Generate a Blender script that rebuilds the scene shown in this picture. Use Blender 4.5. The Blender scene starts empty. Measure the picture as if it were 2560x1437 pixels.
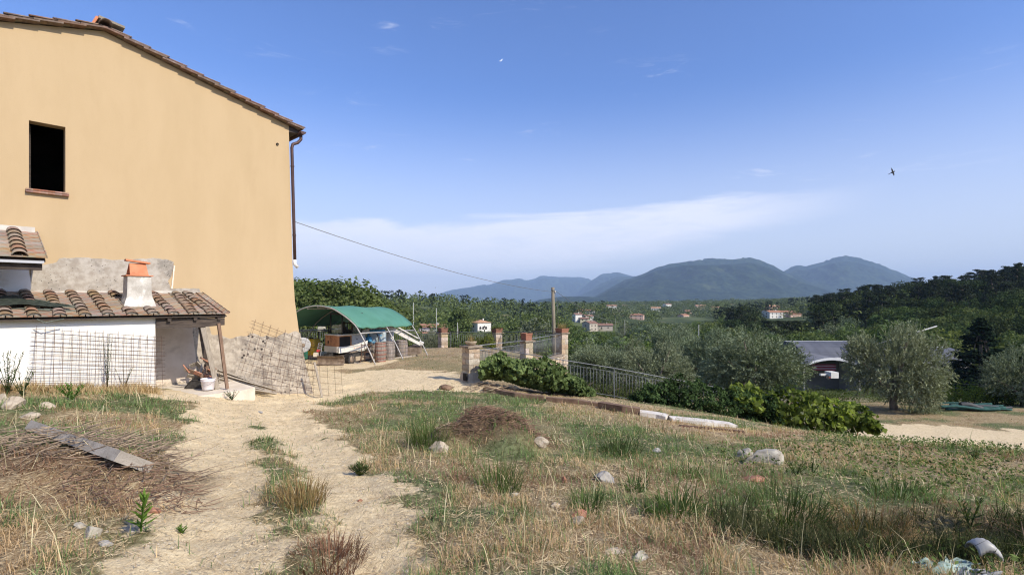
import bpy, math, random
import numpy as np
from mathutils import Vector, Matrix, Euler
random.seed(7); RNG = np.random.default_rng(11)
SC = bpy.context.scene
COL = SC.collection
R = math.radians

# ------------------------------------------------------------------ camera
F, HY = 1290.0, 752.0                      # focal length in photo pixels, horizon row
cam_d = bpy.data.cameras.new("camera"); cam = bpy.data.objects.new("camera", cam_d); COL.objects.link(cam)
cam.location = (0, 0, 0); cam.rotation_euler = (R(90), 0, 0)
cam_d.sensor_width = 36; cam_d.lens = 36 * F / 2560
cam_d.shift_y = (HY - 718.5) / 2560
cam_d.clip_start = 0.1; cam_d.clip_end = 60000
SC.camera = cam
# ------------------------------------------------------------------ sun, sky, exposure
SUN_EL, SUN_AZ = R(38), math.atan2(0.8, -0.6)          # azimuth clockwise from +Y
SDIR = Vector((math.sin(SUN_AZ)*math.cos(SUN_EL), math.cos(SUN_AZ)*math.cos(SUN_EL), math.sin(SUN_EL)))
sl = bpy.data.lights.new("sun", 'SUN'); sl.energy = 3.8; sl.angle = R(0.53); sl.color = (1.0, 0.92, 0.78)
so = bpy.data.objects.new("sun", sl); COL.objects.link(so); so.rotation_euler = SDIR.to_track_quat('Z', 'Y').to_euler()
so.location = (30, -30, 40)
SC.view_settings.view_transform = 'Standard'; SC.view_settings.look = 'None'
SC.view_settings.gamma = 1; SC.view_settings.use_curve_mapping = False
SC.view_settings.exposure = 0.50
SC.render.engine = 'CYCLES'
SC.cycles.use_denoising = True
SC.cycles.pixel_filter_type = 'BLACKMAN_HARRIS'; SC.cycles.filter_width = 1.15
SC.cycles.max_bounces = 6; SC.cycles.diffuse_bounces = 2; SC.cycles.glossy_bounces = 2
SC.cycles.transmission_bounces = 3; SC.cycles.transparent_max_bounces = 8; SC.cycles.volume_bounces = 0
SC.cycles.use_adaptive_sampling = True; SC.cycles.adaptive_threshold = 0.01

class NT:
    """small helper for node trees"""
    def __init__(s, tree): s.t = tree; s.n = tree.nodes; s.l = tree.links
    def new(s, typ, **kw):
        nd = s.n.new(typ)
        for k, v in kw.items():
            if k == 'ins':
                for i, val in v.items():
                    if isinstance(val, bpy.types.NodeSocket): s.l.new(val, nd.inputs[i])
                    else: nd.inputs[i].default_value = val
            else: setattr(nd, k, v)
        return nd
    def math(s, op, a, b=0.0, c=None, clamp=False):
        ins = {0: a, 1: b}
        if c is not None: ins[2] = c
        return s.new('ShaderNodeMath', operation=op, use_clamp=clamp, ins=ins).outputs[0]
    def mix(s, f, a, b, mode='MIX'):
        nd = s.new('ShaderNodeMix', data_type='RGBA', blend_type=mode)
        for i, v in ((0, f), (6, a), (7, b)):
            if isinstance(v, bpy.types.NodeSocket): s.l.new(v, nd.inputs[i])
            else: nd.inputs[i].default_value = v if i == 0 else (tuple(v) + (1,))[:4]
        return nd.outputs[2]
    def noise(s, vec, scale, detail=4, rough=.55, dist=0.0, out=0):
        nd = s.new('ShaderNodeTexNoise', ins={'Scale': scale, 'Detail': detail, 'Roughness': rough, 'Distortion': dist})
        if vec is not None: s.l.new(vec, nd.inputs['Vector'])
        return nd.outputs[out]
    def smooth(s, v, lo, hi, a=0.0, b=1.0):
        nd = s.new('ShaderNodeMapRange', interpolation_type='SMOOTHSTEP', ins={0: v, 1: lo, 2: hi, 3: a, 4: b})
        return nd.outputs[0]

world = bpy.data.worlds.new("World"); SC.world = world; world.use_nodes = True
w = NT(world.node_tree); w.n.clear()
sky = w.new('ShaderNodeTexSky', sky_type='NISHITA', sun_disc=False, sun_elevation=SUN_EL, sun_rotation=SUN_AZ,
            altitude=150, air_density=1.0, dust_density=1.6, ozone_density=2.2)
tc = w.new('ShaderNodeTexCoord').outputs['Generated']
sep = w.new('ShaderNodeSeparateXYZ', ins={0: tc})
az = w.math('ARCTAN2', sep.outputs[0], sep.outputs[1]); el = w.math('ARCSINE', sep.outputs[2])
cv = w.new('ShaderNodeCombineXYZ', ins={0: w.math('MULTIPLY', az, 1.0), 1: w.math('MULTIPLY', el, 5.5), 2: 0.0}).outputs[0]
n1 = w.noise(cv, 2.6, 6, .6, .6)
n2 = w.noise(cv, 9.0, 5, .62, 1.2)
# a long thin sheet of cirrus low over the valley, thicker to the left, its upper edge climbing to the right
top = w.math('MULTIPLY_ADD', az, .05, .162)
bot = w.math('MULTIPLY_ADD', az, .18, .022)
wob = w.math('MULTIPLY', w.math('SUBTRACT', n1, .5), .09)
e2 = w.math('ADD', el, wob)
band = w.math('MULTIPLY', w.smooth(e2, bot, w.math('ADD', bot, .045)), w.smooth(e2, w.math('ADD', top, .006), w.math('SUBTRACT', top, .016)))
band = w.math('MULTIPLY', band, w.smooth(az, .66, .34))
band = w.math('MULTIPLY', band, w.smooth(w.math('ABSOLUTE', az), 1.4, .9))
wisp = w.math('MULTIPLY', w.smooth(n2, .52, .74), w.smooth(n1, .54, .68))
cl = w.math('MAXIMUM', w.math('MULTIPLY', band, w.smooth(n2, .18, .62, .62, .95)), w.math('MULTIPLY', wisp, .42), clamp=True)
hz = w.smooth(el, .40, -.03, 0.0, .80)
skyc = w.mix(1.0, sky.outputs[0], (0.86, 1.08, 1.58), 'MULTIPLY')
c1 = w.mix(hz, skyc, (7.1, 7.25, 7.8))
c2 = w.mix(w.math('MULTIPLY', cl, .85), c1, (8.0, 8.1, 9.0))
bg = w.new('ShaderNodeBackground', ins={0: c2, 1: 0.097})
wo = w.new('ShaderNodeOutputWorld'); w.l.new(bg.outputs[0], wo.inputs[0])

# ------------------------------------------------------------------ geometry helpers
def P(px, py, Y):                                   # a point seen at photo pixel (px, py) standing Y metres ahead
    return Vector(((px-1280)/F*Y, Y, (HY-py)/F*Y))

class MB:
    def __init__(s): s.v = []; s.f = []; s.sm = []
    def add(s, vs, fs, smooth=False):
        o = len(s.v); s.v += [tuple(v) for v in vs]
        for f in fs: s.f.append(tuple(i+o for i in f)); s.sm.append(smooth)
        return s
    def box(s, c, size, rot=None, taper=1.0, jit=0.0):
        hx, hy, hz = size[0]/2, size[1]/2, size[2]/2
        vs = []
        for z in (-1, 1):
            k = 1.0 if z < 0 else taper
            for x, y in ((-1,-1),(1,-1),(1,1),(-1,1)):
                v = Vector((x*hx*k + random.uniform(-jit, jit), y*hy*k + random.uniform(-jit, jit), z*hz + random.uniform(-jit, jit)))
                if rot is not None: v = rot @ v
                vs.append(v + Vector(c))
        return s.add(vs, [(3,2,1,0),(4,5,6,7),(0,1,5,4),(1,2,6,5),(2,3,7,6),(3,0,4,7)])
    def prism(s, pts, vec):                         # polygon pts extruded by vec
        n = len(pts); vec = Vector(vec); a = [Vector(p) for p in pts]
        return s.add(a + [p+vec for p in a], [tuple(range(n))[::-1], tuple(range(n, 2*n))] + [(i, (i+1) % n, n+(i+1) % n, n+i) for i in range(n)])
    def tube(s, path, r, n=8, cap=True):
        path = [Vector(p) for p in path]; m = len(path)
        rs = r if isinstance(r, (list, tuple)) else [r]*m
        vs = []
        t0 = (path[1]-path[0]).normalized()
        up = Vector((0,0,1)) if abs(t0.z) < .9 else Vector((1,0,0))
        x = t0.cross(up).normalized()
        for i, p in enumerate(path):
            t = (path[min(i+1, m-1)] - path[max(i-1, 0)]).normalized()
            x = (x - t*x.dot(t)).normalized(); y = t.cross(x)
            for k in range(n):
                a = 2*math.pi*k/n
                vs.append(p + (x*math.cos(a)+y*math.sin(a))*rs[i])
        fs = [(i*n+k, i*n+(k+1) % n, (i+1)*n+(k+1) % n, (i+1)*n+k) for i in range(m-1) for k in range(n)]
        s.add(vs, fs, n > 4)
        if cap:
            o = len(s.v)-m*n
            s.f.append(tuple(o+k for k in range(n))[::-1]); s.f.append(tuple(o+(m-1)*n+k for k in range(n))); s.sm += [False, False]
        return s
    def lathe(s, c, prof, n=20, axis=None):         # prof: list of (r, z)
        c = Vector(c); vs = []
        q = Vector((0,0,1)).rotation_difference(Vector(axis)) if axis is not None else None
        for r_, z in prof:
            for k in range(n):
                a = 2*math.pi*k/n; v = Vector((r_*math.cos(a), r_*math.sin(a), z))
                if q: v = q @ v
                vs.append(c+v)
        m = len(prof)
        s.add(vs, [(i*n+k, i*n+(k+1) % n, (i+1)*n+(k+1) % n, (i+1)*n+k) for i in range(m-1) for k in range(n)], True)
        o = len(s.v)-m*n
        s.f.append(tuple(o+k for k in range(n))[::-1]); s.f.append(tuple(o+(m-1)*n+k for k in range(n))); s.sm += [False, False]
        return s
    def mesh(s, name, mat=None, org=(0,0,0)):
        me = bpy.data.meshes.new(name)
        o = Vector(org)
        me.from_pydata([(v[0]-o.x, v[1]-o.y, v[2]-o.z) for v in s.v], [], s.f)
        if any(s.sm): me.polygons.foreach_set('use_smooth', s.sm)
        if mat: me.materials.append(mat)
        me.update(); return me

def link(name, me, parent=None, loc=(0,0,0), rot=(0,0,0), sc=(1,1,1)):
    o = bpy.data.objects.new(name, me); COL.objects.link(o)
    o.location = loc; o.rotation_euler = rot; o.scale = sc
    if parent is not None: o.parent = parent
    return o
def tag(o, label=None, cat=None, group=None, kind=None):
    for k, v in (('label', label), ('category', cat), ('group', group), ('kind', kind)):
        if v: o[k] = v
    return o
class Thing:
    """an Empty at the thing's base; parts are given in world coordinates"""
    def __init__(s, name, label, cat, loc=(0,0,0), group=None):
        s.o = link(name, None, None, loc); s.loc = Vector(loc); s.o.empty_display_size = .2
        tag(s.o, label, cat, group)
    def part(s, name, mb, mat, parent=None, label=None, kind=None):
        o = link(name, mb.mesh(name, mat, s.loc), parent or s.o)
        return tag(o, label, kind=kind)
    def piece(s, name, me, loc, rot=(0,0,0), sc=(1,1,1), parent=None):
        return link(name, me, parent or s.o, Vector(loc)-s.loc, rot, sc)
def copy_tree(root, loc, rotz=0, scale=1.0, label=None, group=None):
    r = root.copy(); COL.objects.link(r); r.location = loc; r.rotation_euler = (0,0,rotz)
    r.scale = scale if isinstance(scale, (tuple, list)) else (scale,)*3
    if label: r['label'] = label
    if group: r['group'] = group
    for ch in root.children:
        c = ch.copy(); COL.objects.link(c); c.parent = r
        for g in ch.children:
            d = g.copy(); COL.objects.link(d); d.parent = c
    return r
def np_mesh(name, V, faces, mat=None, tint=None, smooth=False, attrs=None):
    """V (n,3); faces: list of int arrays, each (m,k)"""
    me = bpy.data.meshes.new(name)
    V = np.asarray(V, np.float32)
    me.vertices.add(len(V)); me.vertices.foreach_set('co', V.ravel())
    tot = np.concatenate([np.full(len(f), f.shape[1], np.int32) for f in faces])
    idx = np.concatenate([f.ravel() for f in faces]).astype(np.int32)
    me.loops.add(len(idx)); me.loops.foreach_set('vertex_index', idx)
    me.polygons.add(len(tot)); st = np.concatenate([[0], np.cumsum(tot)[:-1]]).astype(np.int32)
    me.polygons.foreach_set('loop_start', st); me.polygons.foreach_set('loop_total', tot)
    if smooth: me.polygons.foreach_set('use_smooth', np.ones(len(tot), bool))
    A = dict(attrs or {})
    if tint is not None: A['tint'] = tint
    for k, a in A.items():
        at = me.attributes.new(k, 'FLOAT', 'POINT'); at.data.foreach_set('value', np.asarray(a, np.float32))
    if mat: me.materials.append(mat)
    me.update(calc_edges=True); me.validate(); return me

# value noise
def vnoise(x, y, seed=0):
    xi = np.floor(x).astype(np.int64); yi = np.floor(y).astype(np.int64); fx = x-xi; fy = y-yi
    fx = fx*fx*(3-2*fx); fy = fy*fy*(3-2*fy)
    def h(a, b):
        n = (a*374761393 + b*668265263 + seed*1442695041) & 0xffffffff
        n = ((n ^ (n >> 13)) * 1274126177) & 0xffffffff
        return ((n ^ (n >> 16)) & 0xffff)/65535.0
    return (h(xi,yi)*(1-fx)+h(xi+1,yi)*fx)*(1-fy) + (h(xi,yi+1)*(1-fx)+h(xi+1,yi+1)*fx)*fy
def fbm(x, y, seed=0, oct=4):
    s = 0; a = .5; t = 0
    for i in range(oct):
        s = s + a*vnoise(x*2**i+17.3*i, y*2**i-9.1*i, seed+i); t += a; a *= .5
    return s/t
def sst(x, a, b): t = np.clip((x-a)/(b-a), 0, 1); return t*t*(3-2*t)

# ------------------------------------------------------------------ materials
MATS = {}
def mat(name, c1, c2=None, rough=.8, scale=6.0, bump=0.0, bscale=30.0, c3=None, s3=2.0, w3=(.55,.75), metal=0.0, rnd=0.0, coord='Object', stretch=None, spec=.3, pits=None, extra=None):
    if name in MATS: return MATS[name]
    m = bpy.data.materials.new(name); m.use_nodes = True; t = NT(m.node_tree); t.n.clear()
    tc = t.new('ShaderNodeTexCoord').outputs[coord]
    if stretch: tc = t.new('ShaderNodeMapping', ins={0: tc, 3: stretch}).outputs[0]
    col = None
    if c2 is not None:
        col = t.mix(t.smooth(t.noise(tc, scale, 6, .62), .33, .67), c1, c2)
    else: col = t.mix(0.0, c1, c1)
    if c3 is not None:
        col = t.mix(t.smooth(t.noise(tc, s3, 5, .65, .3), w3[0], w3[1]), col, c3)
    if pits:                                     # (colour, scale, threshold)
        vo = t.new('ShaderNodeTexVoronoi', ins={'Scale': pits[1]}); t.l.new(tc, vo.inputs['Vector'])
        k = t.math('MULTIPLY', t.smooth(vo.outputs['Distance'], pits[2], pits[2]*.55), t.smooth(t.noise(tc, pits[1]*.12, 3), .44, .60))
        col = t.mix(k, col, pits[0])
    if rnd:
        oi = t.new('ShaderNodeObjectInfo').outputs['Random']
        hsv = t.new('ShaderNodeHueSaturation', ins={'Value': t.math('MULTIPLY_ADD', oi, rnd*2, 1-rnd), 'Hue': t.math('MULTIPLY_ADD', t.math('FRACT', t.math('MULTIPLY', oi, 7.3)), .03, .485), 'Saturation': t.math('MULTIPLY_ADD', t.math('FRACT', t.math('MULTIPLY', oi, 13.1)), .5, .72), 'Color': col})
        col = hsv.outputs[0]
    b = t.new('ShaderNodeBsdfPrincipled', ins={'Base Color': col, 'Roughness': rough, 'Metallic': metal, 'Specular IOR Level': spec})
    if bump:
        bn = t.new('ShaderNodeBump', ins={'Strength': min(1, bump), 'Distance': .01*max(1, bump), 'Height': t.noise(tc, bscale, 6, .65)})
        t.l.new(bn.outputs[0], b.inputs['Normal'])
    o = t.new('ShaderNodeOutputMaterial'); t.l.new(b.outputs[0], o.inputs[0])
    MATS[name] = m; return m
def leafmat(name, dark, light, trans=.28, nscale=.8, rnd=.12, gloss=.0):
    if name in MATS: return MATS[name]
    m = bpy.data.materials.new(name); m.use_nodes = True; t = NT(m.node_tree); t.n.clear()
    tc = t.new('ShaderNodeTexCoord').outputs['Object']
    a = t.new('ShaderNodeAttribute', attribute_name='tint').outputs['Fac']
    n = t.noise(tc, nscale, 3, .5)
    f = t.math('ADD', t.math('MULTIPLY', a, .75), t.math('MULTIPLY', t.math('SUBTRACT', n, .38), .9), clamp=True)
    col = t.mix(f, dark, light)
    oi = t.new('ShaderNodeObjectInfo').outputs['Random']
    col = t.new('ShaderNodeHueSaturation', ins={'Value': t.math('MULTIPLY_ADD', oi, rnd*2, 1-rnd), 'Hue': t.math('MULTIPLY_ADD', t.math('FRACT', t.math('MULTIPLY', oi, 5.7)), .05, .475), 'Color': col}).outputs[0]
    d = t.new('ShaderNodeBsdfDiffuse', ins={0: col}).outputs[0]
    tr = t.new('ShaderNodeBsdfTranslucent', ins={0: t.mix(1.0, col, (1.25, 1.35, .55), 'MULTIPLY')}).outputs[0]
    sh = t.new('ShaderNodeMixShader', ins={0: trans, 1: d, 2: tr}).outputs[0]
    if gloss:
        g = t.new('ShaderNodeBsdfGlossy', ins={0: (1,1,1,1), 'Roughness': .38}).outputs[0]
        sh = t.new('ShaderNodeMixShader', ins={0: gloss, 1: sh, 2: g}).outputs[0]
    o = t.new('ShaderNodeOutputMaterial'); t.l.new(sh, o.inputs[0])
    MATS[name] = m; return m

# ------------------------------------------------------------------ house frame (gable wall): t metres along the wall from its far corner, d metres out from it
CX, CY = -6.489, 15.0
UX, UY = -.682, -.731                       # along the wall towards the camera
NX, NY = .731, -.682                        # outward normal
def Wp(t, d, z): return Vector((CX+UX*t+NX*d, CY+UY*t+NY*d, z))
def wpx(px, py, d=0.0):
    r = (px-1280)/F
    t = (CX + NX*d - r*CY - r*NY*d)/(-UX + r*UY) if True else 0
    Y = CY+UY*t+NY*d
    return t, (HY-py)/F*Y
def Wx(px, py, d=0.0):
    t, z = wpx(px, py, d); return Wp(t, d, z)
def wall_d(x, y): return (x-CX)*NX + (y-CY)*NY
def wall_t(x, y): return (x-CX)*UX + (y-CY)*UY

# ------------------------------------------------------------------ terrain
CT = [P(0,1437,3.0), P(640,1437,3.2), P(1280,1437,3.25), P(1920,1437,3.3), P(2560,1437,3.4),
 Vector((0,0,-1.62)), Vector((-3,0,-1.45)), Vector((3,0,-1.72)), Vector((0,-6,-1.5)), Vector((-9,0,-1.0)), Vector((9,-2,-1.9)), Vector((11,4,-2.7)), Vector((-9,5,-1.3)),
 P(0,1200,4.6), P(0,1010,7.6), P(0,975,9.36), P(400,975,11.1), P(600,992,12.3), P(770,985,14.9), P(800,1000,14), P(200,1040,7.4), P(330,1180,5.0),
 P(640,1200,5.3), P(640,1100,7.8), P(640,1030,10.4), P(960,1200,5.4), P(960,1100,7.9), P(960,1000,13),
 P(1280,1200,5.6), P(1280,1100,8.6), P(1280,1010,13.6), P(1215,980,15.5), P(1600,1200,5.8), P(1600,1100,9), P(1600,1044,12.6), P(1600,1012,15.5), P(1536,996,17.2),
 P(1840,1075,12.6), P(1840,1150,7.5), P(1840,1300,4.5), P(2250,1340,4.8), P(2100,1260,5.6), P(2400,1150,8), P(2200,1102,11), P(2560,1133,8.5), P(2450,1310,4.9), P(2000,1090,12),
 P(1300,975,16.8), P(1700,1018,16.8), P(1860,1050,16.8), P(2142,1092,17.4), Vector((13,14,-4.3)), Vector((15,17.5,-5.0)), Vector((16.5,22,-5.2)), Vector((17,17.2,-5.05)), Vector((20,20,-5.1)), Vector((19,14,-4.9)),
 Vector((20.2,26.5,-5.4)), Vector((24,26,-5.35)), Vector((32,28,-5.6)), Vector((12,25,-5.4)), Vector((5,24,-5.0)), Vector((10,32,-6.1)), Vector((15,32,-6.4)),
 Vector((25,40,-7.8)), Vector((35,60,-11)), Vector((60,100,-17.5)), Vector((75,124,-18.6)), Vector((100,124,-18.6)), Vector((90,160,-18.8)), Vector((60,160,-19)), Vector((30,90,-15.5)),
 Vector((2.2,21,-3.9)), Vector((4.2,29,-5)), Vector((5.5,36,-6.2)), Vector((3.4,19,-3.7)), Vector((3.6,25,-4.5)),
 Vector((-1.6,17.1,-2.65)), Vector((-5.8,21.9,-2.72)), Vector((-4.4,27,-2.85)), Vector((-4.4,32,-2.98)), Vector((-.9,31,-2.95)), Vector((1.9,26.2,-2.9)), Vector((.3,22.5,-2.78)), Vector((-12,24,-2.75)), Vector((-12,30,-2.9)), Vector((-8,19,-2.7)), Vector((-3,20,-2.7)),
 Vector((-4,37,-5.2)), Vector((1,37,-5.6)), Vector((-15,38,-4.8)), Vector((-5,60,-10)), Vector((0,100,-15)), Vector((20,60,-11)), Vector((-40,60,-6.5)), Vector((-25,20,-2.5)), Vector((-30,0,0)), Vector((-60,-40,6)),
 Vector((-30,90,-7.5)), Vector((-150,150,-2)), Vector((-200,300,-2)), Vector((-100,450,-7)), Vector((0,480,-9)), Vector((100,560,-11)), Vector((-60,350,-13)), Vector((-35,260,-19.6)), Vector((-20,344,-20)), Vector((-40,180,-16)), Vector((0,200,-18.5)),
 Vector((200,260,-4)), Vector((198,200,-1.5)), Vector((130,150,-11)), Vector((288,600,-13)), Vector((254,400,-8)), Vector((300,200,10)), Vector((400,300,20)), Vector((250,40,-4)), Vector((100,30,-8)), Vector((60,0,-5)), Vector((150,100,-8)), Vector((160,300,-15)), Vector((150,420,-17)), Vector((200,620,-17)),
 Vector((72,516,-22)), P(1484,830,420), P(1512,826,430), P(1590,802,570), P(1716,803,640), P(1806,802,640), P(1941,798,495), P(1973,796,515), P(1885,788,560), P(1690,806,470), P(1900,815,400), Vector((60,300,-20)), Vector((330,560,-10)), Vector((500,900,-3)), Vector((260,900,-19)), Vector((50,800,-21)), Vector((-150,800,-8)), Vector((-400,700,5)),
 Vector((0,2500,-22)), Vector((1500,2500,-20)), Vector((-1500,2500,-18)), Vector((0,6000,-22)), Vector((5000,6000,-20)), Vector((-5000,6000,-20)), Vector((9000,0,0)), Vector((-9000,0,0)), Vector((0,-9000,0)), Vector((900,300,30)), Vector((-900,300,30)), Vector((0,-300,5)),
 Vector((0,15000,-22)), Vector((12000,15000,-20)), Vector((-12000,15000,-20))]
CT = np.array([tuple(c) for c in CT])
def _k(d): return np.sqrt(d*d+.36)
_A = _k(np.hypot(CT[:,None,0]-CT[None,:,0], CT[:,None,1]-CT[None,:,1]))
_n = len(CT); _M = np.zeros((_n+1, _n+1)); _M[:_n,:_n] = _A + np.eye(_n)*-.05; _M[:_n,_n] = 1; _M[_n,:_n] = 1
_W = np.linalg.solve(_M, np.concatenate([CT[:,2], [0]]))
def polyd(x, y, pts):                     # distance to a polyline
    best = np.full(np.shape(x), 1e9)
    for (x0,y0),(x1,y1) in zip(pts[:-1], pts[1:]):
        dx, dy = x1-x0, y1-y0; t = np.clip(((x-x0)*dx+(y-y0)*dy)/(dx*dx+dy*dy), 0, 1)
        best = np.minimum(best, np.hypot(x-x0-t*dx, y-y0-t*dy))
    return best
def pxy(px, Y): return ((px-1280)/F*Y, Y)
RUT_L = [(-1.0,0.5), pxy(520,3.2), pxy(545,4.7), pxy(550,6.3), pxy(560,9.2), pxy(590,11.6), pxy(720,14.2), pxy(900,16.5)]
RUT_R = [(-.1,0.5), pxy(950,3.2), pxy(915,4.2), pxy(850,5.4), pxy(775,7.6), pxy(720,9.4), pxy(680,11.6), pxy(800,14.2), pxy(930,16)]
LANE = [pxy(860,15.5), pxy(1050,15.9), pxy(1300,15.7), pxy(1600,15.4), pxy(1800,15.0), (12.5,15.6), (16,18.5)]
ROAD = [(12.5,19.5), (15.5,19.8), (19,18.8), (24,16.5), (34,12)]
def sandf(x, y):
    x = np.asarray(x, float); y = np.asarray(y, float)
    nz = fbm(x*1.3, y*1.3, 3, 4)-.5; n2 = fbm(x*5, y*5, 9, 3)-.5
    wl = .42+.03*np.clip(y-3, 0, 9)
    l = sst(polyd(x,y,RUT_L)+nz*.8+n2*.55, wl+.26, wl-.24); r_ = sst(polyd(x,y,RUT_R)+nz*.8+n2*.55, wl+.18, wl-.30)*.95
    top = sst(np.hypot((x+6.2)/2.4, (y-11.3)/1.1)+nz*.8, 1.2, .7)
    yard = sst(np.hypot((x+5.2)/4.2, (y-17.6)/2.6)+nz*.9, 1.15, .75)*.9
    lane = sst(polyd(x,y,LANE)+nz*1.0, .9, .4)*.55*sst(x, 1.5, -3) + sst(polyd(x,y,LANE)+nz*1.0, 1.0, .3)*.35
    rd = sst(polyd(x,y,ROAD)+nz*2.0, 2.3, 1.6)
    cp = sst(np.hypot((x+7.5)/2.4, (y-22.6)/2.2)+nz*.5, 1.2, .8)*.8
    return np.clip(np.maximum.reduce([l, r_, top, yard, lane, rd, cp]), 0, 1)
def greenf(x, y):
    x = np.asarray(x, float); y = np.asarray(y, float)
    n = fbm(x*.55+4, y*.8, 21, 4)
    g = sst(n, .44, .62)
    g = .16 + g*.9 + .42*sst(np.hypot((x-.5)/4.5,(y-9.5)/3.6), 1.2, .5) + .30*sst(np.hypot((x-5)/3.5,(y-5.5)/2.5), 1.2, .5)
    g = g - .45*sst(np.hypot((x+3.5)/3,(y-3.6)/1.6), 1.2, .6) - .35*sst(np.hypot((x-6.5)/4.5,(y-11)/2), 1.2, .5)
    g = np.where((x > 8)&(y < 14), g+.25, g)
    g = np.where((y > 16.5)&(y < 40)&(x < 3), g*.45, g)
    return np.clip(g, 0, 1)
def humus_shadef(x, y):
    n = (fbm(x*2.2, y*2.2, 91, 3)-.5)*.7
    a = sst(np.hypot((x-3.5-.25*(y-4.5))/2.1, (y-4.4)/.8)+n, 1.15, .6)  # hollow at the lower right: its shade painted into the ground colour
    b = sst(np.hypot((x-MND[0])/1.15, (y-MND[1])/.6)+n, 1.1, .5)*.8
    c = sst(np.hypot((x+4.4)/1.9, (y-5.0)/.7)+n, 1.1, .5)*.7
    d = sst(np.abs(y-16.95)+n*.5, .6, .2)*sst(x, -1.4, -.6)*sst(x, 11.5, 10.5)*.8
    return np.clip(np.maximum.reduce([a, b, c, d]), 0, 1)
MND = pxy(1225, 7.9)
def hgt(x, y, raw=False):
    x = np.asarray(x, float); y = np.asarray(y, float); sh = x.shape; X = x.ravel(); Yy = y.ravel(); out = np.empty(len(X))
    for i in range(0, len(X), 20000):
        d = _k(np.hypot(X[i:i+20000,None]-CT[None,:,0], Yy[i:i+20000,None]-CT[None,:,1]))
        out[i:i+20000] = d@_W[:_n] + _W[_n]
    r = np.hypot(X, Yy)
    near = np.clip(1-r/60, 0, 1)
    out = out + near*((fbm(X*1.1, Yy*1.1, 5, 4)-.5)*.14 + (fbm(X*5, Yy*5, 8, 3)-.5)*.085)
    out = out - .05*sst(polyd(X, Yy, RUT_L), .45, .1) - .05*sst(polyd(X, Yy, RUT_R), .45, .1)
    out = out + (fbm(X*4.6, Yy*2.6, 12, 3)-.5)*.085*sst(np.minimum(polyd(X, Yy, RUT_L), polyd(X, Yy, RUT_R)), .9, .3)*sst(r, 20, 12)
    m = np.hypot((X-MND[0]-.1*(Yy-MND[1]))/1.05, (Yy-MND[1])/.75)
    out = out + .44*sst(m+(fbm(X*2.0,Yy*2.0,31,4)-.5)*.95, 1.1, .15)
    hl = np.hypot((X-3.3-.25*(Yy-4.5))/1.9, (Yy-4.55)/.75)
    out = out - .42*sst(hl+(fbm(X*3,Yy*3,55,3)-.5)*.4, 1.0, .3)
    m2 = np.hypot((X+4.4)/1.5, (Yy-5.0)/.75)                     # bank under the brushwood at the left
    out = out + .16*sst(m2, 1.1, .2)
    out = out + sst(r, 60, 400)*(fbm(X/90, Yy/90, 14, 4)-.5)*7*sst(Yy, 5000, 1500)
    return out.reshape(sh)
def H(x, y): return float(hgt(np.array([x]), np.array([y]))[0])
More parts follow.
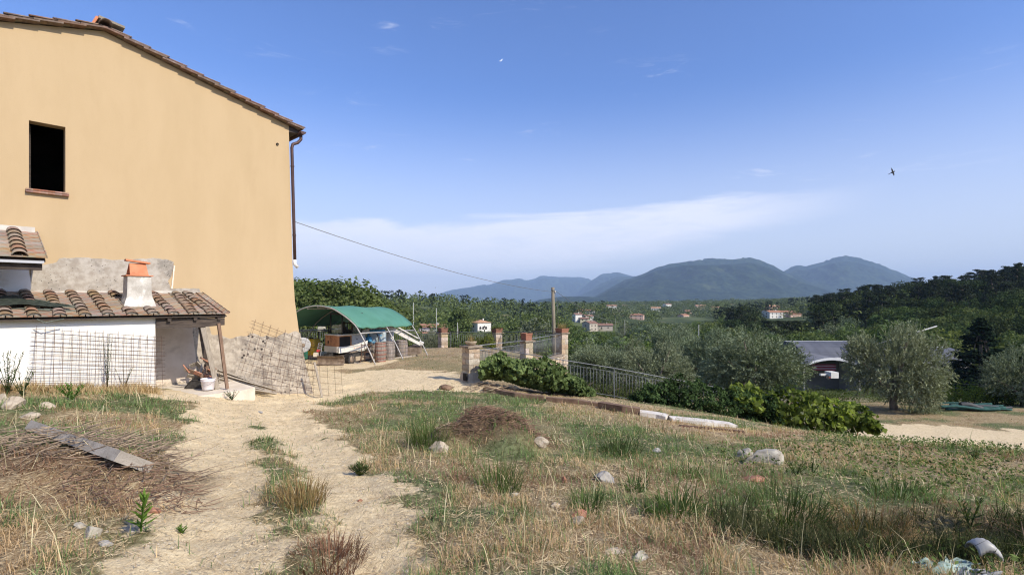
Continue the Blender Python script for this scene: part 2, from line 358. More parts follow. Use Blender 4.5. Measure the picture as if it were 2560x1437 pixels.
# ------------------------------------------------------------------ ground sheet
def graded(lo, hi, st, far_lo, far_hi, g=1.075):
    a = list(np.arange(lo, hi, st)); s = st; v = a[-1]
    while v < far_hi: s *= g; v += s; a.append(v)
    s = st; v = a[0]; b = []
    while v > far_lo: s *= g; v -= s; b.append(v)
    return np.array(b[::-1]+a)
gx = graded(-13, 17, .09, -11800, 11800); gy = graded(2.2, 19, .075, -3000, 16000)
GX, GY = np.meshgrid(gx, gy)
GZ = hgt(GX, GY)
sand = sandf(GX, GY); green = greenf(GX, GY); hum_shade = humus_shadef(GX, GY)
far = sst(np.hypot(GX, GY), 45, 90)
def gmat(name):
    m = bpy.data.materials.new(name); m.use_nodes = True; t = NT(m.node_tree); t.n.clear()
    geo = t.new('ShaderNodeNewGeometry').outputs['Position']
    A = lambda k: t.new('ShaderNodeAttribute', attribute_name=k).outputs['Fac']
    n0 = t.noise(geo, 2.2, 6, .65); n1 = t.noise(geo, 14, 6, .7); n2 = t.noise(geo, 70, 4, .7)
    st = t.noise(t.new('ShaderNodeMapping', ins={0: geo, 2: (0,0,.5), 3: (1, .12, 1)}).outputs[0], 60, 4, .7, .6)
    sandc = t.mix(t.smooth(n1, .35, .65), (.69,.53,.315), (.86,.69,.43))
    sandc = t.mix(t.smooth(n2, .52, .75, 0, .7), sandc, (.30,.20,.11))
    sandc = t.mix(t.smooth(st, .56, .72, 0, .55), sandc, (.62,.50,.31))
    dry = t.mix(t.smooth(st, .42, .62), (.30,.20,.105), (.56,.43,.25))
    dry = t.mix(t.smooth(n0, .5, .7, 0, .6), dry, (.20,.105,.06))
    gr = t.mix(t.smooth(n1, .4, .62), (.10,.105,.045), (.20,.22,.10))
    g = t.mix(A('green'), dry, gr)
    sm = t.smooth(t.math('ADD', A('sand'), t.math('MULTIPLY', t.math('SUBTRACT', n1, .5), .7)), .3, .62)
    c = t.mix(sm, g, sandc)
    c = t.mix(t.math('MULTIPLY', A('humus'), t.smooth(n1, .3, .6, .45, 1.0)), c, (.11,.06,.04))  # red-brown soil, plus the hollow's shade mixed into the colour
    nf = t.noise(geo, .012, 5, .6); nf2 = t.noise(geo, .05, 5, .6)
    farc = t.mix(t.smooth(nf, .42, .58), (.045,.062,.022), (.10,.12,.045))
    farc = t.mix(t.smooth(nf2, .56, .68, 0, .8), farc, (.20,.18,.085))
    c = t.mix(A('far'), c, farc)
    b = t.new('ShaderNodeBsdfPrincipled', ins={'Base Color': c, 'Roughness': .95, 'Specular IOR Level': .1})
    hh = t.math('ADD', t.math('MULTIPLY', n1, .6), t.math('MULTIPLY', t.math('ADD', n2, st), .35))
    bn = t.new('ShaderNodeBump', ins={'Strength': .9, 'Distance': .06, 'Height': hh}); t.l.new(bn.outputs[0], b.inputs['Normal'])
    o = t.new('ShaderNodeOutputMaterial'); t.l.new(b.outputs[0], o.inputs[0]); return m
GM = gmat('ground_soil')
nx, ny = len(gx), len(gy)
ii = (np.arange(ny-1)[:,None]*nx + np.arange(nx-1)[None,:]).ravel()
quads = np.stack([ii, ii+1, ii+nx+1, ii+nx], 1)
cxy = (GX.ravel()[quads].mean(1), GY.ravel()[quads].mean(1))
sf = sand.ravel()[quads].mean(1)
isroad = (sf > .5) & (polyd(cxy[0], cxy[1], ROAD) < 4)
ispath = (sf > .5) & ~isroad
def submesh(name, sel, label_kind='structure'):
    q = quads[sel]; u, inv = np.unique(q, return_inverse=True)
    V = np.stack([GX.ravel()[u], GY.ravel()[u], GZ.ravel()[u]], 1)
    me = np_mesh(name, V, [inv.reshape(q.shape)], GM, smooth=True, attrs={'sand': sand.ravel()[u], 'green': green.ravel()[u], 'far': far.ravel()[u], 'humus': hum_shade.ravel()[u]})
    return tag(link(name, me), kind='structure')
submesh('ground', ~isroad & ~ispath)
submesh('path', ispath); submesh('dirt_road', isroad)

# ------------------------------------------------------------------ distant hills
hillm = bpy.data.materials.new('wooded_hill'); hillm.use_nodes = True; t = NT(hillm.node_tree); t.n.clear()
geo = t.new('ShaderNodeNewGeometry').outputs['Position']
hn = t.noise(geo, .020, 6, .75); hn2 = t.noise(geo, .0016, 5, .6)
hc = t.mix(t.smooth(hn, .36, .64), (.008,.022,.014), (.065,.09,.045))
hc = t.mix(t.smooth(t.noise(geo, .0055, 6, .7), .40, .60, 0, .75), hc, (.006,.016,.012))
hc = t.mix(t.smooth(hn2, .60, .70, 0, .45), hc, (.13,.14,.06))
hb = t.new('ShaderNodeBsdfPrincipled', ins={'Base Color': hc, 'Roughness': 1.0, 'Specular IOR Level': 0.0})
bn = t.new('ShaderNodeBump', ins={'Strength': 1.0, 'Distance': 30.0, 'Height': hn}); t.l.new(bn.outputs[0], hb.inputs['Normal'])
o_ = t.new('ShaderNodeOutputMaterial'); t.l.new(hb.outputs[0], o_.inputs[0])
def hill(prof, D, front, back, seed, spur=.16):
    prof = sorted(prof); pxs = np.array([p[0] for p in prof], float); hs = np.array([(HY-p[1])/F*D+22 for p in prof])
    xs = np.linspace(pxs[0], pxs[-1], 420); h = np.interp(xs, pxs, hs)
    k = np.ones(9)/9; h = np.convolve(np.pad(h, 4, mode='edge'), k, 'valid')
    h = h + (fbm(xs/9, xs*0, seed+5, 3)-.5)*.012*D/6000*60
    h = np.maximum(h, 0)
    us = np.concatenate([np.linspace(-1, 0, 70), np.linspace(.08, 1, 16)])
    UU, XX = np.meshgrid(us, xs, indexing='ij'); HH = np.broadcast_to(h, UU.shape)
    dist = D + np.where(UU < 0, UU*front, UU*back)
    ang = (XX-1280)/F; X = ang*dist; Y = dist
    a = np.abs(UU)
    z = HH*np.cos(a*math.pi/2)**1.25
    sp = (fbm(X/300+Y/2500, Y/1300, seed, 4)-.5)*2 + (fbm(X/110, Y/300, seed+7, 3)-.5)*.5
    z = z*(1 + spur*3.2*sp*np.sin(np.pi*np.minimum(a,1))**.8) + (fbm(X/60, Y/60, seed+3, 3)-.5)*22*sst(HH, 10, 90)*sst(a, .0, .06)
    lim = HH*dist/D*np.where(a > .03, .93-.05*a, 2.0) + 0*z
    z = np.where(UU < 0, np.minimum(z, lim), z)
    z = z - 25
    V = np.stack([X, Y, z], -1).reshape(-1, 3); n, m_ = UU.shape
    i0 = (np.arange(n-1)[:,None]*m_+np.arange(m_-1)[None,:]).ravel()
    me = np_mesh('hill', V, [np.stack([i0, i0+1, i0+m_+1, i0+m_], 1)], hillm, smooth=True)
    return tag(link('hill', me), kind='structure')
hill([(1400,760),(1440,752),(1470,750),(1516,725),(1558,702),(1611,683),(1643,667),(1709,654),(1752,652),(1797,652),(1840,650),(1876,645.6),(1903,652),(1934,664),(1970,684),(2030,708),(2100,730),(2180,752),(2230,760)], 6200, 2300, 2000, 1)
hill([(1880,760),(1930,700),(1966,676),(1994,664),(2012,668.5),(2050,658),(2086,646),(2117,643),(2145,646),(2191,660),(2237,678),(2272,692),(2330,712),(2450,742),(2520,760)], 7600, 2000, 2000, 2)
hill([(1400,760),(1453,736),(1477,725),(1505,710),(1540,692),(1583,690),(1640,690),(1720,730),(1760,760)], 9000, 1800, 2000, 3)
hill([(1430,760),(1453,720),(1480,700),(1507,685),(1540,681),(1547,680.5),(1576,688.6),(1640,705),(1720,740),(1760,760)], 11500, 2200, 2000, 4, .1)
hill([(1000,760),(1060,742),(1091,737),(1117,728),(1152,720.5),(1174,718),(1199,713),(1223,713),(1258,699),(1282,699),(1298,695.6),(1314,701),(1335,697),(1353,690),(1396,692),(1453,692.5),(1471,699),(1520,720),(1600,760)], 13500, 2600, 2000, 5, .1)
hill([(1300,762),(1350,748),(1400,741),(1440,740),(1490,742),(1530,750),(1600,760)], 4600, 900, 900, 6, .1)

# ------------------------------------------------------------------ haze (one closed box round everything)
hzm = bpy.data.materials.new('haze'); hzm.use_nodes = True; t = NT(hzm.node_tree); t.n.clear()
pv = t.new('ShaderNodeVolumePrincipled', ins={'Color': (.54,.73,1.0,1), 'Density': 8.5e-5, 'Anisotropy': 0.0})
o_ = t.new('ShaderNodeOutputMaterial'); t.l.new(pv.outputs[0], o_.inputs['Volume'])
hb_ = MB().box((0, 6500, 360), (24000, 19500, 820))
tag(link('haze', hb_.mesh('haze', hzm)), kind='stuff')
# ================================================================== FARMHOUSE
ochre = mat('ochre_plaster', (.485,.355,.205), (.51,.375,.22), .9, 1.6, .3, 160, c3=(.45,.325,.185), s3=1.1, w3=(.52,.85), stretch=(1,1,.3), spec=.1)
greyr = mat('grey_render', (.36,.31,.25), (.50,.45,.38), .95, 7, .9, 90, c3=(.27,.24,.20), s3=2.2, w3=(.5,.72), pits=((.07,.06,.05), 18, .22), spec=.1)
rubble = mat('weathered_base', (.34,.285,.22), (.50,.43,.34), .95, 8, 1.0, 60, c3=(.24,.20,.16), s3=3.0, w3=(.45,.7), pits=((.055,.045,.04), 8.5, .36), spec=.1)
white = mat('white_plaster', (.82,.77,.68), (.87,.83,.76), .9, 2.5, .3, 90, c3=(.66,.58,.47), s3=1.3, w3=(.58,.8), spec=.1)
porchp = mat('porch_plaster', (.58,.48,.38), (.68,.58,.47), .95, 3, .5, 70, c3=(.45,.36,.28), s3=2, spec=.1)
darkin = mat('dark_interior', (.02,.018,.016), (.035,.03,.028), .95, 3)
tile = mat('roof_terracotta', (.24,.155,.105), (.34,.225,.155), .9, 9, .7, 70, c3=(.22,.185,.13), s3=6, w3=(.42,.62), rnd=.12, spec=.1)
flatt = mat('flat_terracotta', (.30,.175,.115), (.40,.25,.17), .9, 8, .7, 70, c3=(.30,.26,.20), s3=5, w3=(.40,.60), rnd=.15, spec=.1)
vergem = mat('verge_tile', (.16,.10,.07), (.25,.16,.115), .9, 8, .6, 60, c3=(.30,.27,.22), s3=6, w3=(.55,.7), rnd=.15)
brownmetal = mat('brown_metal', (.065,.035,.03), (.09,.05,.045), .5, 5, metal=.2)
orange = mat('new_terracotta', (.55,.20,.10), (.60,.25,.13), .85, 6, .3, 60, c3=(.42,.16,.08), s3=5, w3=(.55,.7), spec=.1)
darkwood = mat('old_dark_timber', (.055,.042,.035), (.11,.085,.068), .9, 5, .8, 40, stretch=(1,1,8))
greywood = mat('grey_timber', (.30,.25,.19), (.42,.36,.29), .9, 6, .8, 60, stretch=(8,8,1))
brownwood = mat('brown_timber', (.17,.105,.07), (.28,.18,.12), .9, 6, .6, 60, stretch=(8,8,1))
rust = mat('rusty_steel', (.075,.04,.028), (.14,.075,.045), .85, 20)

house = Thing('farmhouse', 'ochre plastered farmhouse gable with a dark open window and grey weathered base', 'house', Wp(4, 0, -2.3))
ZR = 6.2; TR = 4.26
def ztop(t): return 5.08+(ZR-5.08)*min(t, 2*TR-t)/TR if t >= 0 else 5.08
def edge(z):
    return float(np.interp(z, [-3.4,-2.75,-1.8,-.98,0,1.08,5.0], [-.66,-.576,-.38,-.27,-.16,-.106,0]))
def dd(z): return float(np.interp(z, [-3.4,-2.75,-1.8,-.98,0,1.08,5.0], [.30,.26,.15,.09,.04,.01,0]))
tw0, z1 = wpx(163.5, 316.7); tw1, z2 = wpx(72.3, 300)
wz1 = 3.83; wz0 = 2.38
cols = [None, .6, 1.6, 2.6, 3.6, 4.26, tw0, tw1, 6.6, 7.5, 8.52]
rows = [-3.4,-2.75,-1.8,-.98,0,1.08,wz0,wz1,4.9,None]
mb = MB(); gv = []
for z in rows:
    for t_ in cols:
        if z is None: tt = 0 if t_ is None else t_; gv.append(Wp(tt, 0, ztop(tt)))
        else:
            tt = edge(z) if t_ is None else t_; gv.append(Wp(tt, dd(z), z))
nc = len(cols); fs = []
for i in range(len(rows)-1):
    for j in range(nc-1):
        if rows[i] == wz0 and cols[j] == tw0: continue
        fs.append((i*nc+j+1, i*nc+j, (i+1)*nc+j, (i+1)*nc+j+1))
mb.add(gv, fs)
# side wall at the corner and rear walls
cs = [i*nc for i in range(len(rows))]
o = len(mb.v)
back = 11.0
side = [Vector(gv[i]) for i in cs] + [Vector(gv[i]) + Vector((-NX*back, -NY*back, 0)) for i in cs]
m_ = len(cs); mb.add(side, [(i, m_+i, m_+i+1, i+1) for i in range(m_-1)])
far_ = [Wp(8.52, 0, -3.4), Wp(8.52, 0, 5.08), Wp(8.52, -back, 5.08), Wp(8.52, -back, -3.4)]
mb.add(far_, [(0,1,2,3)])
mb.add([Wp(0,-back,-3.4), Wp(0,-back,5.08), Wp(TR,-back,ZR), Wp(8.52,-back,5.08), Wp(8.52,-back,-3.4)], [(0,1,2,3,4)])
# window reveal
for a, b in (((tw0,wz0),(tw0,wz1)), ((tw0,wz1),(tw1,wz1)), ((tw1,wz1),(tw1,wz0)), ((tw1,wz0),(tw0,wz0))):
    mb.add([Wp(a[0],0,a[1]), Wp(b[0],0,b[1]), Wp(b[0],-.28,b[1]), Wp(a[0],-.28,a[1])], [(0,1,2,3)])
house.part('wall', mb, ochre)
rm = MB()
a0, a1, c0, c1_ = tw0-1.2, tw1+1.2, 1.4, 4.4
q = lambda t_, d, z: Wp(t_, d, z)
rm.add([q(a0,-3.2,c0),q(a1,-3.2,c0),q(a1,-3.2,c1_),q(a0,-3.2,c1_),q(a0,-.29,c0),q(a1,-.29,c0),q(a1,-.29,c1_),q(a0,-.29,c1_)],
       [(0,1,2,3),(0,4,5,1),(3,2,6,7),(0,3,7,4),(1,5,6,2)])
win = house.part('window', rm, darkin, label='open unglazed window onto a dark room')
# half open inner shutter seen in the dark
sh = MB().prism([q(tw1-.02,-.26,wz0+.02), q(tw1-.02,-.26,wz1-.03), q(tw1-.05,-.30,wz1-.03), q(tw1-.05,-.30,wz0+.02)], Wp(0,-.5,0)-Wp(0,0,0))
link('shutter', sh.mesh('shutter', darkwood, house.loc), win)
sillb = MB().box((0,0,0), (.105,.06,.030), jit=.002).mesh('brick', mat('sill_brick', (.30,.15,.10), (.42,.23,.16), .9, 12, .5, rnd=.2))
wrot = math.atan2(UY, UX)
for r_ in range(2):
    n_ = 6; L = (tw1-tw0+.11)/n_
    for k in range(n_):
        p = Wp(tw0-.055+L*(k+.5), .045, wz0-.018-.045*r_)
        o = house.piece('brick', sillb, p, (0,0,wrot), (L/.105*.97, 1.6, 1), parent=win)
mbm = MB().box(Wp((tw0+tw1)/2, .03, wz0-.041), (tw1-tw0+.10, .07, .012), Matrix.Rotation(wrot, 3, 'Z'))
house.part('window_sill', mbm, mat('mortar', (.45,.40,.33), (.55,.5,.42), .95, 20), parent=win)
# vent hole
vt, vz = wpx(693, 361)
house.part('vent_pipe', MB().lathe(Wp(vt, 0, vz), [(.035,-.05),(.035,.03),(.022,.03),(.02,-.05)], 12, (NX,NY,0)), darkin)
# plinth with irregular upper edge
def slab_poly(pts, d0, d1, nseg=1, jit=0.0, dfun=None):
    out = []
    for (a, b) in zip(pts, pts[1:]+pts[:1]):
        L = math.hypot(b[0]-a[0], b[1]-a[1]); n_ = max(1, int(L/nseg))
        for k in range(n_):
            f = k/n_; out.append((a[0]+(b[0]-a[0])*f+random.uniform(-jit,jit), a[1]+(b[1]-a[1])*f+random.uniform(-jit,jit)))
    f_ = dfun or (lambda z: 0)
    fr = [Wp(t_, d1+f_(z), z) for t_, z in out]; bk = [Wp(t_, d0+f_(z), z) for t_, z in out]
    n_ = len(out); m = MB(); m.add(fr+bk, [tuple(range(n_)), tuple(range(n_, 2*n_))[::-1]] + [(i, n_+i, n_+(i+1) % n_, (i+1) % n_) for i in range(n_)])
    return m
mb = MB(); zs = np.array([-3.3,-2.75,-2.3,-1.8,-1.4]); ts = np.linspace(0, 1, 46)
top_pts = []
vg = []
for iz in range(len(zs)+2):
    for k in ts:
        T1 = 3.62
        tt_edge = lambda z: edge(z)-.02
        zt = -.94 + .05*math.sin(k*23)+.03*math.sin(k*61) - .03*math.sin(k*7) + random.uniform(-.015,.015)
        base_t = tt_edge(-.94)*(1-k)+T1*k
        if base_t > 2.12: zt = -.42
        z = zt if iz >= len(zs) else zs[iz]
        t_ = tt_edge(z)*(1-k)+T1*k
        d = dd(z)+.035 + .012*math.sin(t_*9+z*7)
        if iz == len(zs)+1: d = dd(z)-.01
        vg.append(Wp(t_, d, z))
n_ = len(ts); fs = [(i*n_+j+1, i*n_+j, (i+1)*n_+j, (i+1)*n_+j+1) for i in range(len(zs)+1) for j in range(n_-1)]
mb.add(vg, fs)
z_e = [-3.3,-2.75,-2.3,-1.8,-1.4,-.94]
pe = [Wp(edge(z)-.02, dd(z)+.035, z) for z in z_e]; pi = [Wp(edge(z)-.02, dd(z)-1.2, z) for z in z_e]
mb.add(pe+pi, [(i, 6+i, 7+i, i+1) for i in range(5)])
house.part('base', mb, rubble)
patch = [wpx(x, y, .02) for x, y in ((75,700),(76,668),(110,661),(140,657),(150,646),(210,643),(290,650),(330,649),(380,645),(415,648),(434,654),(434,668),(428,690),(420,702),(426,721),(470,720),(498,722),(503,742),(490,745),(76,745))]
house.part('render_patch', slab_poly(patch, -.03, .022, .06, .010, dd), greyr)
strip = [wpx(x, y, .03) for x, y in ((74,728),(430,727),(430,746),(74,746))]
house.part('flashing', slab_poly(strip, -.03, .035, .12, .004, dd), mat('lime_flashing', (.5,.46,.4), (.62,.58,.5), .95, 6, .5))
lit = [wpx(x, y, .02) for x, y in ((427,722),(434,664),(437,664),(431,722))]
house.part('plaster_edge', slab_poly(lit, 0, .026, .05, .004, dd), mat('pink_plaster_edge', (.75,.6,.47), (.8,.68,.55), .95, 10))
wp_ = [(5.52, .16), (5.50, .45), (5.54,.8), (5.5,1.45), (8.4,1.45), (8.4,.16)]
house.part('white_patch', slab_poly(wp_, -.03, .03, .12, .012, dd), white)

# ---- roof: slabs, verge tiles, ridge, gutter, downpipe
sl_ = (ZR-5.08)/TR; ang = math.atan(sl_)
mb = MB()
for sgn in (1, -1):
    t0 = -.30 if sgn > 0 else 2*TR+.30
    p0 = Wp(t0, .10, 5.08-.30*sl_+.03); p1 = Wp(TR, .10, ZR+.03)
    mb.prism([p0, p1, p1+Vector((0,0,.07)), p0+Vector((0,0,.07))], Wp(0,-back-.6,0)-Wp(0,0,0))
house.part('roof', mb, tile)
rows_n = 12; L = (TR+.32)/math.cos(ang)/rows_n
flat_me = MB().box((0,0,0), (L*1.22, .42, .035), jit=.004).mesh('roof_tile', vergem)
def half_tile(name, L, r0, r1, th, m, n=8, flat=.75):
    mb = MB(); vs = []
    for (x, r_) in ((-L/2, r0), (L/2, r1)):
        for rr in (r_, r_-th):
            for k in range(n+1):
                a = math.pi*k/n; vs.append((x, rr*math.cos(a), rr*math.sin(a)*flat))
    c = n+1; fs = []
    for k in range(n):
        fs += [(k, k+1, 2*c+k+1, 2*c+k), (c+k+1, c+k, 3*c+k, 3*c+k+1), (k+1, k, c+k, c+k+1), (2*c+k, 2*c+k+1, 3*c+k+1, 3*c+k)]
    fs += [(0, 2*c, 3*c, c), (n, c+n, 3*c+n, 2*c+n)]
    mb.add(vs, fs, True); return mb.mesh(name, m)
cov_v = half_tile('roof_tile', L*1.15, .10, .085, .014, vergem)
for sgn in (1, -1):
    for k in range(rows_n):
        s = (k+.45)*L - .32
        t_ = s*math.cos(ang); z = 5.08 + t_*sl_ if True else 0
        tt = t_ if sgn > 0 else 2*TR-t_
        # local x axis runs up the slope
        ux = Vector((UX*sgn, UY*sgn, sl_*1.0)).normalized(); ny_ = Vector((NX, NY, 0))
        tilt = 0.085
        zx = ux.cross(ny_).normalized(); zx = zx if zx.z > 0 else -zx; yx = zx.cross(ux)
        Mx = Matrix((ux, yx, zx)).transposed() @ Matrix.Rotation(tilt, 3, 'Y') @ Matrix.Rotation(random.uniform(-.012,.012), 3, 'Z')
        e = Mx.to_euler()
        dd_ = random.uniform(-.015, .015)
        house.piece('roof_tile', flat_me, Wp(tt, -.02+dd_, z+.045), e)
        if k != 99:
            house.piece('roof_tile', cov_v, Wp(tt-.08*sgn, .03+dd_, z+.085+random.uniform(-.006,.006)), e, (1, 1, .8))
# ridge tiles
rt = half_tile('ridge_tile', .45, .13, .11, .014, vergem)
for k in range(14):
    house.piece('ridge_tile', rt, Wp(TR, .05-.38*k, ZR+.12), (0, 0, math.atan2(NY, NX)))
# ridge vent with a leaning slab
vp = Wx(277, 66, -.5)
rc = Wp(3.95, -.45, 6.36)
rv = house.part('chimney', MB().box(Wp(4.0, -.45, 6.30), (.34,.30,.26), Matrix.Rotation(wrot, 3, 'Z')), greyr)
def rotm(ax, a): return Matrix.Rotation(a, 3, ax)
Rw = Matrix((Vector((UX,UY,0)), Vector((NX,NY,0)).cross(Vector((0,0,1)))*0+Vector((-UY,UX,0)), Vector((0,0,1)))).transposed()
tl = wpx(243, 46, -.4); tr_ = wpx(308, 74, -.4)
sp = [Wp(tl[0], -.2, tl[1]), Wp(tr_[0], -.2, tr_[1]), Wp(tr_[0], -.2, tr_[1]-.05), Wp(tl[0]+.0, -.2, tl[1]-.06)]
link('cap_slab', MB().prism(sp, Wp(0,-.5,0)-Wp(0,0,0)).mesh('cap_slab', mat('grey_slab', (.24,.2,.15), (.34,.29,.22), .9, 9, .5), house.loc), rv)
sp = [Wp(tl[0]-.01, -.22, tl[1]-.03), Wp(tl[0]+.17, -.22, 6.2), Wp(tl[0]+.20, -.22, 6.24), Wp(tl[0]+.05, -.22, tl[1]-.03)]
link('side_slab', MB().prism(sp, Wp(0,-.45,0)-Wp(0,0,0)).mesh('side_slab', orange, house.loc), rv)
# gutter & soffit
gt = -.36; gz = 4.95
gp = MB(); n_ = 10; vs = []
for d in (.16, -back-.5):
    for rr in (.085, .075):
        for k in range(n_+1):
            a = math.pi + math.pi*k/n_; vs.append(Wp(gt+rr*math.cos(a), d, gz+.02+rr*math.sin(a)))
c = n_+1; fs = []
for k in range(n_): fs += [(k, k+1, 2*c+k+1, 2*c+k), (c+k+1, c+k, 3*c+k, 3*c+k+1), (k+1, k, c+k, c+k+1)]
fs += [(0, 2*c, 3*c, c), (n_, c+n_, 3*c+n_, 2*c+n_)]
gp.add(vs, fs, True); gp.prism([Wp(gt+.085*math.cos(math.pi+math.pi*k/8), .155, gz+.02+.085*math.sin(math.pi+math.pi*k/8)) for k in range(9)], Wp(0,.006,0)-Wp(0,0,0))
house.part('gutter', gp, brownmetal)
house.part('soffit', MB().prism([Wp(0,0,4.90), Wp(0,0,5.08), Wp(-.28,0,5.01), Wp(-.28,0,4.93)], Wp(0,-back,0)-Wp(0,0,0)), darkwood)
dp = [Wp(-.35,.02,4.90), Wp(-.35,.02,4.76), Wp(-.25,.03,4.64), Wp(-.10,.04,4.56), Wp(-.07,.045,4.45)]
dp += [Wp(edge(z)-.055, .045, z) for z in (3.5,2.2,1.2)]
dpo = house.part('downpipe', MB().tube(dp, .045, 10), brownmetal)
for z in (3.9, 1.9):
    link('pipe_clip', MB().tube([Wp(edge(z)-.055,.045,z), Wp(edge(z)-.055,.045,z+.04)], .054, 10).mesh('pipe_clip', brownmetal, house.loc), dpo)
sb = [Wp(edge(1.1)-.05,.04,1.2), Wp(edge(1.1)-.05,.04,1.08), Wp(edge(1.0)-.14,.03,.99)]
house.part('pipe_outlet', MB().tube(sb, .05, 10), mat('white_plastic', (.75,.73,.7), rough=.5))

# ================================================================== LEAN-TO SHED
shed = Thing('lean_to_shed', 'low white plastered shed with a worn terracotta tile roof built against the ochre house', 'shed', Wp(3.7, 1.0, -2.0))
ES, ZT, SLP = 2.0, .19, .2475         # eave distance, height at the wall, slope
def rz(d): return ZT - SLP*d
TRE = 2.27                            # right end of the roof
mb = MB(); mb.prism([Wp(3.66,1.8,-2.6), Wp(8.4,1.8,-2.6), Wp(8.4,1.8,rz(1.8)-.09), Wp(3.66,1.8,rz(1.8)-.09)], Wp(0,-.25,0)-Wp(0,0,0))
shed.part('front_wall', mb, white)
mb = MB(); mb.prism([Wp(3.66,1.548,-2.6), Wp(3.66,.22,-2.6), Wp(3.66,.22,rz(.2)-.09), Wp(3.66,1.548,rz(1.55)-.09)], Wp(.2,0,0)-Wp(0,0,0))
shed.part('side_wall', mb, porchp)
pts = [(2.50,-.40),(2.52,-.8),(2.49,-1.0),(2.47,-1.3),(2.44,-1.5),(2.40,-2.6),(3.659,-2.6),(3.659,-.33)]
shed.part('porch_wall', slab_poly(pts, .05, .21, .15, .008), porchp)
roofo = shed.part('roof', MB().prism([Wp(TRE+.03,0.04,rz(0)-.045), Wp(TRE+.03,1.9,rz(1.9)-.045), Wp(TRE+.03,1.9,rz(1.9)-.075), Wp(TRE+.03,0.04,rz(0)-.075)], Wp(8.4-TRE,0,0)-Wp(0,0,0)), darkwood)
sang = math.atan(SLP); SL = ES/math.cos(sang); NR = 8; TL = SL/NR
mbf = MB(); mbf.box((0,0,0), (TL*1.18, .355, .018)); mbf.box((0,.170,.014), (TL*1.18, .016, .022)); mbf.box((0,-.170,.014), (TL*1.18,.016,.022))
flat2 = mbf.mesh('roof_tile', flatt)
cov2 = half_tile('roof_tile', TL*1.22, .105, .083, .013, tile)
dslope = Vector((NX, NY, -SLP)).normalized(); across = Vector((-UX, -UY, 0)).normalized(); upn = dslope.cross(across); upn = upn if upn.z > 0 else -upn
acr = upn.cross(dslope)
BM = Matrix((-dslope, -acr, upn)).transposed()
def on_roof(t_, d, off): return Wp(t_, d, rz(d)) + upn*off
NCOL = 16
chim_t, chim_d = 3.84, 1.08
for c in range(NCOL):
    tc_ = 2.44 + .372*c
    ttc = tc_+.186
    for k in range(NR):
        d = ES - (k+.5)*TL*math.cos(sang)
        tilt = .055
        wob = .02 + (.03 if c < 3 else 0)
        Mx = BM @ Matrix.Rotation(tilt, 3, 'Y') @ Matrix.Rotation(random.uniform(-wob, wob)*.6, 3, 'Z')
        if not (abs(tc_-chim_t) < .33 and .75 < d < 1.32 and abs(tc_-chim_t) < .15):
            shed.piece('roof_tile', flat2, on_roof(tc_, d, .012), Mx.to_euler(), parent=roofo)
        if abs(ttc-chim_t) < .36 and d > .55 and d < 1.38: continue
        sk = random.uniform(-wob, wob)*(2.2 if random.random() < .12 else 1)
        Mx = BM @ Matrix.Rotation(.06+random.uniform(-.012,.012), 3, 'Y') @ Matrix.Rotation(sk*2.2, 3, 'Z')
        off = .035
        dx = random.uniform(-.012,.012) - (.02*k if c in (1,) else 0)
        shed.piece('roof_tile', cov2, on_roof(ttc+dx, d+.02, off), Mx.to_euler(), (1, random.uniform(.94,1.05), random.uniform(.68,.84)), parent=roofo)
    # mortar plug at the eave
    if c % 1 == 0:
        mbp = MB(); mbp.lathe((0,0,0), [(.001,.0),(.05,.0),(.08,-.02)], 8)
    bc = half_tile('mortar_plug', .05, .088, .08, .06, mat('mortar', None), 6) if c == 0 else bc
    shed.piece('mortar_plug', bc, on_roof(ttc, ES-.01, .028), BM.to_euler(), parent=roofo)
for k in range(2):      # loose tile fragments between the right-hand columns
    pass
# terracotta edge tiles down the right verge
for k in range(NR):
    d = ES - (k+.5)*TL*math.cos(sang)
    shed.piece('roof_tile', flat2, on_roof(TRE+.06, d, .03), (BM @ Matrix.Rotation(.055,3,'Y')).to_euler(), (1,.45,1), parent=roofo)
# timber under the eave
shed.part('eave_board', MB().prism([Wp(2.30,ES-.03,rz(ES)-.035), Wp(8.4,ES-.03,rz(ES)-.035), Wp(8.4,ES-.03,rz(ES)-.06), Wp(2.30,ES-.03,rz(ES)-.06)], Wp(0,-.14,0)-Wp(0,0,0)), darkwood)
shed.part('beam', MB().prism([Wp(2.33,1.92,-.40), Wp(3.655,1.86,-.40), Wp(3.655,1.86,-.585), Wp(2.9,1.89,-.60), Wp(2.33,1.92,-.56)], Wp(0,-.14,0)-Wp(0,0,0)), darkwood)
shed.part('purlin', MB().prism([Wp(2.28,1.80,-.335), Wp(3.655,1.80,-.335), Wp(3.655,1.80,-.395), Wp(2.28,1.80,-.395)], Wp(0,-.10,0)-Wp(0,0,0)), mat('lighter_old_timber', (.12,.09,.07), (.2,.16,.13), .9, 5))
for t_ in (2.42, 2.9, 3.4):
    shed.part('rafter', MB().prism([Wp(t_,.1,rz(.1)-.08), Wp(t_,1.95,rz(1.95)-.08), Wp(t_,1.95,rz(1.95)-.15), Wp(t_,.1,rz(.1)-.15)], Wp(.07,0,0)-Wp(0,0,0)), darkwood)
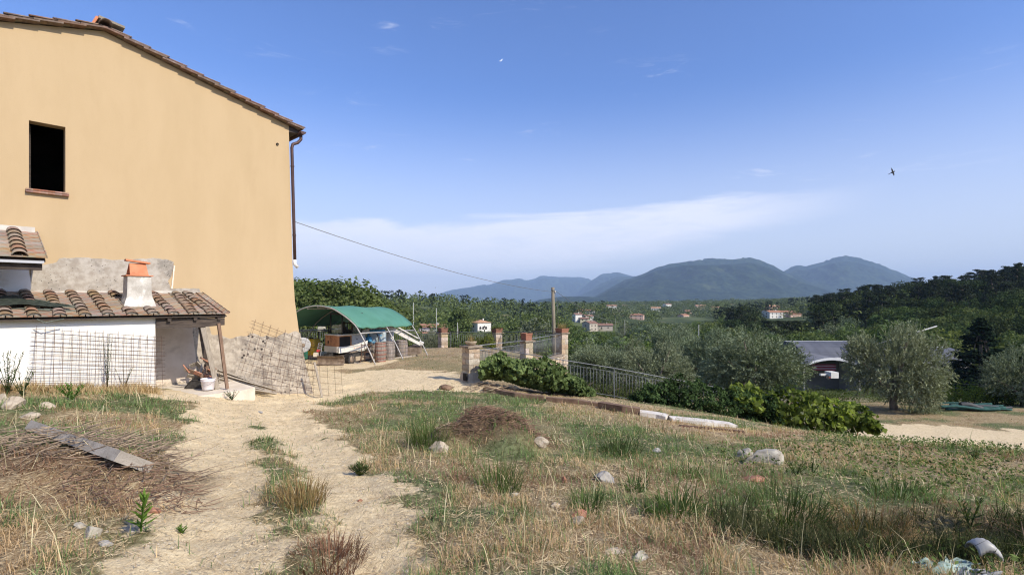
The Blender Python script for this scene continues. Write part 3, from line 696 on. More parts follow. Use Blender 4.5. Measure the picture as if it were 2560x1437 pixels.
# chimney
ch = Thing('shed_chimney', 'short grey rendered chimney with an orange tent-shaped terracotta cap on the shed roof', 'chimney', on_roof(chim_t, chim_d, 0))
cb = []
w2, l2 = .222, .215
for z, g in ((-.25,.10),(-.02,.045),(.08,.012),(.18,0),(.54,-.008)):
    cb.append([Wp(chim_t+sx*(w2+g), chim_d+sy*(l2+g), z) for sx, sy in ((-1,-1),(1,-1),(1,1),(-1,1))])
mb = MB(); mb.add([p for r_ in cb for p in r_], [(i*4+k, i*4+(k+1)%4, i*4+4+(k+1)%4, i*4+4+k) for i in range(4) for k in range(4)] + [(16,17,18,19)])
ch.part('stack', mb, mat('chimney_render', (.42,.38,.32), (.58,.54,.47), .95, 5, .8, 60, c3=(.72,.68,.6), s3=2.2, w3=(.5,.6), pits=((.12,.1,.08), 30, .12)))
mb = MB().box(Wp(chim_t, chim_d, .552), (.50,.47,.022), Matrix.Rotation(wrot, 3, 'Z'))
ch.part('base_tile', mb, orange)
for sg in (1, -1):
    a = [Wp(chim_t-.17, chim_d+sg*.20, .565), Wp(chim_t+.17, chim_d+sg*.20, .565), Wp(chim_t+.15, chim_d+sg*.03, .83), Wp(chim_t-.15, chim_d+sg*.03, .83)]
    ch.part('side_tile', MB().prism(a, Wp(0,-sg*.03,0)-Wp(0,0,0)), orange)
a = [Wp(chim_t-.225, chim_d, .82), Wp(chim_t+.22, chim_d, .875), Wp(chim_t+.22, chim_d, .915), Wp(chim_t-.225, chim_d, .86)]
m_ = MB(); m_.prism([p+Vector((NX*.09,NY*.09,0)) for p in a], Wp(0,-.18,0)-Wp(0,0,0)); ch.part('top_tile', m_, orange)

# canopy of the outhouse at the far left
can = Thing('tiled_canopy', 'small tiled canopy with dark eaves on the house wall at the left edge', 'canopy', Wp(6.5, 1.0, -1.9))
ZT2, SLP2, ES2, TR2 = 1.47, .36, 1.85, 5.40
def rz2(d): return ZT2-SLP2*d
ds2 = Vector((NX,NY,-SLP2)).normalized(); up2 = ds2.cross(across); up2 = up2 if up2.z > 0 else -up2; BM2 = Matrix((-ds2, -(up2.cross(ds2)), up2)).transposed()
rf2 = can.part('roof', MB().prism([Wp(TR2+.02,.03,rz2(0)-.045), Wp(TR2+.02,ES2-.05,rz2(ES2-.05)-.045), Wp(TR2+.02,ES2-.05,rz2(ES2-.05)-.09), Wp(TR2+.02,.03,rz2(0)-.09)], Wp(2.8,0,0)-Wp(0,0,0)), darkwood)
SL2 = ES2*math.sqrt(1+SLP2**2); TL2 = SL2/7
for c in range(8):
    for k in range(7):
        d = ES2-(k+.5)*TL2/math.sqrt(1+SLP2**2)
        for part_, t_, off, me_, sc_ in ((0, TR2+.17+.345*c, .012, flat2, (TL2/TL,1,1)), (1, TR2+.345+.345*c+.03, .035, cov2, (TL2/TL,1.12,1.1))):
            if part_ and c in (1, 3, 5, 7): continue
            Mx = BM2 @ Matrix.Rotation(.055, 3, 'Y') @ Matrix.Rotation(random.uniform(-.02,.02), 3, 'Z')
            can.piece('roof_tile', me_, Wp(t_, d, rz2(d))+up2*off, Mx.to_euler(), sc_, parent=rf2)
can.part('flashing', MB().prism([Wp(TR2+.04,.03,rz2(0)+.09), Wp(8.2,.03,rz2(0)+.09), Wp(8.2,.03,rz2(0)-.04), Wp(TR2+.04,.03,rz2(0)-.04)], Wp(0,.07,0)-Wp(0,0,0)), mat('lime_flashing', None))
can.part('eave_board', MB().prism([Wp(TR2+.04,ES2-.02,rz2(ES2)-.05), Wp(8.2,ES2-.02,rz2(ES2)-.05), Wp(8.2,ES2-.02,rz2(ES2)-.10), Wp(TR2+.04,ES2-.02,rz2(ES2)-.10)], Wp(0,-.05,0)-Wp(0,0,0)), mat('zinc', (.45,.45,.46), rough=.5, metal=.3))
can.part('beam', MB().prism([Wp(TR2+.06,ES2-.12,rz2(ES2)-.06), Wp(8.2,ES2-.12,rz2(ES2)-.06), Wp(8.2,ES2-.12,rz2(ES2)-.22), Wp(TR2+.06,ES2-.12,rz2(ES2)-.22)], Wp(0,-.14,0)-Wp(0,0,0)), darkwood)
for t_ in (TR2+.08, 6.3, 7.2, 8.0):
    can.part('rafter', MB().prism([Wp(t_,.03,rz2(.03)-.10), Wp(t_,ES2-.1,rz2(ES2-.1)-.10), Wp(t_,ES2-.1,rz2(ES2-.1)-.19), Wp(t_,.03,rz2(.03)-.19)], Wp(.08,0,0)-Wp(0,0,0)), darkwood)
can.part('post', MB().prism([Wp(8.0,ES2-.15,-.3), Wp(8.12,ES2-.15,-.3), Wp(8.12,ES2-.15,.7), Wp(8.0,ES2-.15,.7)], Wp(0,-.12,0)-Wp(0,0,0)), darkwood)

# props and posts under the porch
def plank(name, a, b, wdt, th, m, label, cat, group=None, wdir=None, taper=1.0):
    a = Vector(a); b = Vector(b); ax = (b-a).normalized()
    wd = Vector(wdir) if wdir is not None else Vector((-UX,-UY,0)); wd = (wd-ax*wd.dot(ax)).normalized(); td = ax.cross(wd)
    T = a if a.z < b.z else b
    mb = MB(); vs = []
    n_ = 5
    for i in range(n_):
        f = i/(n_-1); p = a.lerp(b, f); k = 1+(taper-1)*f; j = random.uniform(-.004,.004)
        vs += [p-wd*wdt/2*k-td*th/2+wd*j, p+wd*wdt/2*k-td*th/2+wd*j, p+wd*wdt/2*k+td*th/2+wd*j, p-wd*wdt/2*k+td*th/2+wd*j]
    mb.add(vs, [(i*4+q_, i*4+(q_+1)%4, i*4+4+(q_+1)%4, i*4+4+q_) for i in range(n_-1) for q_ in range(4)] + [(3,2,1,0), tuple(4*(n_-1)+q_ for q_ in range(4))])
    o = link(name, mb.mesh(name, m, T), None, T); return tag(o, label, cat, group)
plank('leaning_board', Wx(543,972,1.75), Wx(507,818,1.86), .105, .035, greywood, 'pale grey weathered board leaning under the porch beam behind the white bucket', 'board')
plank('timber_prop', Wx(568,971,1.95), Wx(546,808,1.93), .065, .06, brownwood, 'thin brown timber prop holding up the right end of the shed eave', 'post')
plank('dark_board', Wx(524,960,.5), Wx(502,812,.7), .12, .03, darkwood, 'dark board standing in shade behind the pale leaning board', 'board')
sz = -2.06
slabz = MB().prism([Wp(3.60,.12,0), Wp(3.62,2.22,0), Wp(2.9,2.36,0), Wp(2.1,2.30,0), Wp(1.72,2.10,0), Wp(1.70,.3,0)], (0,0,-.30))
o = link('concrete_slab', slabz.mesh('concrete_slab', mat('pale_concrete', (.62,.52,.40), (.74,.65,.52), .95, 4, .5, 50, c3=(.52,.42,.31), s3=2), (0,0,-sz) if False else (0,0,0)), None, (0,0,sz))
tag(o, 'pale concrete slab on the ground beneath the shed porch', 'slab')
# ================================================================== COURTYARD: pillars, fences, carport and what stands under it
def gz(x, y): return H(x, y)
stone_m = mat('pillar_stone', (.40,.31,.21), (.55,.45,.33), .95, 9, .9, 60, c3=(.28,.20,.14), s3=6, w3=(.5,.7), rnd=.25)
core_m = mat('pillar_mortar', (.42,.35,.27), (.52,.45,.36), .95, 12, .9, 80)
slab_m = mat('pillar_slab', (.22,.17,.12), (.33,.26,.19), .95, 8, .6)
terra = mat('planter_terracotta', (.25,.11,.07), (.32,.15,.095), .9, 6, .3, 60, c3=(.30,.13,.08), s3=6)
iron = mat('galvanised_rail', (.18,.185,.19), (.28,.28,.285), .6, 12, metal=.45)
irond = mat('dark_rail', (.10,.11,.11), (.17,.175,.17), .6, 12, metal=.3)
def stone_mesh(sx, sy, sz, j=.012):
    mb = MB(); b = MB().box((0,0,0), (sx, sy, sz), jit=0)
    vs = [];  # box with rounded front: 3x3 grid swell
    n = 3
    for f, (ax, sg) in enumerate(((0,1),(0,-1),(1,1),(1,-1))):
        g = []
        for i in range(n):
            for k in range(n):
                u = (i/(n-1)-.5); v = (k/(n-1)-.5); e = 1 if (i == 1 and k == 1) else (.6 if (i == 1 or k == 1) else 0)
                dx = .5*sg*(1+0) ; bul = .018*e + random.uniform(0, j*.5)
                if ax == 0: p = (sg*(sx/2-.012+bul), u*sy*.98, v*sz*.97)
                else: p = (u*sx*.98, sg*(sy/2-.012+bul), v*sz*.97)
                g.append(p)
        fs = []
        for i in range(n-1):
            for k in range(n-1):
                a = (i*n+k, (i+1)*n+k, (i+1)*n+k+1, i*n+k+1)
                fs.append(a if (ax == 0) == (sg > 0) else a[::-1])
        mb.add(g, fs)
    mb.box((0,0,sz*.48), (sx*.96, sy*.96, .008)); mb.box((0,0,-sz*.48), (sx*.96, sy*.96, .008))
    return mb.mesh('stone', stone_m)
STM = [stone_mesh(1, 1, 1) for _ in range(1)]
def pillar(px, Y, top_py, base_z, wd, rot, label, ncourse, cap=.06, base_extra=0):
    x = (px-1280)/F*Y; zt = (HY-top_py)/F*Y
    T = Thing('stone_pillar', label, 'pillar', (x, Y, base_z), 'stone pillars around the courtyard')
    h = zt-cap-base_z+.15; M = Matrix.Rotation(rot, 3, 'Z')
    T.part('core', MB().box((x, Y, base_z-.15+h/2), (wd-.05, wd-.05, h), M), core_m)
    ch = h/ncourse; z = base_z-.15
    for i in range(ncourse):
        hh = ch*random.uniform(.93, 1.0)
        # two or three stones round each course, bonded alternately
        f = random.uniform(.38, .62)
        for q in range(2):
            if i % 2: sx, sy, ox, oy = (f if q == 0 else 1-f)*wd, wd, ((-.5+f/2) if q == 0 else (f/2))*wd, 0
            else: sx, sy, ox, oy = wd, (f if q == 0 else 1-f)*wd, 0, ((-.5+f/2) if q == 0 else (f/2))*wd
            me = STM[0] if False else stone_mesh(sx-.014, sy-.014, hh-.014)
            v = M @ Vector((ox, oy, 0))
            T.piece('stone', me, (x+v.x, Y+v.y, z+ch/2), (0,0,rot+random.uniform(-.02,.02)))
        z += ch
    mb = MB(); mb.box((x, Y, zt-cap/2), (wd+.12, wd+.12, cap), M, jit=.008); T.part('cap_slab', mb, slab_m)
    return T, Vector((x, Y, zt)), M
terrad = mat('planter_brown', (.17,.085,.055), (.24,.12,.08), .9, 6)
def planter(T, p, M, sx, sy, h, plant, label, olddry=True, pm=None):
    K = Thing('planter', label, 'planter', p, 'terracotta planters on the pillars')
    mb = MB(); a = []
    for z, k in ((.002,.90),(h*.8,1.0),(h*.8,1.06),(h,1.06),(h,.96),(h*.6,.90)):
        a.append([p + M @ Vector((ux*sx/2*k, uy*sy/2*k, z)) for ux, uy in ((-1,-1),(1,-1),(1,1),(-1,1))])
    mb.add([q for r_ in a for q in r_], [(i*4+k, i*4+(k+1)%4, i*4+4+(k+1)%4, i*4+4+k) for i in range(5) for k in range(4)] + [(3,2,1,0),(20,21,22,23)])
    K.part('pot', mb, pm or terra)
    return K
grassdry = leafmat('dry_stalk', (.16,.10,.04), (.46,.34,.16), .25, 1.5)
grassgrn = leafmat('green_blade', (.035,.055,.016), (.15,.19,.055), .3, 1.5)
# blades: arrays of base points
def blades(name, bx, by, bz, hgt_, wid, m, lean=.5, tint=None, seg=2, az=None, curl=.6):
    n = len(bx); A = RNG.uniform(0, 2*np.pi, n) if az is None else az
    ln = lean*RNG.uniform(.15, 1.3, n)
    base = np.stack([bx, by, bz], 1); d = np.stack([np.cos(A), np.sin(A), 0*A], 1)
    s = np.stack([-np.sin(A+RNG.uniform(-.9,.9,n)), np.cos(A), 0*A], 1); s /= np.linalg.norm(s, axis=1)[:,None]
    up = np.array([0,0,1.0]); h = np.asarray(hgt_)[:,None]; w_ = (np.asarray(wid)/2)[:,None]
    c1, s1 = np.cos(ln)[:,None], np.sin(ln)[:,None]; l2 = ln*(1+curl*2.2); c2, s2 = np.cos(l2)[:,None], np.sin(l2)[:,None]
    mid = base + (up*c1 + d*s1)*h*.55; tip = mid + (up*c2 + d*s2)*h*.5
    V = np.stack([base-s*w_, base+s*w_, mid+s*w_*.75, mid-s*w_*.75, tip], 1).reshape(-1,3)
    i = np.arange(n)[:,None]*5
    tn = RNG.uniform(0, 1, n) if tint is None else tint
    me = np_mesh(name, V, [i+np.array([[0,1,2,3]]), i+np.array([[3,2,4]])], m, tint=np.repeat(tn, 5))
    return me
def tuft(name, x, y, z, n, r_, h, wd, m, lean=.5, org=None, curl=.6):
    a = RNG.uniform(0, 2*np.pi, n); rr = r_*np.sqrt(RNG.uniform(0, 1, n)); o = org or (0,0,0)
    return blades(name, x+rr*np.cos(a)-o[0], y+rr*np.sin(a)-o[1], np.full(n, z-o[2]), h*RNG.uniform(.45,1.1,n), wd*RNG.uniform(.6,1.2,n), m, lean, az=a+RNG.uniform(-.6,.6,n), curl=curl)
PR = R(38)
pp = {}
T, p1, M1 = pillar(1177, 17.1, 863, -2.70, .44, PR, 'near stone pillar standing at the corner of the courtyard with a shallow bowl on its slab', 7); pp[1] = p1
# flared plaster foot and black box opening
T.part('plinth', MB().box((p1.x, p1.y, -2.56), (.60,.60,.42), M1, taper=.76, jit=.015), core_m)
e = M1 @ Vector((-.15, -.33, 0))
bx_ = P(1163, 942, 16.72)
T.part('recess', MB().box(bx_, (.20,.05,.24), Matrix.Rotation(R(38)-R(90)+R(38)*0, 3, 'Z'), jit=.004), darkin)
T2, p2, M2 = pillar(1316, 22.0, 850, -2.95, .42, PR, 'stone pillar carrying an orange box planter midway along the white railing', 5); pp[2] = p2
T3, p3, M3 = pillar(1405, 26.5, 831, -3.9, .46, PR, 'stone pillar at the far right end of the white railing with dry grass in its planter', 9); pp[3] = p3
T4, p4, M4 = pillar(1242, 31.0, 831, -3.05, .48, PR, 'middle stone pillar of the back fence with a leafy planter', 5); pp[4] = p4
T5, p5, M5 = pillar(1107, 32.0, 831, -3.05, .48, PR, 'leftmost stone pillar of the back fence beside the carport', 5); pp[5] = p5
K = Thing('stone_bowl', 'shallow stone bowl with dead stalks on the near pillar', 'bowl', p1)
K.part('bowl', MB().lathe(p1, [(.10,0),(.12,.015),(.17,.05),(.205,.115),(.21,.13),(.19,.13),(.15,.08),(.05,.07)], 20), mat('bowl_stone', (.38,.29,.19), (.5,.4,.28), .9, 12))
K.part('dead_stalks', MB(), None) if False else link('dead_stalks', tuft('dead_stalks', p1.x, p1.y, p1.z+.09, 60, .10, .34, .008, grassdry, .35, org=p1), K.o)
K = planter(T2, p2, M2, .36,.36,.30, None, 'plain orange planter on the pillar midway along the white railing')
K = planter(T3, p3, M3, .50,.50,.22, None, 'orange planter full of dry grass on the far right railing pillar')
link('dry_grass', tuft('dry_grass', p3.x, p3.y, p3.z+.16, 140, .2, .42, .012, grassdry, .35, org=p3), K.o)
K = planter(T4, p4, M4, .50,.50,.26, None, 'planter with green leaves on the middle pillar of the back fence', pm=terrad)
link('leaves', tuft('leaves', p4.x-.05, p4.y, p4.z+.18, 160, .25, .28, .05, grassgrn, .9, org=p4), K.o)
K = planter(T5, p5, M5, .46,.46,.28, None, 'brown planter on the leftmost pillar of the back fence', pm=terrad)
# --- rails
bar_me = MB().tube([(0,0,0),(0,0,1)], .0065, 6).mesh('baluster', iron)
bard_me = MB().tube([(0,0,0),(0,0,1)], .0085, 6).mesh('baluster', irond)
def railing(name, label, cat, pts, h, gap, m, bm_, step, r_=.016, posts=(), low=.08, group=None, bot=True, parent_T=None):
    """pts: polyline of base points (top rail at +h)"""
    T = Thing(name, label, cat, pts[0], group); up = Vector((0,0,1))
    pts = [Vector(p) for p in pts]
    T.part('handrail', MB().tube([p+up*h for p in pts], r_, 8), m)
    if gap: T.part('rail', MB().tube([p+up*(h-gap) for p in pts], r_*.75, 8), m)
    if bot: T.part('rail', MB().tube([p+up*low for p in pts], r_*.75, 8), m)
    for a, b in zip(pts, pts[1:]):
        L = (b-a).length; n_ = int(L/step)
        for k in range(n_):
            p = a.lerp(b, (k+.5)/n_)
            T.piece('baluster', bm_, p+up*low, (random.uniform(-.008,.008), random.uniform(-.008,.008), 0), (1,1,h-gap-low))
    for p in posts:
        p = Vector(p); T.part('post', MB().box(p+up*(h/2-.12), (.035,.035,h+.24)), m)
    return T
def lerp2(a, b, f, z=None):
    p = a.lerp(b, f); 
    if z is not None: p.z = z
    return p
cz = lambda p: Vector((p.x, p.y, H(p.x, p.y)))
a = Vector((p1.x+.22, p1.y+.25, p1.z-.03)); b = Vector((p2.x-.1, p2.y-.28, p2.z-.03))
railing('railing', 'white metal railing between the near pillar and the middle railing pillar', 'railing', [a-Vector((0,0,.98)), b-Vector((0,0,.95))], .98, .16, iron, bar_me, .125, group='railing panels between the pillars')
a = Vector((p2.x+.1, p2.y+.28, p2.z+.02)); b = Vector((p3.x-.1, p3.y-.3, p3.z-.05))
railing('railing', 'white metal railing ending at the far right pillar above the stone wall', 'railing', [a-Vector((0,0,1.02)), b-Vector((0,0,1.02))], 1.02, .16, iron, bar_me, .125, group='railing panels between the pillars')
# low stone retaining wall under the right-hand railing
RW = Thing('retaining_wall', 'rough stone retaining wall under the far end of the white railing', 'wall', (1.9, 24.5, -4.2))
wa, wb = Vector((p2.x-.6, p2.y-1.2, 0)), Vector((p3.x-.05, p3.y-.25, 0)); wl_ = (wb-wa).length; wdv = (wb-wa).normalized(); wnv = Vector((wdv.y, -wdv.x, 0))
cop = MB(); tz = -2.78
cop.prism([wa+wnv*.16+Vector((0,0,tz)), wb+wnv*.16+Vector((0,0,tz+.02)), wb-wnv*.16+Vector((0,0,tz+.02)), wa-wnv*.16+Vector((0,0,tz))], (0,0,.06)); RW.part('coping', cop, slab_m)
RW.part('core', MB().prism([wa+wnv*.12+Vector((0,0,-4.6)), wb+wnv*.12+Vector((0,0,-4.6)), wb-wnv*.12+Vector((0,0,-4.6)), wa-wnv*.12+Vector((0,0,-4.6))], (0,0,4.6+tz-.003)), core_m)
row = 0; z = -4.3
wr = math.atan2(wdv.y, wdv.x)
while z < tz-.06:
    hh = random.uniform(.16,.24); hh = min(hh, tz-z-.003); s = -.1*(row % 2)
    while s < wl_:
        L_ = random.uniform(.22,.42); c = wa+wdv*(s+L_/2)+wnv*.10
        RW.piece('stone', stone_mesh(L_-.02, .14, hh-.018), (c.x, c.y, z+hh/2), (0, 0, wr+random.uniform(-.03,.03)))
        s += L_
    z += hh; row += 1
# back fence
zf = lambda p: -3.02
fa = Vector((p5.x+.25, p5.y, 0)); fb = Vector((p4.x-.25, p4.y, 0)); fc = Vector((p4.x+.25, p4.y, 0)); fd = Vector((p3.x-.3, p3.y+.35, 0))
for v in (fa, fb, fc, fd): v.z = -3.02
fd.z = -2.72; fh = 1.10
bfm = irond
railing('metal_fence', 'thin metal fence between the two back pillars', 'fence', [fa, fb], fh, .13, irond, bard_me, .13, r_=.02, posts=[lerp2(fa, fb, .08)], group='back fence panels')
railing('metal_fence', 'thin metal fence from the middle back pillar to the far right pillar', 'fence', [fc, fd], fh+.03, .13, irond, bard_me, .13, r_=.02, posts=[lerp2(fc, fd, .33), lerp2(fc, fd, .66)], group='back fence panels')
fe = Vector((p5.x-.25, p5.y, -3.02)); ff = Vector((-9.2, 33.2, -3.0)); fg = Vector((-15.5, 33.0, -2.9))
railing('metal_fence', 'thin metal fence running behind the carport', 'fence', [fe, ff, fg], 1.10, .13, irond, bard_me, .13, r_=.02, posts=[lerp2(fe, ff, .5), ff, lerp2(ff, fg, .5)], group='back fence panels')
# curb under back fence
tag(link('fence_kerb', MB().prism([fa+Vector((0,-.12,-.25)), fb+Vector((0,-.12,-.25)), fb+Vector((0,.12,-.25)), fa+Vector((0,.12,-.25))], (0,0,.24)).mesh('fence_kerb', slab_m)), 'low stone kerb under the back fence', 'kerb')
# sloping fence beside the lane
RP = [(p1.x+.22, 17.15, -1.50, 1.15), (1.7, 17.2, -1.97, 1.02), (3.41, 17.2, -2.24, 1.0), (7.4, 17.3, -3.0, .98), (11.7, 17.5, -3.83, .86)]
def rp_top(x): return float(np.interp(x, [r_[0] for r_ in RP], [r_[2] for r_ in RP]))
SF = Thing('sloping_fence', 'grey metal fence stepping down to the right along the lane, half buried in ivy', 'fence', (3.41, 17.2, -3.2))
mainp = [Vector((x, y, z)) for x, y, z, h in RP]
SF.part('handrail', MB().tube(mainp, .014, 8), iron)
SF.part('rail', MB().tube([p-Vector((0,0,.13)) for p in mainp], .010, 8), irond)
SF.part('rail', MB().tube([p-Vector((0,0,.93)) for p in mainp], .012, 8), irond)
for k in range(118):
    f = (k+.5)/118; x = RP[0][0]+(RP[-1][0]-RP[0][0])*f; y = float(np.interp(x, [r_[0] for r_ in RP], [r_[1] for r_ in RP])); zt = rp_top(x)
    SF.piece('baluster', bard_me if k % 4 else bar_me, (x, y, zt-.93), (random.uniform(-.01,.01), random.uniform(-.01,.01), 0), (1,1,.80))
redm = mat('red_primer', (.35,.03,.035), (.42,.05,.05), .6)
for x in (1.7, 3.41, 5.6, 7.6, 9.7):
    SF.part('post', MB().box((x, float(np.interp(x, [r_[0] for r_ in RP], [r_[1] for r_ in RP])), rp_top(x)-.5), (.032,.032,1.05)), irond)
xe = RP[-1]
eo = SF.part('end_post', MB().box((xe[0], xe[1], xe[2]-.16), (.04,.04,.34)), iron)
link('painted_section', MB().box((xe[0], xe[1], xe[2]-.62), (.042,.042,.55)).mesh('painted_section', redm, SF.loc), eo)
# kerb beneath the sloping fence
kb = MB()
pts_ = [(1.2,17.15),(3.41,17.15),(7.4,17.25),(11.6,17.45)]
for (x0,y0),(x1,y1) in zip(pts_, pts_[1:]):
    for k in range(4):
        xa, ya = x0+(x1-x0)*k/4, y0+(y1-y0)*k/4; xb, yb = x0+(x1-x0)*(k+1)/4, y0+(y1-y0)*(k+1)/4
        za, zb = rp_top(xa)-1.03, rp_top(xb)-1.03
        kb.add([(xa,ya-.12,za-.5),(xb,yb-.12,zb-.5),(xb,yb+.12,zb-.5),(xa,ya+.12,za-.5),(xa,ya-.12,za),(xb,yb-.12,zb),(xb,yb+.12,zb),(xa,ya+.12,za)], [(0,1,5,4),(4,5,6,7),(2,3,7,6),(1,2,6,5),(3,0,4,7)])
tag(link('lane_kerb', kb.mesh('lane_kerb', mat('mossy_kerb', (.16,.11,.08), (.28,.2,.14), .95, 5, .7))), 'dark mossy kerb under the sloping fence beside the lane', 'kerb')

# ================================================================== CARPORT
CF = [Vector((-5.78,21.9,-2.74)), Vector((-5.06,24.1,-2.80)), Vector((-4.40,27.0,-2.88))]
axis = (CF[2]-CF[0]); axis.z = 0; axis.normalize(); la = Vector((-axis.y, axis.x, 0)); 
prof = [(0,0),(.42,.80),(.89,1.57),(1.18,1.85),(1.49,2.07),(2.03,2.37),(2.45,2.48),(2.86,2.52)]
prof = prof + [(5.72-s, h) for s, h in prof[::-1][1:]]
car = Thing('carport', 'arched tube carport roofed with a faded green tarpaulin', 'carport', (-8.2, 24.5, -2.8))
tube_m = mat('galvanised_tube', (.36,.34,.32), (.44,.42,.40), .6, 10, metal=.2)
def arch_pts(f): return [f + la*s + Vector((0,0,h)) for s, h in prof]
def smoothpath(pts, n=4):
    out = []; P_ = [pts[0]]+list(pts)+[pts[-1]]
    for i in range(1, len(P_)-2):
        a, b, c, d = P_[i-1], P_[i], P_[i+1], P_[i+2]
        for k in range(n):
            t_ = k/n; out.append(.5*((2*b)+(c-a)*t_+(2*a-5*b+4*c-d)*t_*t_+(3*b-a-3*c+d)*t_**3))
    out.append(P_[-2]); return out
AR = [smoothpath(arch_pts(f)) for f in CF]
for A_ in AR: car.part('arch', MB().tube(A_, .028, 8), tube_m)
n_ = len(AR[0]); i0 = 2*4-0; i1 = n_-1-i0
tarp = mat('green_tarpaulin', (.075,.205,.135), (.095,.24,.165), .62, 1.2, .25, 14, c3=(.09,.25,.18), s3=1.4, w3=(.5,.75), spec=.4)
tm = MB(); gv = []; NU = 14
for j in range(NU+1):
    f = j/NU*2; k = min(1, int(f)); g = f-k
    for i in range(i0, i1+1):
        p = AR[k][i].lerp(AR[k+1][i], g); sag = .05*math.sin(math.pi*g)
        c_ = (AR[k][i]-(CF[k]+la*2.86)); nn = Vector((c_.x, c_.y, c_.z)).normalized()
        gv.append(p + nn*.04 - Vector((0,0,sag)) + (Vector((0,0,-.03*math.sin(j*2.2))) if i in (i0, i1) else Vector()))
W_ = i1-i0+1
tm.add(gv, [(j*W_+i, j*W_+i+1, (j+1)*W_+i+1, (j+1)*W_+i) for j in range(NU) for i in range(W_-1)], True)
to = car.part('tarpaulin', tm, tarp)
sol = to.modifiers.new('thick', 'SOLIDIFY'); sol.thickness = .006
for i in (i0-1, n_-i0, n_//2, n_//2-5, n_//2+5):
    car.part('purlin', MB().tube([q_-Vector((0,0,.06)) for q_ in (AR[0][i], AR[1][i], AR[2][i])], .024, 8), tube_m)
eyel = MB().tube([(0,0,0),(0,.0,-.16)], .006, 5).mesh('lashing', darkin)
for j in range(20):
    f = j/19*2; k = min(1, int(f)); g = f-k; p = AR[k][i0].lerp(AR[k+1][i0], g)
    car.piece('lashing', eyel, p+Vector((.0,0,0)), (0,.35,0))
mbb = MB().tube([AR[0][n_-12]+Vector((0,.3,0)), CF[0]+la*4.6+axis*2.6], .02, 6); car.part('brace', mbb, irond)

# ---- mini excavator
exw = mat('excavator_white', (.66,.62,.54), (.74,.70,.63), .5, 4, .15, 40, c3=(.42,.33,.24), s3=3.5, w3=(.62,.75))
exo = mat('excavator_panel', (.44,.20,.09), (.52,.26,.13), .55, 4, c3=(.3,.13,.07), s3=5, w3=(.5,.7))
exg = mat('excavator_grey', (.38,.38,.39), (.46,.46,.46), .5, 5)
blk = mat('black_rubber', (.03,.028,.026), (.07,.062,.055), .85, 12, .4)
mud = mat('muddy_steel', (.16,.115,.08), (.30,.23,.17), .9, 6, .5, 40)
trk = mat('track_frame', (.32,.25,.17), (.42,.34,.24), .8, 6, .4)
glass = bpy.data.materials.new('cab_glass'); glass.use_nodes = True; t = NT(glass.node_tree); t.n.clear()
g_ = t.new('ShaderNodeBsdfGlossy', ins={0: (.9,.95,1,1), 'Roughness': .05}).outputs[0]; tt_ = t.new('ShaderNodeBsdfTransparent', ins={0: (.55,.65,.66,1)}).outputs[0]
ms = t.new('ShaderNodeMixShader', ins={0: .22, 1: tt_, 2: g_}).outputs[0]; o_ = t.new('ShaderNodeOutputMaterial'); t.l.new(ms, o_.inputs[0])
EX = Thing('mini_excavator', 'small white tracked excavator with an orange rear panel parked under the carport', 'excavator', (-7.55, 23.7, -2.78))
Cc = Vector((-.3372*22.8, 22.8, 0)); ea = Vector((.79,-.61,0)); eb = Vector((.61,.79,0))
def E(a_, b_, z): return Vector((Cc.x,Cc.y,0)) + ea*a_ + eb*b_ + Vector((0,0,z))
zb, zt_ = -2.30, -1.50
def ebox(a0,a1,b0,b1,z0,z1, bev=0): return MB().prism([E(a0,b0,z0),E(a1,b0,z0),E(a1,b1,z0),E(a0,b1,z0)], (0,0,z1-z0))
def rounded(a0,a1,b0,b1,z0,z1,r_=.12,n=4):
    pts = []
    for cx_, cy_, s in ((a1-r_,b0+r_,-90),(a1-r_,b1-r_,0),(a0+r_,b1-r_,90),(a0+r_,b0+r_,180)):
        for k in range(n+1):
            an = R(s+90*k/n); pts.append(E(cx_+r_*math.cos(an), cy_+r_*math.sin(an), z0))
    return MB().prism(pts, (0,0,z1-z0))
EX.part('counterweight', rounded(-1.16, .0, .0, 1.5, zb, zb+.26), exw)
EX.part('engine_cover', rounded(-1.12, -.03, .03, .9, zb+.263, zt_-.05), exo, label='faded orange rear panel')
EX.part('body', ebox(-1.1, -.06, .93, 1.48, zb+.263, zt_-.05), exg)
EX.part('engine_bay', ebox(-.062, -.022, .10, .66, zb+.27, zt_-.10), darkin)
EX.part('side_panel', MB().prism([E(-.03,.72,zb+.30), E(-.03,1.5,zb+.50), E(-.03,1.38,zt_-.06), E(-.03,.72,zt_-.06)], ea*.035), exg, label='grey side panel with a black lock')
EX.part('lock', MB().lathe(E(.005,.98,zt_-.24), [(.028,0),(.028,.012),(.001,.014)], 10, ea), blk)
EX.part('side_skirt', MB().prism([E(-.02,.02,zb-.02), E(-.02,1.52,zb+.08), E(-.02,1.56,zb+.46), E(-.02,.75,zb+.28), E(-.02,.02,zb+.24)], ea*.05), exw)
for k_, (b0, b1, dz) in enumerate(((.80,.86,.20),(.94,1.0,.21),(1.05,1.11,.22),(1.16,1.20,.23),(1.25,1.31,.24))):
    EX.part('decal', MB().prism([E(.032,b0,zb+dz-.06), E(.032,b1,zb+dz-.055), E(.032,b1,zb+dz-.02), E(.032,b0,zb+dz-.025)], ea*.003), mat('faded_red', (.55,.18,.10), (.62,.3,.2), .6, 9))
EX.part('rim', rounded(-1.17, .01, -.01, 1.5, zt_-.048, zt_), exw)
for k_, (aa, bb) in enumerate(((.02,-.0),(-.40,.0))):
    pass
EX.part('panel_seam', MB().prism([E(-.55,-.004,zb+.28), E(-.54,-.004,zb+.28), E(-.54,-.004,zt_-.06), E(-.55,-.004,zt_-.06)], eb*.005), darkin)
EX.part('door_latch', ebox(-.80,-.76,-.008,.02,zb+.38,zb+.50), blk)
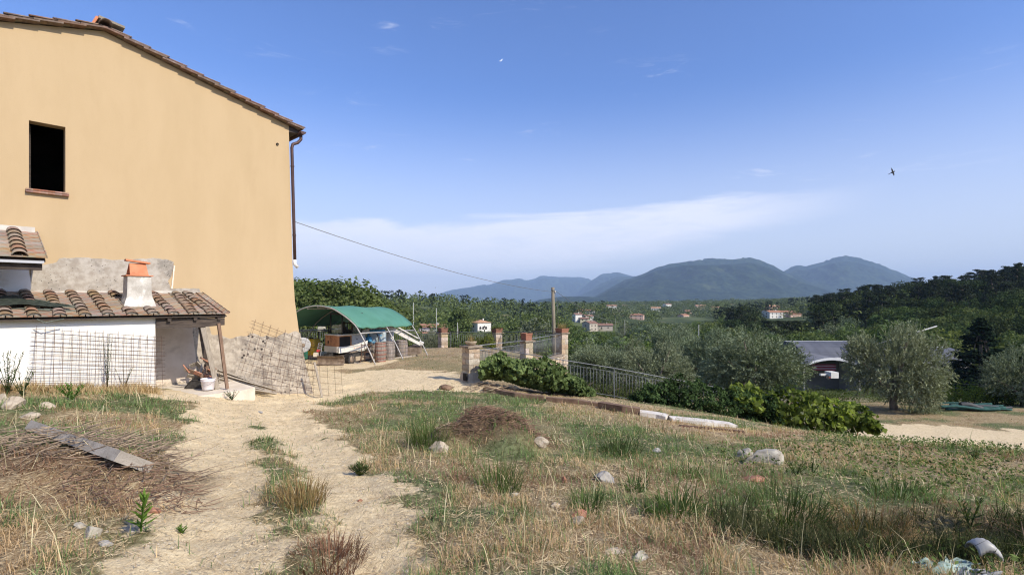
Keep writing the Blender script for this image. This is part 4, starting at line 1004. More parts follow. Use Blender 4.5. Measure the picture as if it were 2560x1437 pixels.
# canopy / cab
cab = EX.part('cab', MB().prism([E(-1.0,.25,-.62),E(-.05,.25,-.62),E(-.05,1.35,-.62),E(-1.0,1.35,-.62)], (0,0,.07)), mat('cab_dark', (.035,.035,.04), (.06,.06,.065), .6, 6))
for aa, bb in ((-.98,.28),(-.10,.28),(-.98,1.30),(-.10,1.30),(-.10,.80)):
    link('cab_pillar', MB().tube([E(aa,bb,zt_), E(aa,bb,-.62)], .03, 6).mesh('cab_pillar', MATS['cab_dark'], EX.loc), cab)
link('window', MB().prism([E(-.95,.28,zt_+.06),E(-.13,.28,zt_+.06),E(-.13,.28,-.66),E(-.95,.28,-.66)], eb*.006).mesh('window', glass, EX.loc), cab)
link('window', MB().prism([E(-.10,.84,zt_+.06),E(-.10,1.27,zt_+.06),E(-.10,1.27,-.66),E(-.10,.84,-.66)], ea*.006).mesh('window', glass, EX.loc), cab)
EX.part('seat', ebox(-.75,-.35,.5,.62,zt_,zt_+.55), blk); EX.part('seat', ebox(-.75,-.35,.5,.95,zt_,zt_+.16), blk)
EX.part('levers', MB().tube([E(-.3,1.1,zt_),E(-.28,1.05,zt_+.45)], .015, 6).tube([E(-.8,1.1,zt_),E(-.82,1.05,zt_+.45)], .015, 6), blk)
# undercarriage
ub = Vector((.35,.94,0)).normalized(); ua = Vector((ub.y,-ub.x,0)); UO = Vector((-7.38,23.45,-2.78))
def U(a_,b_,z): return UO+ua*a_+ub*b_+Vector((0,0,z))
EX.part('turntable', MB().lathe(U(0,.1,.36), [(.30,0),(.30,.14)], 16), mud)
EX.part('frame', MB().prism([U(-.4,-.5,.12),U(.4,-.5,.12),U(.4,.6,.12),U(-.4,.6,.12)], (0,0,.24)), mud)
for s in (-1, 1):
    prof_t = []
    for k in range(20):
        an = 2*math.pi*k/20; cy_ = .72 if math.cos(an) > 0 else -.72
        prof_t.append((cy_+.22*math.cos(an), .235+.22*math.sin(an)))
    mb = MB().prism([U(s*.55-.14, b_, z) for b_, z in prof_t], ua*.28); tk = EX.part('track', mb, blk)
    seg = [(b_, z) for b_, z in prof_t]; lugs = MB()
    for i in range(20):
        (b0_, z0_), (b1_, z1_) = seg[i], seg[(i+1) % 20]
        nseg = 7 if abs(b1_-b0_) > .5 else 1
        for q_ in range(nseg):
            f = (q_+.5)/nseg; bb, zz = b0_+(b1_-b0_)*f, z0_+(z1_-z0_)*f
            v = Vector((bb-(.72 if bb > .72 else -.72 if bb < -.72 else bb), zz-.235)); v = v.normalized() if v.length > 0 else Vector((0,1))
            lugs.box(U(s*.55, bb+v.x*.015, zz+v.y*.015), (.27,.045,.045), Matrix((ua, ub, Vector((0,0,1)))).transposed())
    link('tread', lugs.mesh('tread', blk, EX.loc), tk)
    EX.part('track_frame', MB().prism([U(s*.55+.145*s, -.50, .13),U(s*.55+.145*s, .5, .13),U(s*.55+.145*s, .5, .30),U(s*.55+.145*s, -.50, .33)], ua*.02*s), trk)
    for bb in (-.72,.72): EX.part('sprocket', MB().lathe(U(s*.55+.12*s, bb, .235), [(.15,0),(.15,.035),(.05,.045)], 14, ua*s), mud)
bw = MB(); bl0, bl1 = P(793,889,22.0), P(860,890,21.8); 
z0_, z1_ = -2.70, -2.34; vs = []
for p_ in (bl0, bl1):
    for zz, dy in ((z1_,-.05),(z1_-.1,.03),(z0_+.1,.03),(z0_,-.08),(z0_,-.05),(z0_+.1,.07),(z1_-.1,.07),(z1_,-.02)): vs.append((p_.x, p_.y+dy, zz))
bw.add(vs, [(i, (i+1)%8, 8+(i+1)%8, 8+i) for i in range(8)] + [tuple(range(8))[::-1], tuple(range(8,16))]); EX.part('dozer_blade', bw, mud)
for f in (.25,.75):
    p_ = bl0.lerp(bl1, f); EX.part('blade_arm', MB().tube([(p_.x,p_.y+.05,-2.5), U(-.35 if f < .5 else .35,-.45,.28)], .05, 6), mud)
# boom folded to the right rear
bA, bB, bC = E(-.5,1.3,-1.55), P(968,815,25.6), P(1052,861,26.2)
def beam(pa, pb, w0, w1, th, m, name):
    ax = (pb-pa).normalized(); up_ = Vector((0,0,1)); up_ = (up_-ax*up_.dot(ax)).normalized(); sd = ax.cross(up_)
    vs = []
    for p_, w_ in ((pa,w0),(pa.lerp(pb,.5),(w0+w1)/2*1.25),(pb,w1)):
        vs += [p_+up_*w_/2+sd*th/2, p_-up_*w_/2+sd*th/2, p_-up_*w_/2-sd*th/2, p_+up_*w_/2-sd*th/2]
    m_ = MB().add(vs, [(i*4+k, i*4+(k+1)%4, i*4+4+(k+1)%4, i*4+4+k) for i in range(2) for k in range(4)]+[(3,2,1,0),(8,9,10,11)])
    EX.part(name, m_, m)
beam(bA, bB, .20, .16, .16, exw, 'boom'); beam(bB, bC, .20, .13, .14, exw, 'dipper_arm')
EX.part('ram', MB().tube([P(972,806,25.5), P(1046,846,26.0)], .032, 8), exw)
EX.part('ram', MB().tube([E(-.3,1.4,-1.7), P(930,822,25.2)], .035, 8), blk)
EX.part('knuckle', MB().box(P(1053,857,26.2), (.22,.2,.14), Matrix.Rotation(.5, 3, 'Y'), jit=.01), exw)
bk = [P(1018,868,26.2), P(1030,862,26.2), P(1052,866,26.2), P(1050,884,26.2), P(1022,888,26.2)]
EX.part('bucket', MB().prism(bk, Vector((0,.4,0))), mud)

# ---- barrels
bwood = mat('barrel_wood', (.20,.16,.13), (.33,.27,.22), .85, 5, .7, 40, stretch=(6,6,.6), rnd=.12, c3=(.12,.09,.07), s3=8)
hoop = mat('barrel_hoop', (.16,.15,.14), (.26,.23,.2), .6, 12, metal=.5)
hoopr = mat('barrel_hoop_red', (.26,.08,.05), (.34,.12,.08), .7, 12)
def barrel(px, base_py, Y, r_, h, label, hm):
    z = (HY-base_py)/F*Y; x = (px-1280)/F*Y
    T = Thing('wooden_barrel', label, 'barrel', (x, Y, z), 'old wooden barrels beside the carport')
    n = 18
    def rr(f): return r_*(.84+.16*math.sin(math.pi*f))
    for k in range(n):
        a0_, a1_ = 2*math.pi*(k+.03)/n, 2*math.pi*(k+.97)/n; vs = []; off = random.uniform(-.004,.004)
        for i in range(7):
            f = i/6; q_ = rr(f)+off
            for a_, g in ((a0_,1),(a1_,1),(a1_,.9),(a0_,.9)): vs.append((x+q_*g*math.cos(a_), Y+q_*g*math.sin(a_), z+f*h))
        m_ = MB().add(vs, [(i*4+q_, i*4+(q_+1)%4, i*4+4+(q_+1)%4, i*4+4+q_) for i in range(6) for q_ in range(4)]+[(3,2,1,0),(24,25,26,27)])
        T.part('stave', m_, bwood)
    T.part('head', MB().lathe((x,Y,z+h-.05), [(r_*.74,0),(r_*.74,.02)], 18), bwood)
    for f in (.06,.20,.40,.60,.80,.94):
        q_ = rr(f)+.006
        T.part('hoop', MB().lathe((x,Y,z+f*h-.018), [(q_-.008,0),(q_,.0),(q_,.036),(q_-.008,.036)], 20), hm)
    return T
barrel(951, 905, 23.1, .26, .90, 'narrow old barrel with red hoops nearest the front arch foot', hoopr)
barrel(972.5, 899.5, 24.0, .285, .86, 'middle weathered grey barrel in the row of three', hoop)
barrel(1004, 896, 25.2, .315, .90, 'right-hand and widest barrel in the row of three', hoop)
barrel(931, 898, 24.6, .27, .78, 'dark barrel behind the rusty frames and left of the row of three', hoop)
# ---- tanks, canister, boxes
yel = mat('yellow_plastic', (.55,.36,.03), (.62,.43,.05), .45, 5, c3=(.40,.27,.05), s3=3)
blu = mat('blue_plastic', (.05,.22,.42), (.09,.32,.5), .5, 5, c3=(.3,.4,.42), s3=3)
TK = Thing('yellow_tank', 'yellow plastic sprayer tank beside the excavator blade', 'tank', (-9.5, 24.4, -2.76))
def rbox(c, s, r_=.08, n=4, rot=0):
    m_ = MB(); prof_ = []; M_ = Matrix.Rotation(rot, 3, 'Z')
    ring = []
    for cx_, cz_, st in ((s[0]/2-r_, s[2]/2-r_, 0), (-s[0]/2+r_, s[2]/2-r_, 90), (-s[0]/2+r_, -s[2]/2+r_, 180), (s[0]/2-r_, -s[2]/2+r_, 270)):
        for k in range(n+1): an = R(st+90*k/n); ring.append((cx_+r_*math.cos(an), cz_+r_*math.sin(an)))
    vs = []
    for y_, k in ((-s[1]/2, .86), (-s[1]/2+.05, 1), (s[1]/2-.05, 1), (s[1]/2, .86)):
        vs += [Vector(c)+M_ @ Vector((a_*k, y_, b_*k)) for a_, b_ in ring]
    N_ = len(ring)
    return m_.add(vs, [(i*N_+k, i*N_+(k+1)%N_, (i+1)*N_+(k+1)%N_, (i+1)*N_+k) for i in range(3) for k in range(N_)]+[tuple(range(N_)), tuple(range(3*N_,4*N_))[::-1]])
c_ = P(778, 866, 24.2); TK.part('shell', rbox(c_, (.66,.6,.76), .14, rot=-.2), yel); TK.part('lid', MB().lathe(c_+Vector((0,0,.38)), [(.1,0),(.1,.05)], 12), blk)
TK.part('band', MB().box(c_+Vector((0,-.31,-.0)), (.68,.01,.02), Matrix.Rotation(-.2,3,'Z')), blk); TK.part('tap', MB().box(c_+Vector((.05,-.33,-.12)), (.06,.05,.07)), blk)
TK.part('stand', MB().box(c_-Vector((0,0,.42)), (.5,.5,.10)).box(c_-Vector((-.2,0,.5)), (.06,.5,.12)).box(c_-Vector((.2,0,.5)), (.06,.5,.12)), irond)
GC = Thing('green_canister', 'dark green plastic canister standing left of the yellow tank', 'canister', P(763, 897, 23.6)); c_ = P(762, 886, 23.6)
GC.part('shell', rbox(c_, (.24,.2,.40), .04), mat('green_plastic', (.02,.12,.09), (.03,.16,.11), .5)); GC.part('cap', MB().lathe(c_+Vector((0,0,.20)), [(.03,0),(.03,.05)], 10), blk)
GT = Thing('grey_drum', 'pale grey wheel rim leaning at the house corner beside the yellow tank', 'wheel', P(756, 880, 22.6)); c_ = P(756.5, 862, 22.6)
GT.part('rim', MB().lathe(c_, [(.30,-.1),(.33,-.08),(.33,.08),(.30,.1),(.1,.05)], 24, (.6,-.8,0)), mat('grey_paint', (.34,.34,.34), (.44,.43,.42), .6, 6)); GT.part('hub', MB().lathe(c_, [(.08,-.12),(.08,.12)], 12, (.6,-.8,0)), mud)
BT = Thing('blue_sprayer', 'blue and white sprayer tank with a hose under the carport', 'sprayer', P(945, 880, 24.9))
c_ = P(944, 843, 24.9); BT.part('shell', rbox(c_, (.78,.5,.56), .1, rot=.15), mat('pale_blue_tank', (.35,.42,.45), (.5,.55,.55), .5, 6, c3=(.08,.3,.5), s3=4, w3=(.5,.65)))
BT.part('top_frame', MB().box(c_+Vector((0,0,.33)), (.70,.4,.10), Matrix.Rotation(.15,3,'Z')).box(c_+Vector((-.38,-.02,.12)), (.10,.5,.52)), blu)
BT.part('hose', MB().tube(smoothpath([c_+Vector((-.2,-.3,.24)), c_+Vector((.05,-.36,.20)), c_+Vector((.12,-.36,0)), c_+Vector((.1,-.3,-.25))], 5), .025, 8), blk)
BT.part('lid', MB().lathe(c_+Vector((.15,0,.28)), [(.12,0),(.12,.06)], 12), mat('light_blue', (.25,.5,.62), None, .5)); BT.part('legs', MB().box(c_-Vector((.3,0,.55)), (.05,.4,.6)).box(c_-Vector((-.3,0,.55)), (.05,.4,.6)), blk)
BM_ = Thing('blue_motor', 'small bright blue pump motor left of the sprayer tank', 'motor', P(922, 862, 24.4)); c_ = P(922, 848, 24.4)
BM_.part('casing', MB().lathe(c_-Vector((.13,0,0)), [(.10,0),(.14,.02),(.14,.22),(.10,.26)], 14, (1,-.2,0)), blu); BM_.part('foot', MB().box(c_-Vector((0,0,.17)), (.2,.2,.08)), blk); BM_.part('handle', MB().tube([c_+Vector((-.14,0,.1)), c_+Vector((0,0,.22)), c_+Vector((.14,0,.1))], .015, 6), iron)
WD = Thing('white_drum', 'white plastic drum behind the barrels', 'drum', P(972, 880, 26.4)); c_ = P(972, 870, 26.4)
WD.part('shell', MB().lathe(c_, [(.24,0),(.26,.05),(.26,.4),(.25,.45),(.26,.5),(.26,.8),(.2,.86),(.05,.87)], 18), mat('drum_white', (.6,.58,.54), (.68,.66,.62), .5, 5)); WD.part('bung', MB().lathe(c_+Vector((.1,0,.86)), [(.03,0),(.03,.04)], 8), blk)
RB = Thing('red_crate', 'red fuel can standing on the shelf behind the front arch', 'can', P(887, 832, 25.8)); c_ = P(887, 822, 25.8)
RB.part('shell', rbox(c_, (.34,.25,.30), .04), mat('red_plastic', (.32,.05,.035), (.4,.08,.05), .5)); RB.part('cap', MB().lathe(c_+Vector((.08,0,.15)), [(.03,0),(.03,.05)], 8), blk)
SH = Thing('steel_rack', 'dark steel rack standing behind the excavator under the carport', 'rack', P(840, 880, 27.0))
m_ = MB()
for px_ in (797, 822, 880, 897):
    a_ = P(px_, 806, 26.8); m_.box((a_.x, a_.y, -1.95), (.06,.06,1.8))
SH.part('uprights', m_, blk)
for zz in (-1.15, -1.6): SH.part('shelf', MB().box((-8.6, 26.9, zz), (2.3,.5,.03)), darkwood)
for px_, zz, cc in ((805,-1.45,(.5,.48,.4)),(812,-1.02,(.12,.09,.06)),(860,-1.46,(.10,.12,.14))):
    a_ = P(px_, 800, 26.8); K = tag(link('storage_box', rbox((0,0,0), (.36,.35,.24), .03).mesh('storage_box', mat('box_%d' % px_, cc, None, .7)), None, (a_.x, a_.y, zz)), {805:'pale box on the lower shelf of the dark rack', 812:'brown box on the upper shelf of the dark rack', 860:'dark box at the right of the lower rack shelf'}[px_], 'box')
# rusty tripod frames
FR = Thing('steel_trestle', 'rusty steel trestle frame standing behind the front arch foot', 'trestle', P(915, 905, 23.0))
def tb(pts, r_=.016): return MB().tube([P(*p) for p in pts], r_, 6)
for q_ in ([(903,858,23.2),(904,895,23.0),(898,908,22.8)], [(912,857,23.4),(912,908,23.2)], [(930,858,23.3),(931,905,23.1)], [(903,862,23.2),(930,862,23.3)], [(903,893,23.0),(931,894,23.1)], [(904,880,23.0),(931,880,23.1)], [(917,860,23.4),(917,880,23.3)], [(922,860,23.4),(922,880,23.3)], [(939,862,22.9),(941,900,22.7),(950,908,22.6)], [(941,870,22.9),(931,905,22.7)], [(925,905,22.8),(945,903,22.7)]):
    FR.part('bar', tb(q_), rust)
HD = Thing('red_hand_truck', 'small hand truck with a red plate leaning by the yellow tank', 'hand truck', P(800, 890, 22.9))
for q_ in ([(797,857,23.2),(790,892,22.8)], [(806,859,23.2),(800,894,22.8)], [(797,857,23.2),(806,859,23.2)], [(796,862,23.1),(805,864,23.1)], [(795,867,23.1),(804,869,23.1)], [(794,872,23.0),(803,874,23.0)]): HD.part('bar', tb(q_, .012), mat('grey_bar', (.3,.3,.32), None, .5))
a_, b_, c_, d_ = P(793,873,22.95), P(801,875,22.95), P(796,880,22.9), P(790,879,22.9); HD.part('plate', MB().prism([a_,b_,c_,d_], (0,.02,0)), mat('red_plate', (.5,.04,.04), None, .5))
CB = Thing('concrete_block', 'small pale concrete block beside the excavator blade', 'block', P(789, 890, 22.6)); CB.part('block', MB().box(P(790,886,22.6), (.16,.2,.16), jit=.01), mat('pale_concrete', None)); 
# kerb stones along the edge of the carport
for k_, (x0_, y0_, x1_, y1_) in enumerate(((885,906,935,910),(937,909,975,907),(980,904,1030,898),(1032,896,1042,893))):
    a_, b_ = P(x0_,y0_,22.4+k_*1.0), P(x1_,y1_,22.7+k_*1.3); v = (b_-a_)
    o = link('edging_board', MB().prism([Vector((0,0,-.02)), v+Vector((0,0,-.02)), v+Vector((0,.1,-.02)), Vector((0,.1,-.02))], (0,0,.07)).mesh('edging_board', greywood), None, Vector((a_.x, a_.y, gz(a_.x,a_.y)+.0)))
    tag(o, ['pale board lying left of the front arch foot','pale board lying under the middle barrels','pale board lying at the foot of the middle arch','short pale board lying furthest right beside the carport'][k_], 'board', 'pale boards edging the carport floor')
# ================================================================== VEGETATION
def quad_leaves(c, d, n, L, W):
    """diamond leaves: centre c, long axis d, normal n"""
    d = d/np.linalg.norm(d, axis=1)[:,None]; s = np.cross(d, n); s /= (np.linalg.norm(s, axis=1)[:,None]+1e-9)
    L = np.asarray(L).reshape(-1,1); W = np.asarray(W).reshape(-1,1)
    V = np.stack([c-d*L/2, c+s*W/2, c+d*L/2, c-s*W/2], 1).reshape(-1,3)
    return V, np.arange(len(c))[:,None]*4+np.array([[0,1,2,3]])
def rdir(n): v = RNG.normal(size=(n,3)); return v/np.linalg.norm(v, axis=1)[:,None]
def crown(nc, nl, ls, H_=1.0, Rr=.42, z0=.22, kind='round', cr=.13):
    """clumped crown, unit tree; returns V, F, tint"""
    cs = []
    while len(cs) < nc:
        u = rdir(1)[0]; 
        if kind == 'round':
            f = RNG.uniform(.55, 1.0)**.6; a = math.atan2(u[1], u[0])
            rad = Rr*(1+.22*math.sin(3*a+1)+.15*math.sin(5*a+2.2)); zc = (z0+H_)/2+.04; zr = (H_-z0)/2
            k = 1.0 if u[2] > 0 else .85
            p = np.array([u[0]*rad*f*k, u[1]*rad*f*k, zc+u[2]*zr*.93*f]); r_ = cr*RNG.uniform(.7,1.35)
        elif kind == 'tall':
            f = RNG.uniform(.6,1)**.6; t_ = RNG.uniform(0,1); rad = Rr*math.sin(math.pi*min(1, .12+t_*.86))**.7
            a = RNG.uniform(0,6.283); p = np.array([math.cos(a)*rad*f, math.sin(a)*rad*f, z0+(H_-z0)*t_*.97]); r_ = cr*RNG.uniform(.6,1.1)
        elif kind == 'pine':
            t_ = RNG.uniform(0,1)**.75; a = RNG.uniform(0,6.283); rad = Rr*(1-.62*t_)*RNG.uniform(.25,1.0)
            lay = round(t_*6)/6; zc = z0+(H_-z0)*lay*.95 + .04*math.sin(a*2)
            p = np.array([math.cos(a)*rad, math.sin(a)*rad, zc]); r_ = cr*RNG.uniform(.5,1.05)
        elif kind == 'cone':
            t_ = 1-RNG.uniform(0,1)**.55; a = RNG.uniform(0,6.283); rad = Rr*(1-t_)*RNG.uniform(.55,1.0)
            rad *= RNG.uniform(.25,1.1)**.5; p = np.array([math.cos(a)*rad, math.sin(a)*rad, z0+(H_-z0)*t_-rad*.18]); r_ = cr*(1-.6*t_)*RNG.uniform(.7,1.1)
        cs.append((p, r_))
    C_ = np.array([c[0] for c in cs]); r_ = np.array([c[1] for c in cs])
    ci = np.repeat(np.arange(nc), nl); n = len(ci)
    u = rdir(n); rr = RNG.uniform(.35, 1.0, n)**.5
    flat = .45 if kind in ('pine','cone') else .8
    off = u*(rr*r_[ci])[:,None]*np.array([1,1,flat])
    c = C_[ci]+off
    nn = u*.7+rdir(n)*.6; nn[:,2] += .25; d = np.cross(nn, rdir(n))
    ct = RNG.uniform(0, .55, nc)
    tint = ct[ci]+RNG.uniform(0,.45,n)
    s = ls*RNG.uniform(.6,1.3,n)
    V, Fq = quad_leaves(c, d, nn, s, s*.75)
    return V, Fq, np.repeat(tint, 4), C_
def trunk_mb(C_, h0, r0, nb=6, lean=0.0, seed=0):
    rd = random.Random(seed); mb = MB(); top = Vector((lean*.5, lean*.2, h0))
    mb.tube([(0,0,-.04),(0,0,.02),(lean*.3,0,h0*.5),top], [r0*1.35, r0, r0*.85, r0*.7], 8, cap=False)
    idx = rd.sample(range(len(C_)), min(nb, len(C_)))
    for i in idx:
        e = Vector(C_[i]); m_ = top.lerp(e, .5)+Vector((rd.uniform(-.03,.03), rd.uniform(-.03,.03), .03))
        mb.tube([top-Vector((0,0,.02)), m_, e], [r0*.55, r0*.35, r0*.12], 5, cap=False)
    return mb
bark = mat('bark', (.10,.075,.055), (.19,.15,.115), .95, 6, .8, 30, stretch=(3,3,.6))
m_dec = leafmat('broadleaf', (.018,.032,.010), (.19,.24,.085), .22, .5, .16)
m_lig = leafmat('light_leaf', (.05,.08,.02), (.23,.28,.09), .3, .5, .12)
m_pin = leafmat('pine_needles', (.008,.014,.008), (.055,.068,.034), .06, .5, .12)
m_spr = leafmat('spruce_needles', (.006,.012,.008), (.022,.034,.018), .04, .5, .05)
m_wil = leafmat('greyish_leaf', (.06,.08,.045), (.25,.29,.18), .2, .5, .12)
TPL = {}
def tree_tpl(key, name, label, cat, group, kind, nc, nl, ls, Rr, z0, cr, m, h0, r0):
    V, Fq, tn, C_ = crown(nc, nl, ls, 1.0, Rr, z0, kind, cr)
    me = np_mesh('crown', V, [Fq], m, tint=tn)
    tm = trunk_mb(C_, h0, r0, 7, seed=len(TPL)).mesh('trunk', bark)
    TPL[key] = dict(name=name, label=label, cat=cat, group=group, crown=me, trunk=tm)
for i in range(4):
    tree_tpl('dec%d' % i, 'broadleaf_tree', 'dark green broadleaf tree in the wood beyond the courtyard', 'tree', 'broadleaf trees of the woods and valley', 'round' if i < 3 else 'tall', 60, 46, .045, .46 if i < 3 else .26, .10, .125 if i < 3 else .09, m_dec, .2, .022)
tree_tpl('lig', 'pale_green_tree', 'light green bushy tree standing among the dark woods', 'tree', 'light green trees among the woods', 'round', 55, 46, .045, .5, .06, .13, m_lig, .2, .02)
tree_tpl('wil', 'grey_green_tree', 'grey green feathery tree in the valley', 'tree', 'grey green trees in the valley', 'round', 55, 46, .045, .46, .08, .12, m_wil, .2, .02)
for i in range(3):
    tree_tpl('pin%d' % i, 'pine_tree', 'dark pine on the wooded ridge at the right', 'tree', 'pines on the wooded ridge', 'pine', 60, 40, .036, .34, .20, .10, m_pin, .9, .016)
for i in range(2):
    tree_tpl('drk%d' % i, 'dark_tree', 'dark dense tree on the lower slope of the wooded ridge', 'tree', 'dark trees on the lower ridge', 'round', 60, 46, .045, .44, .10, .125, leafmat('dark_leaf', (.012,.020,.008), (.08,.105,.04), .12, .5, .12), .2, .022)  # dark foliage is these trees' own colour
def place_tree(key, x, y, h, wd=1.0, label=None, group=None, z=None, sink=.0):
    t_ = TPL[key]; z = H(x, y) if z is None else z
    r_ = link(t_['name'], None, None, (x, y, z-sink), (0,0,RNG.uniform(0,6.28)), (h*wd, h*wd, h))
    tag(r_, label or t_['label'], t_['cat'], None if label and not group else (group or t_['group']))
    link('crown', t_['crown'], r_); link('trunk', t_['trunk'], r_); return r_
def topx(px, Y): return (px-1280)/F*Y, Y
# the houses' lines of sight must stay open: (px0, px1, houseY, lowest visible py)
OPEN = [(1030,1118,255,832),(1180,1238,340,826),(1430,1486,505,812),(1466,1545,420,826),(1572,1616,560,800),(1915,2005,495,797),(1650,1725,470,805),(1700,1732,640,800),(1905,2010,480,800),(1740,1776,640,800)]
def blocked(px, Y, toppy, halfpx):
    for a_, b_, hy, low in OPEN:
        if Y < hy+5 and px+halfpx*.8 > a_ and px-halfpx*.8 < b_ and toppy < low: return True
    return False
cand = []
def scat(n, px0, px1, Y0, Y1, h0, h1, keys, wd=(.85,1.2), pw=1.0, cond=None):
    for _ in range(n):
        px = RNG.uniform(px0, px1); u = RNG.uniform(0,1); Y = (Y0**pw+(Y1**pw-Y0**pw)*u)**(1/pw)
        if cond and not cond(px, Y): continue
        cand.append((px, Y, RNG.uniform(h0, h1), keys[int(RNG.integers(len(keys)))], RNG.uniform(*wd)))
D4 = ['dec0','dec1','dec2','dec3']
scat(46, 690, 960, 62, 100, 8.5, 11.5, ['dec0','dec1','dec2','dec0','dec1','lig'])
scat(30, 640, 1010, 44, 60, 4.0, 6.0, ['dec0','dec1','lig'])
scat(90, 930, 1480, 55, 160, 5.5, 8.0, ['dec0','dec1','dec2','dec1','lig','wil'])
scat(230, 930, 1500, 170, 400, 9, 14, D4+['dec0','dec1','dec2','lig'])
scat(420, 700, 1520, 400, 640, 10, 15, D4+['pin0'])
scat(60, 1400, 2000, 55, 110, 4.5, 7.5, ['dec0','wil','dec1','lig'])
scat(480, 1440, 2000, 150, 480, 5, 10, D4+['wil','wil','lig'], cond=lambda p, y: not (1630 < p < 1730 and 430 < y < 560))
scat(2300, 1420, 2100, 480, 1300, 6, 12, D4+['wil','wil','dec1'], wd=(1.0,1.6), cond=lambda p, y: not (1640 < p < 1725 and 400 < y < 600))
scat(2200, 1350, 2350, 1300, 3600, 10, 16, D4+['wil'], wd=(1.8,3.2))
scat(60, 1960, 2620, 75, 100, 7, 10, ['dec0','dec1','dec2','lig','dec1'], cond=lambda p, y: p > 2240 or y > 999)
scat(110, 1780, 2300, 130, 185, 8, 11, ['dec0','dec1','dec2','drk0','dec3','wil'])
scat(44, 1700, 2620, 106, 128, 6.5, 9, ['dec0','dec1','lig','dec2','wil'], cond=lambda p, y: not 1960 < p < 2420 or y > 127)
scat(60, 1960, 2620, 129, 150, 8.5, 11, ['dec0','dec1','lig','dec2'])
scat(80, 2250, 2750, 120, 170, 8, 12, ['drk0','drk1','drk0','dec2'])
scat(330, 1820, 2760, 170, 330, 10, 14, ['pin0','pin1','pin2','pin0','pin1','pin2','drk0','drk1'])
scat(520, 1780, 2700, 330, 700, 10, 14, ['pin0','pin1','pin2','drk0'], wd=(1.0,1.5))
cand.sort(key=lambda c: -(c[2]/c[1]))
cnt = {}; rest = []
XS = np.array([(c[0]-1280)/F*c[1] for c in cand]); YS = np.array([c[1] for c in cand]); ZS = hgt(XS, YS)
def inside_hall(px, Y): return 1960 < px < 2420 and 92 < Y < 128
for (px, Y, h, key, wd), x, z in zip(cand, XS, ZS):
    nm = TPL[key]['name']; top_py = HY-(z+h)/Y*F
    if inside_hall(px, Y): continue
    if blocked(px, Y, top_py, h*.4*wd/Y*F):
        low = max(o[3] for o in OPEN if Y < o[2]+5 and px+h*.4*wd/Y*F*.8 > o[0] and px-h*.4*wd/Y*F*.8 < o[1])
        h2 = (HY-low-1)/F*Y - z
        if h2 < 1.6: continue
        wd = min(wd*h/h2, 1.9); h = min(h, h2)
    if 1960 < px < 2540 and Y < 104 and top_py < 905: continue
    if cnt.get(nm, 0) < (230 if nm == 'broadleaf_tree' else 200 if nm == 'pine_tree' else 110):
        cnt[nm] = cnt.get(nm, 0)+1
        rgn = ('behind the carport' if px < 960 and Y < 130 else 'on the slope just below the back fence' if px < 1480 and Y < 165 else 'on the left wooded hill beyond the nearest valley houses' if px < 1540 else 'on the slope right behind the olive trees' if px < 2000 and Y < 125 else 'on the valley floor among the fields' if px < 2000 and (px < 1820 or Y > 330 or Y > 200 and TPL[key]['name'] != 'pine_tree') else 'at the foot of the right-hand ridge' if Y < 190 else 'on the right-hand ridge')
        kd = {'broadleaf_tree': 'mid green broadleaf tree', 'pale_green_tree': 'light green bushy tree', 'grey_green_tree': 'grey green feathery tree', 'dark_tree': 'very dark dense broadleaf tree', 'pine_tree': 'dark pine'}[nm]
        place_tree(key, x, Y, h, wd, kd+' '+rgn, kd+'s '+rgn, z=z-.3)
    else: rest.append((x, Y, z, h, key, wd))
# far woods: one mass, still leafy geometry
def mass(name, items, keyf, m, nc, nl, ls, label):
    Vs, Fs, Ts = [], [], []; o = 0
    lods = []
    for kind, Rr in (('round',.46),('round',.46),('pine',.36)):
        V, Fq, tn, _ = crown(nc, nl, ls, 1.0, Rr, .05, kind, .17); lods.append((V, Fq, tn))
    for x, y, z, h, key, wd in items:
        if not keyf(key): continue
        V, Fq, tn = lods[2 if key[:3] == 'pin' else int(RNG.integers(2))]
        a = RNG.uniform(0, 6.28); ca, sa = math.cos(a), math.sin(a)
        W = np.stack([(V[:,0]*ca-V[:,1]*sa)*h*wd+x, (V[:,0]*sa+V[:,1]*ca)*h*wd+y, V[:,2]*h+z-.4], 1)
        Vs.append(W); Fs.append(Fq+o); o += len(W); Ts.append(np.clip(tn+RNG.uniform(-.25,.25), 0, 1))
    if not Vs: return
    me = np_mesh(name, np.concatenate(Vs), [np.concatenate(Fs)], m, tint=np.concatenate(Ts))
    tag(link(name, me), kind='stuff'); 
mass('distant_woodland', rest, lambda k: k[:3] in ('dec','drk'), m_dec, 10, 7, .13, '')
mass('distant_pine_wood', rest, lambda k: k[:3] == 'pin', m_pin, 10, 7, .12, '')
mass('distant_hedgerows', rest, lambda k: k[:3] in ('wil','lig'), m_wil, 10, 7, .13, '')
# two pines standing above the ridge line at the far right
place_tree('pin0', *topx(2543, 190), 17.5, .45, 'tall bare-topped pine rising above the ridge at the right edge')
place_tree('pin1', *topx(2478, 200), 13.5, .6, 'pointed pine breaking the ridge skyline left of the tallest one')
place_tree('pin2', *topx(2380, 205), 12.5, .8, 'broad pine crown on the ridge skyline above the dark spruce')
# big dark spruce
V, Fq, tn, C_ = crown(420, 46, .024, 1.0, .42, .02, 'cone', .075)
x, y = topx(2452, 72); SP = Thing('spruce_tree', 'large dark conical spruce standing right of the warehouse roof', 'tree', (x, y, H(x,y)-.5))
zt = (HY-792)/F*72; hh = zt-SP.loc.z
o = link('crown', np_mesh('crown', V*np.array([hh*1.5,hh*1.5,hh]), [Fq], m_spr, tint=tn), SP.o)
link('trunk', trunk_mb(C_*hh, hh*.9, .25, 4).mesh('trunk', bark), SP.o)
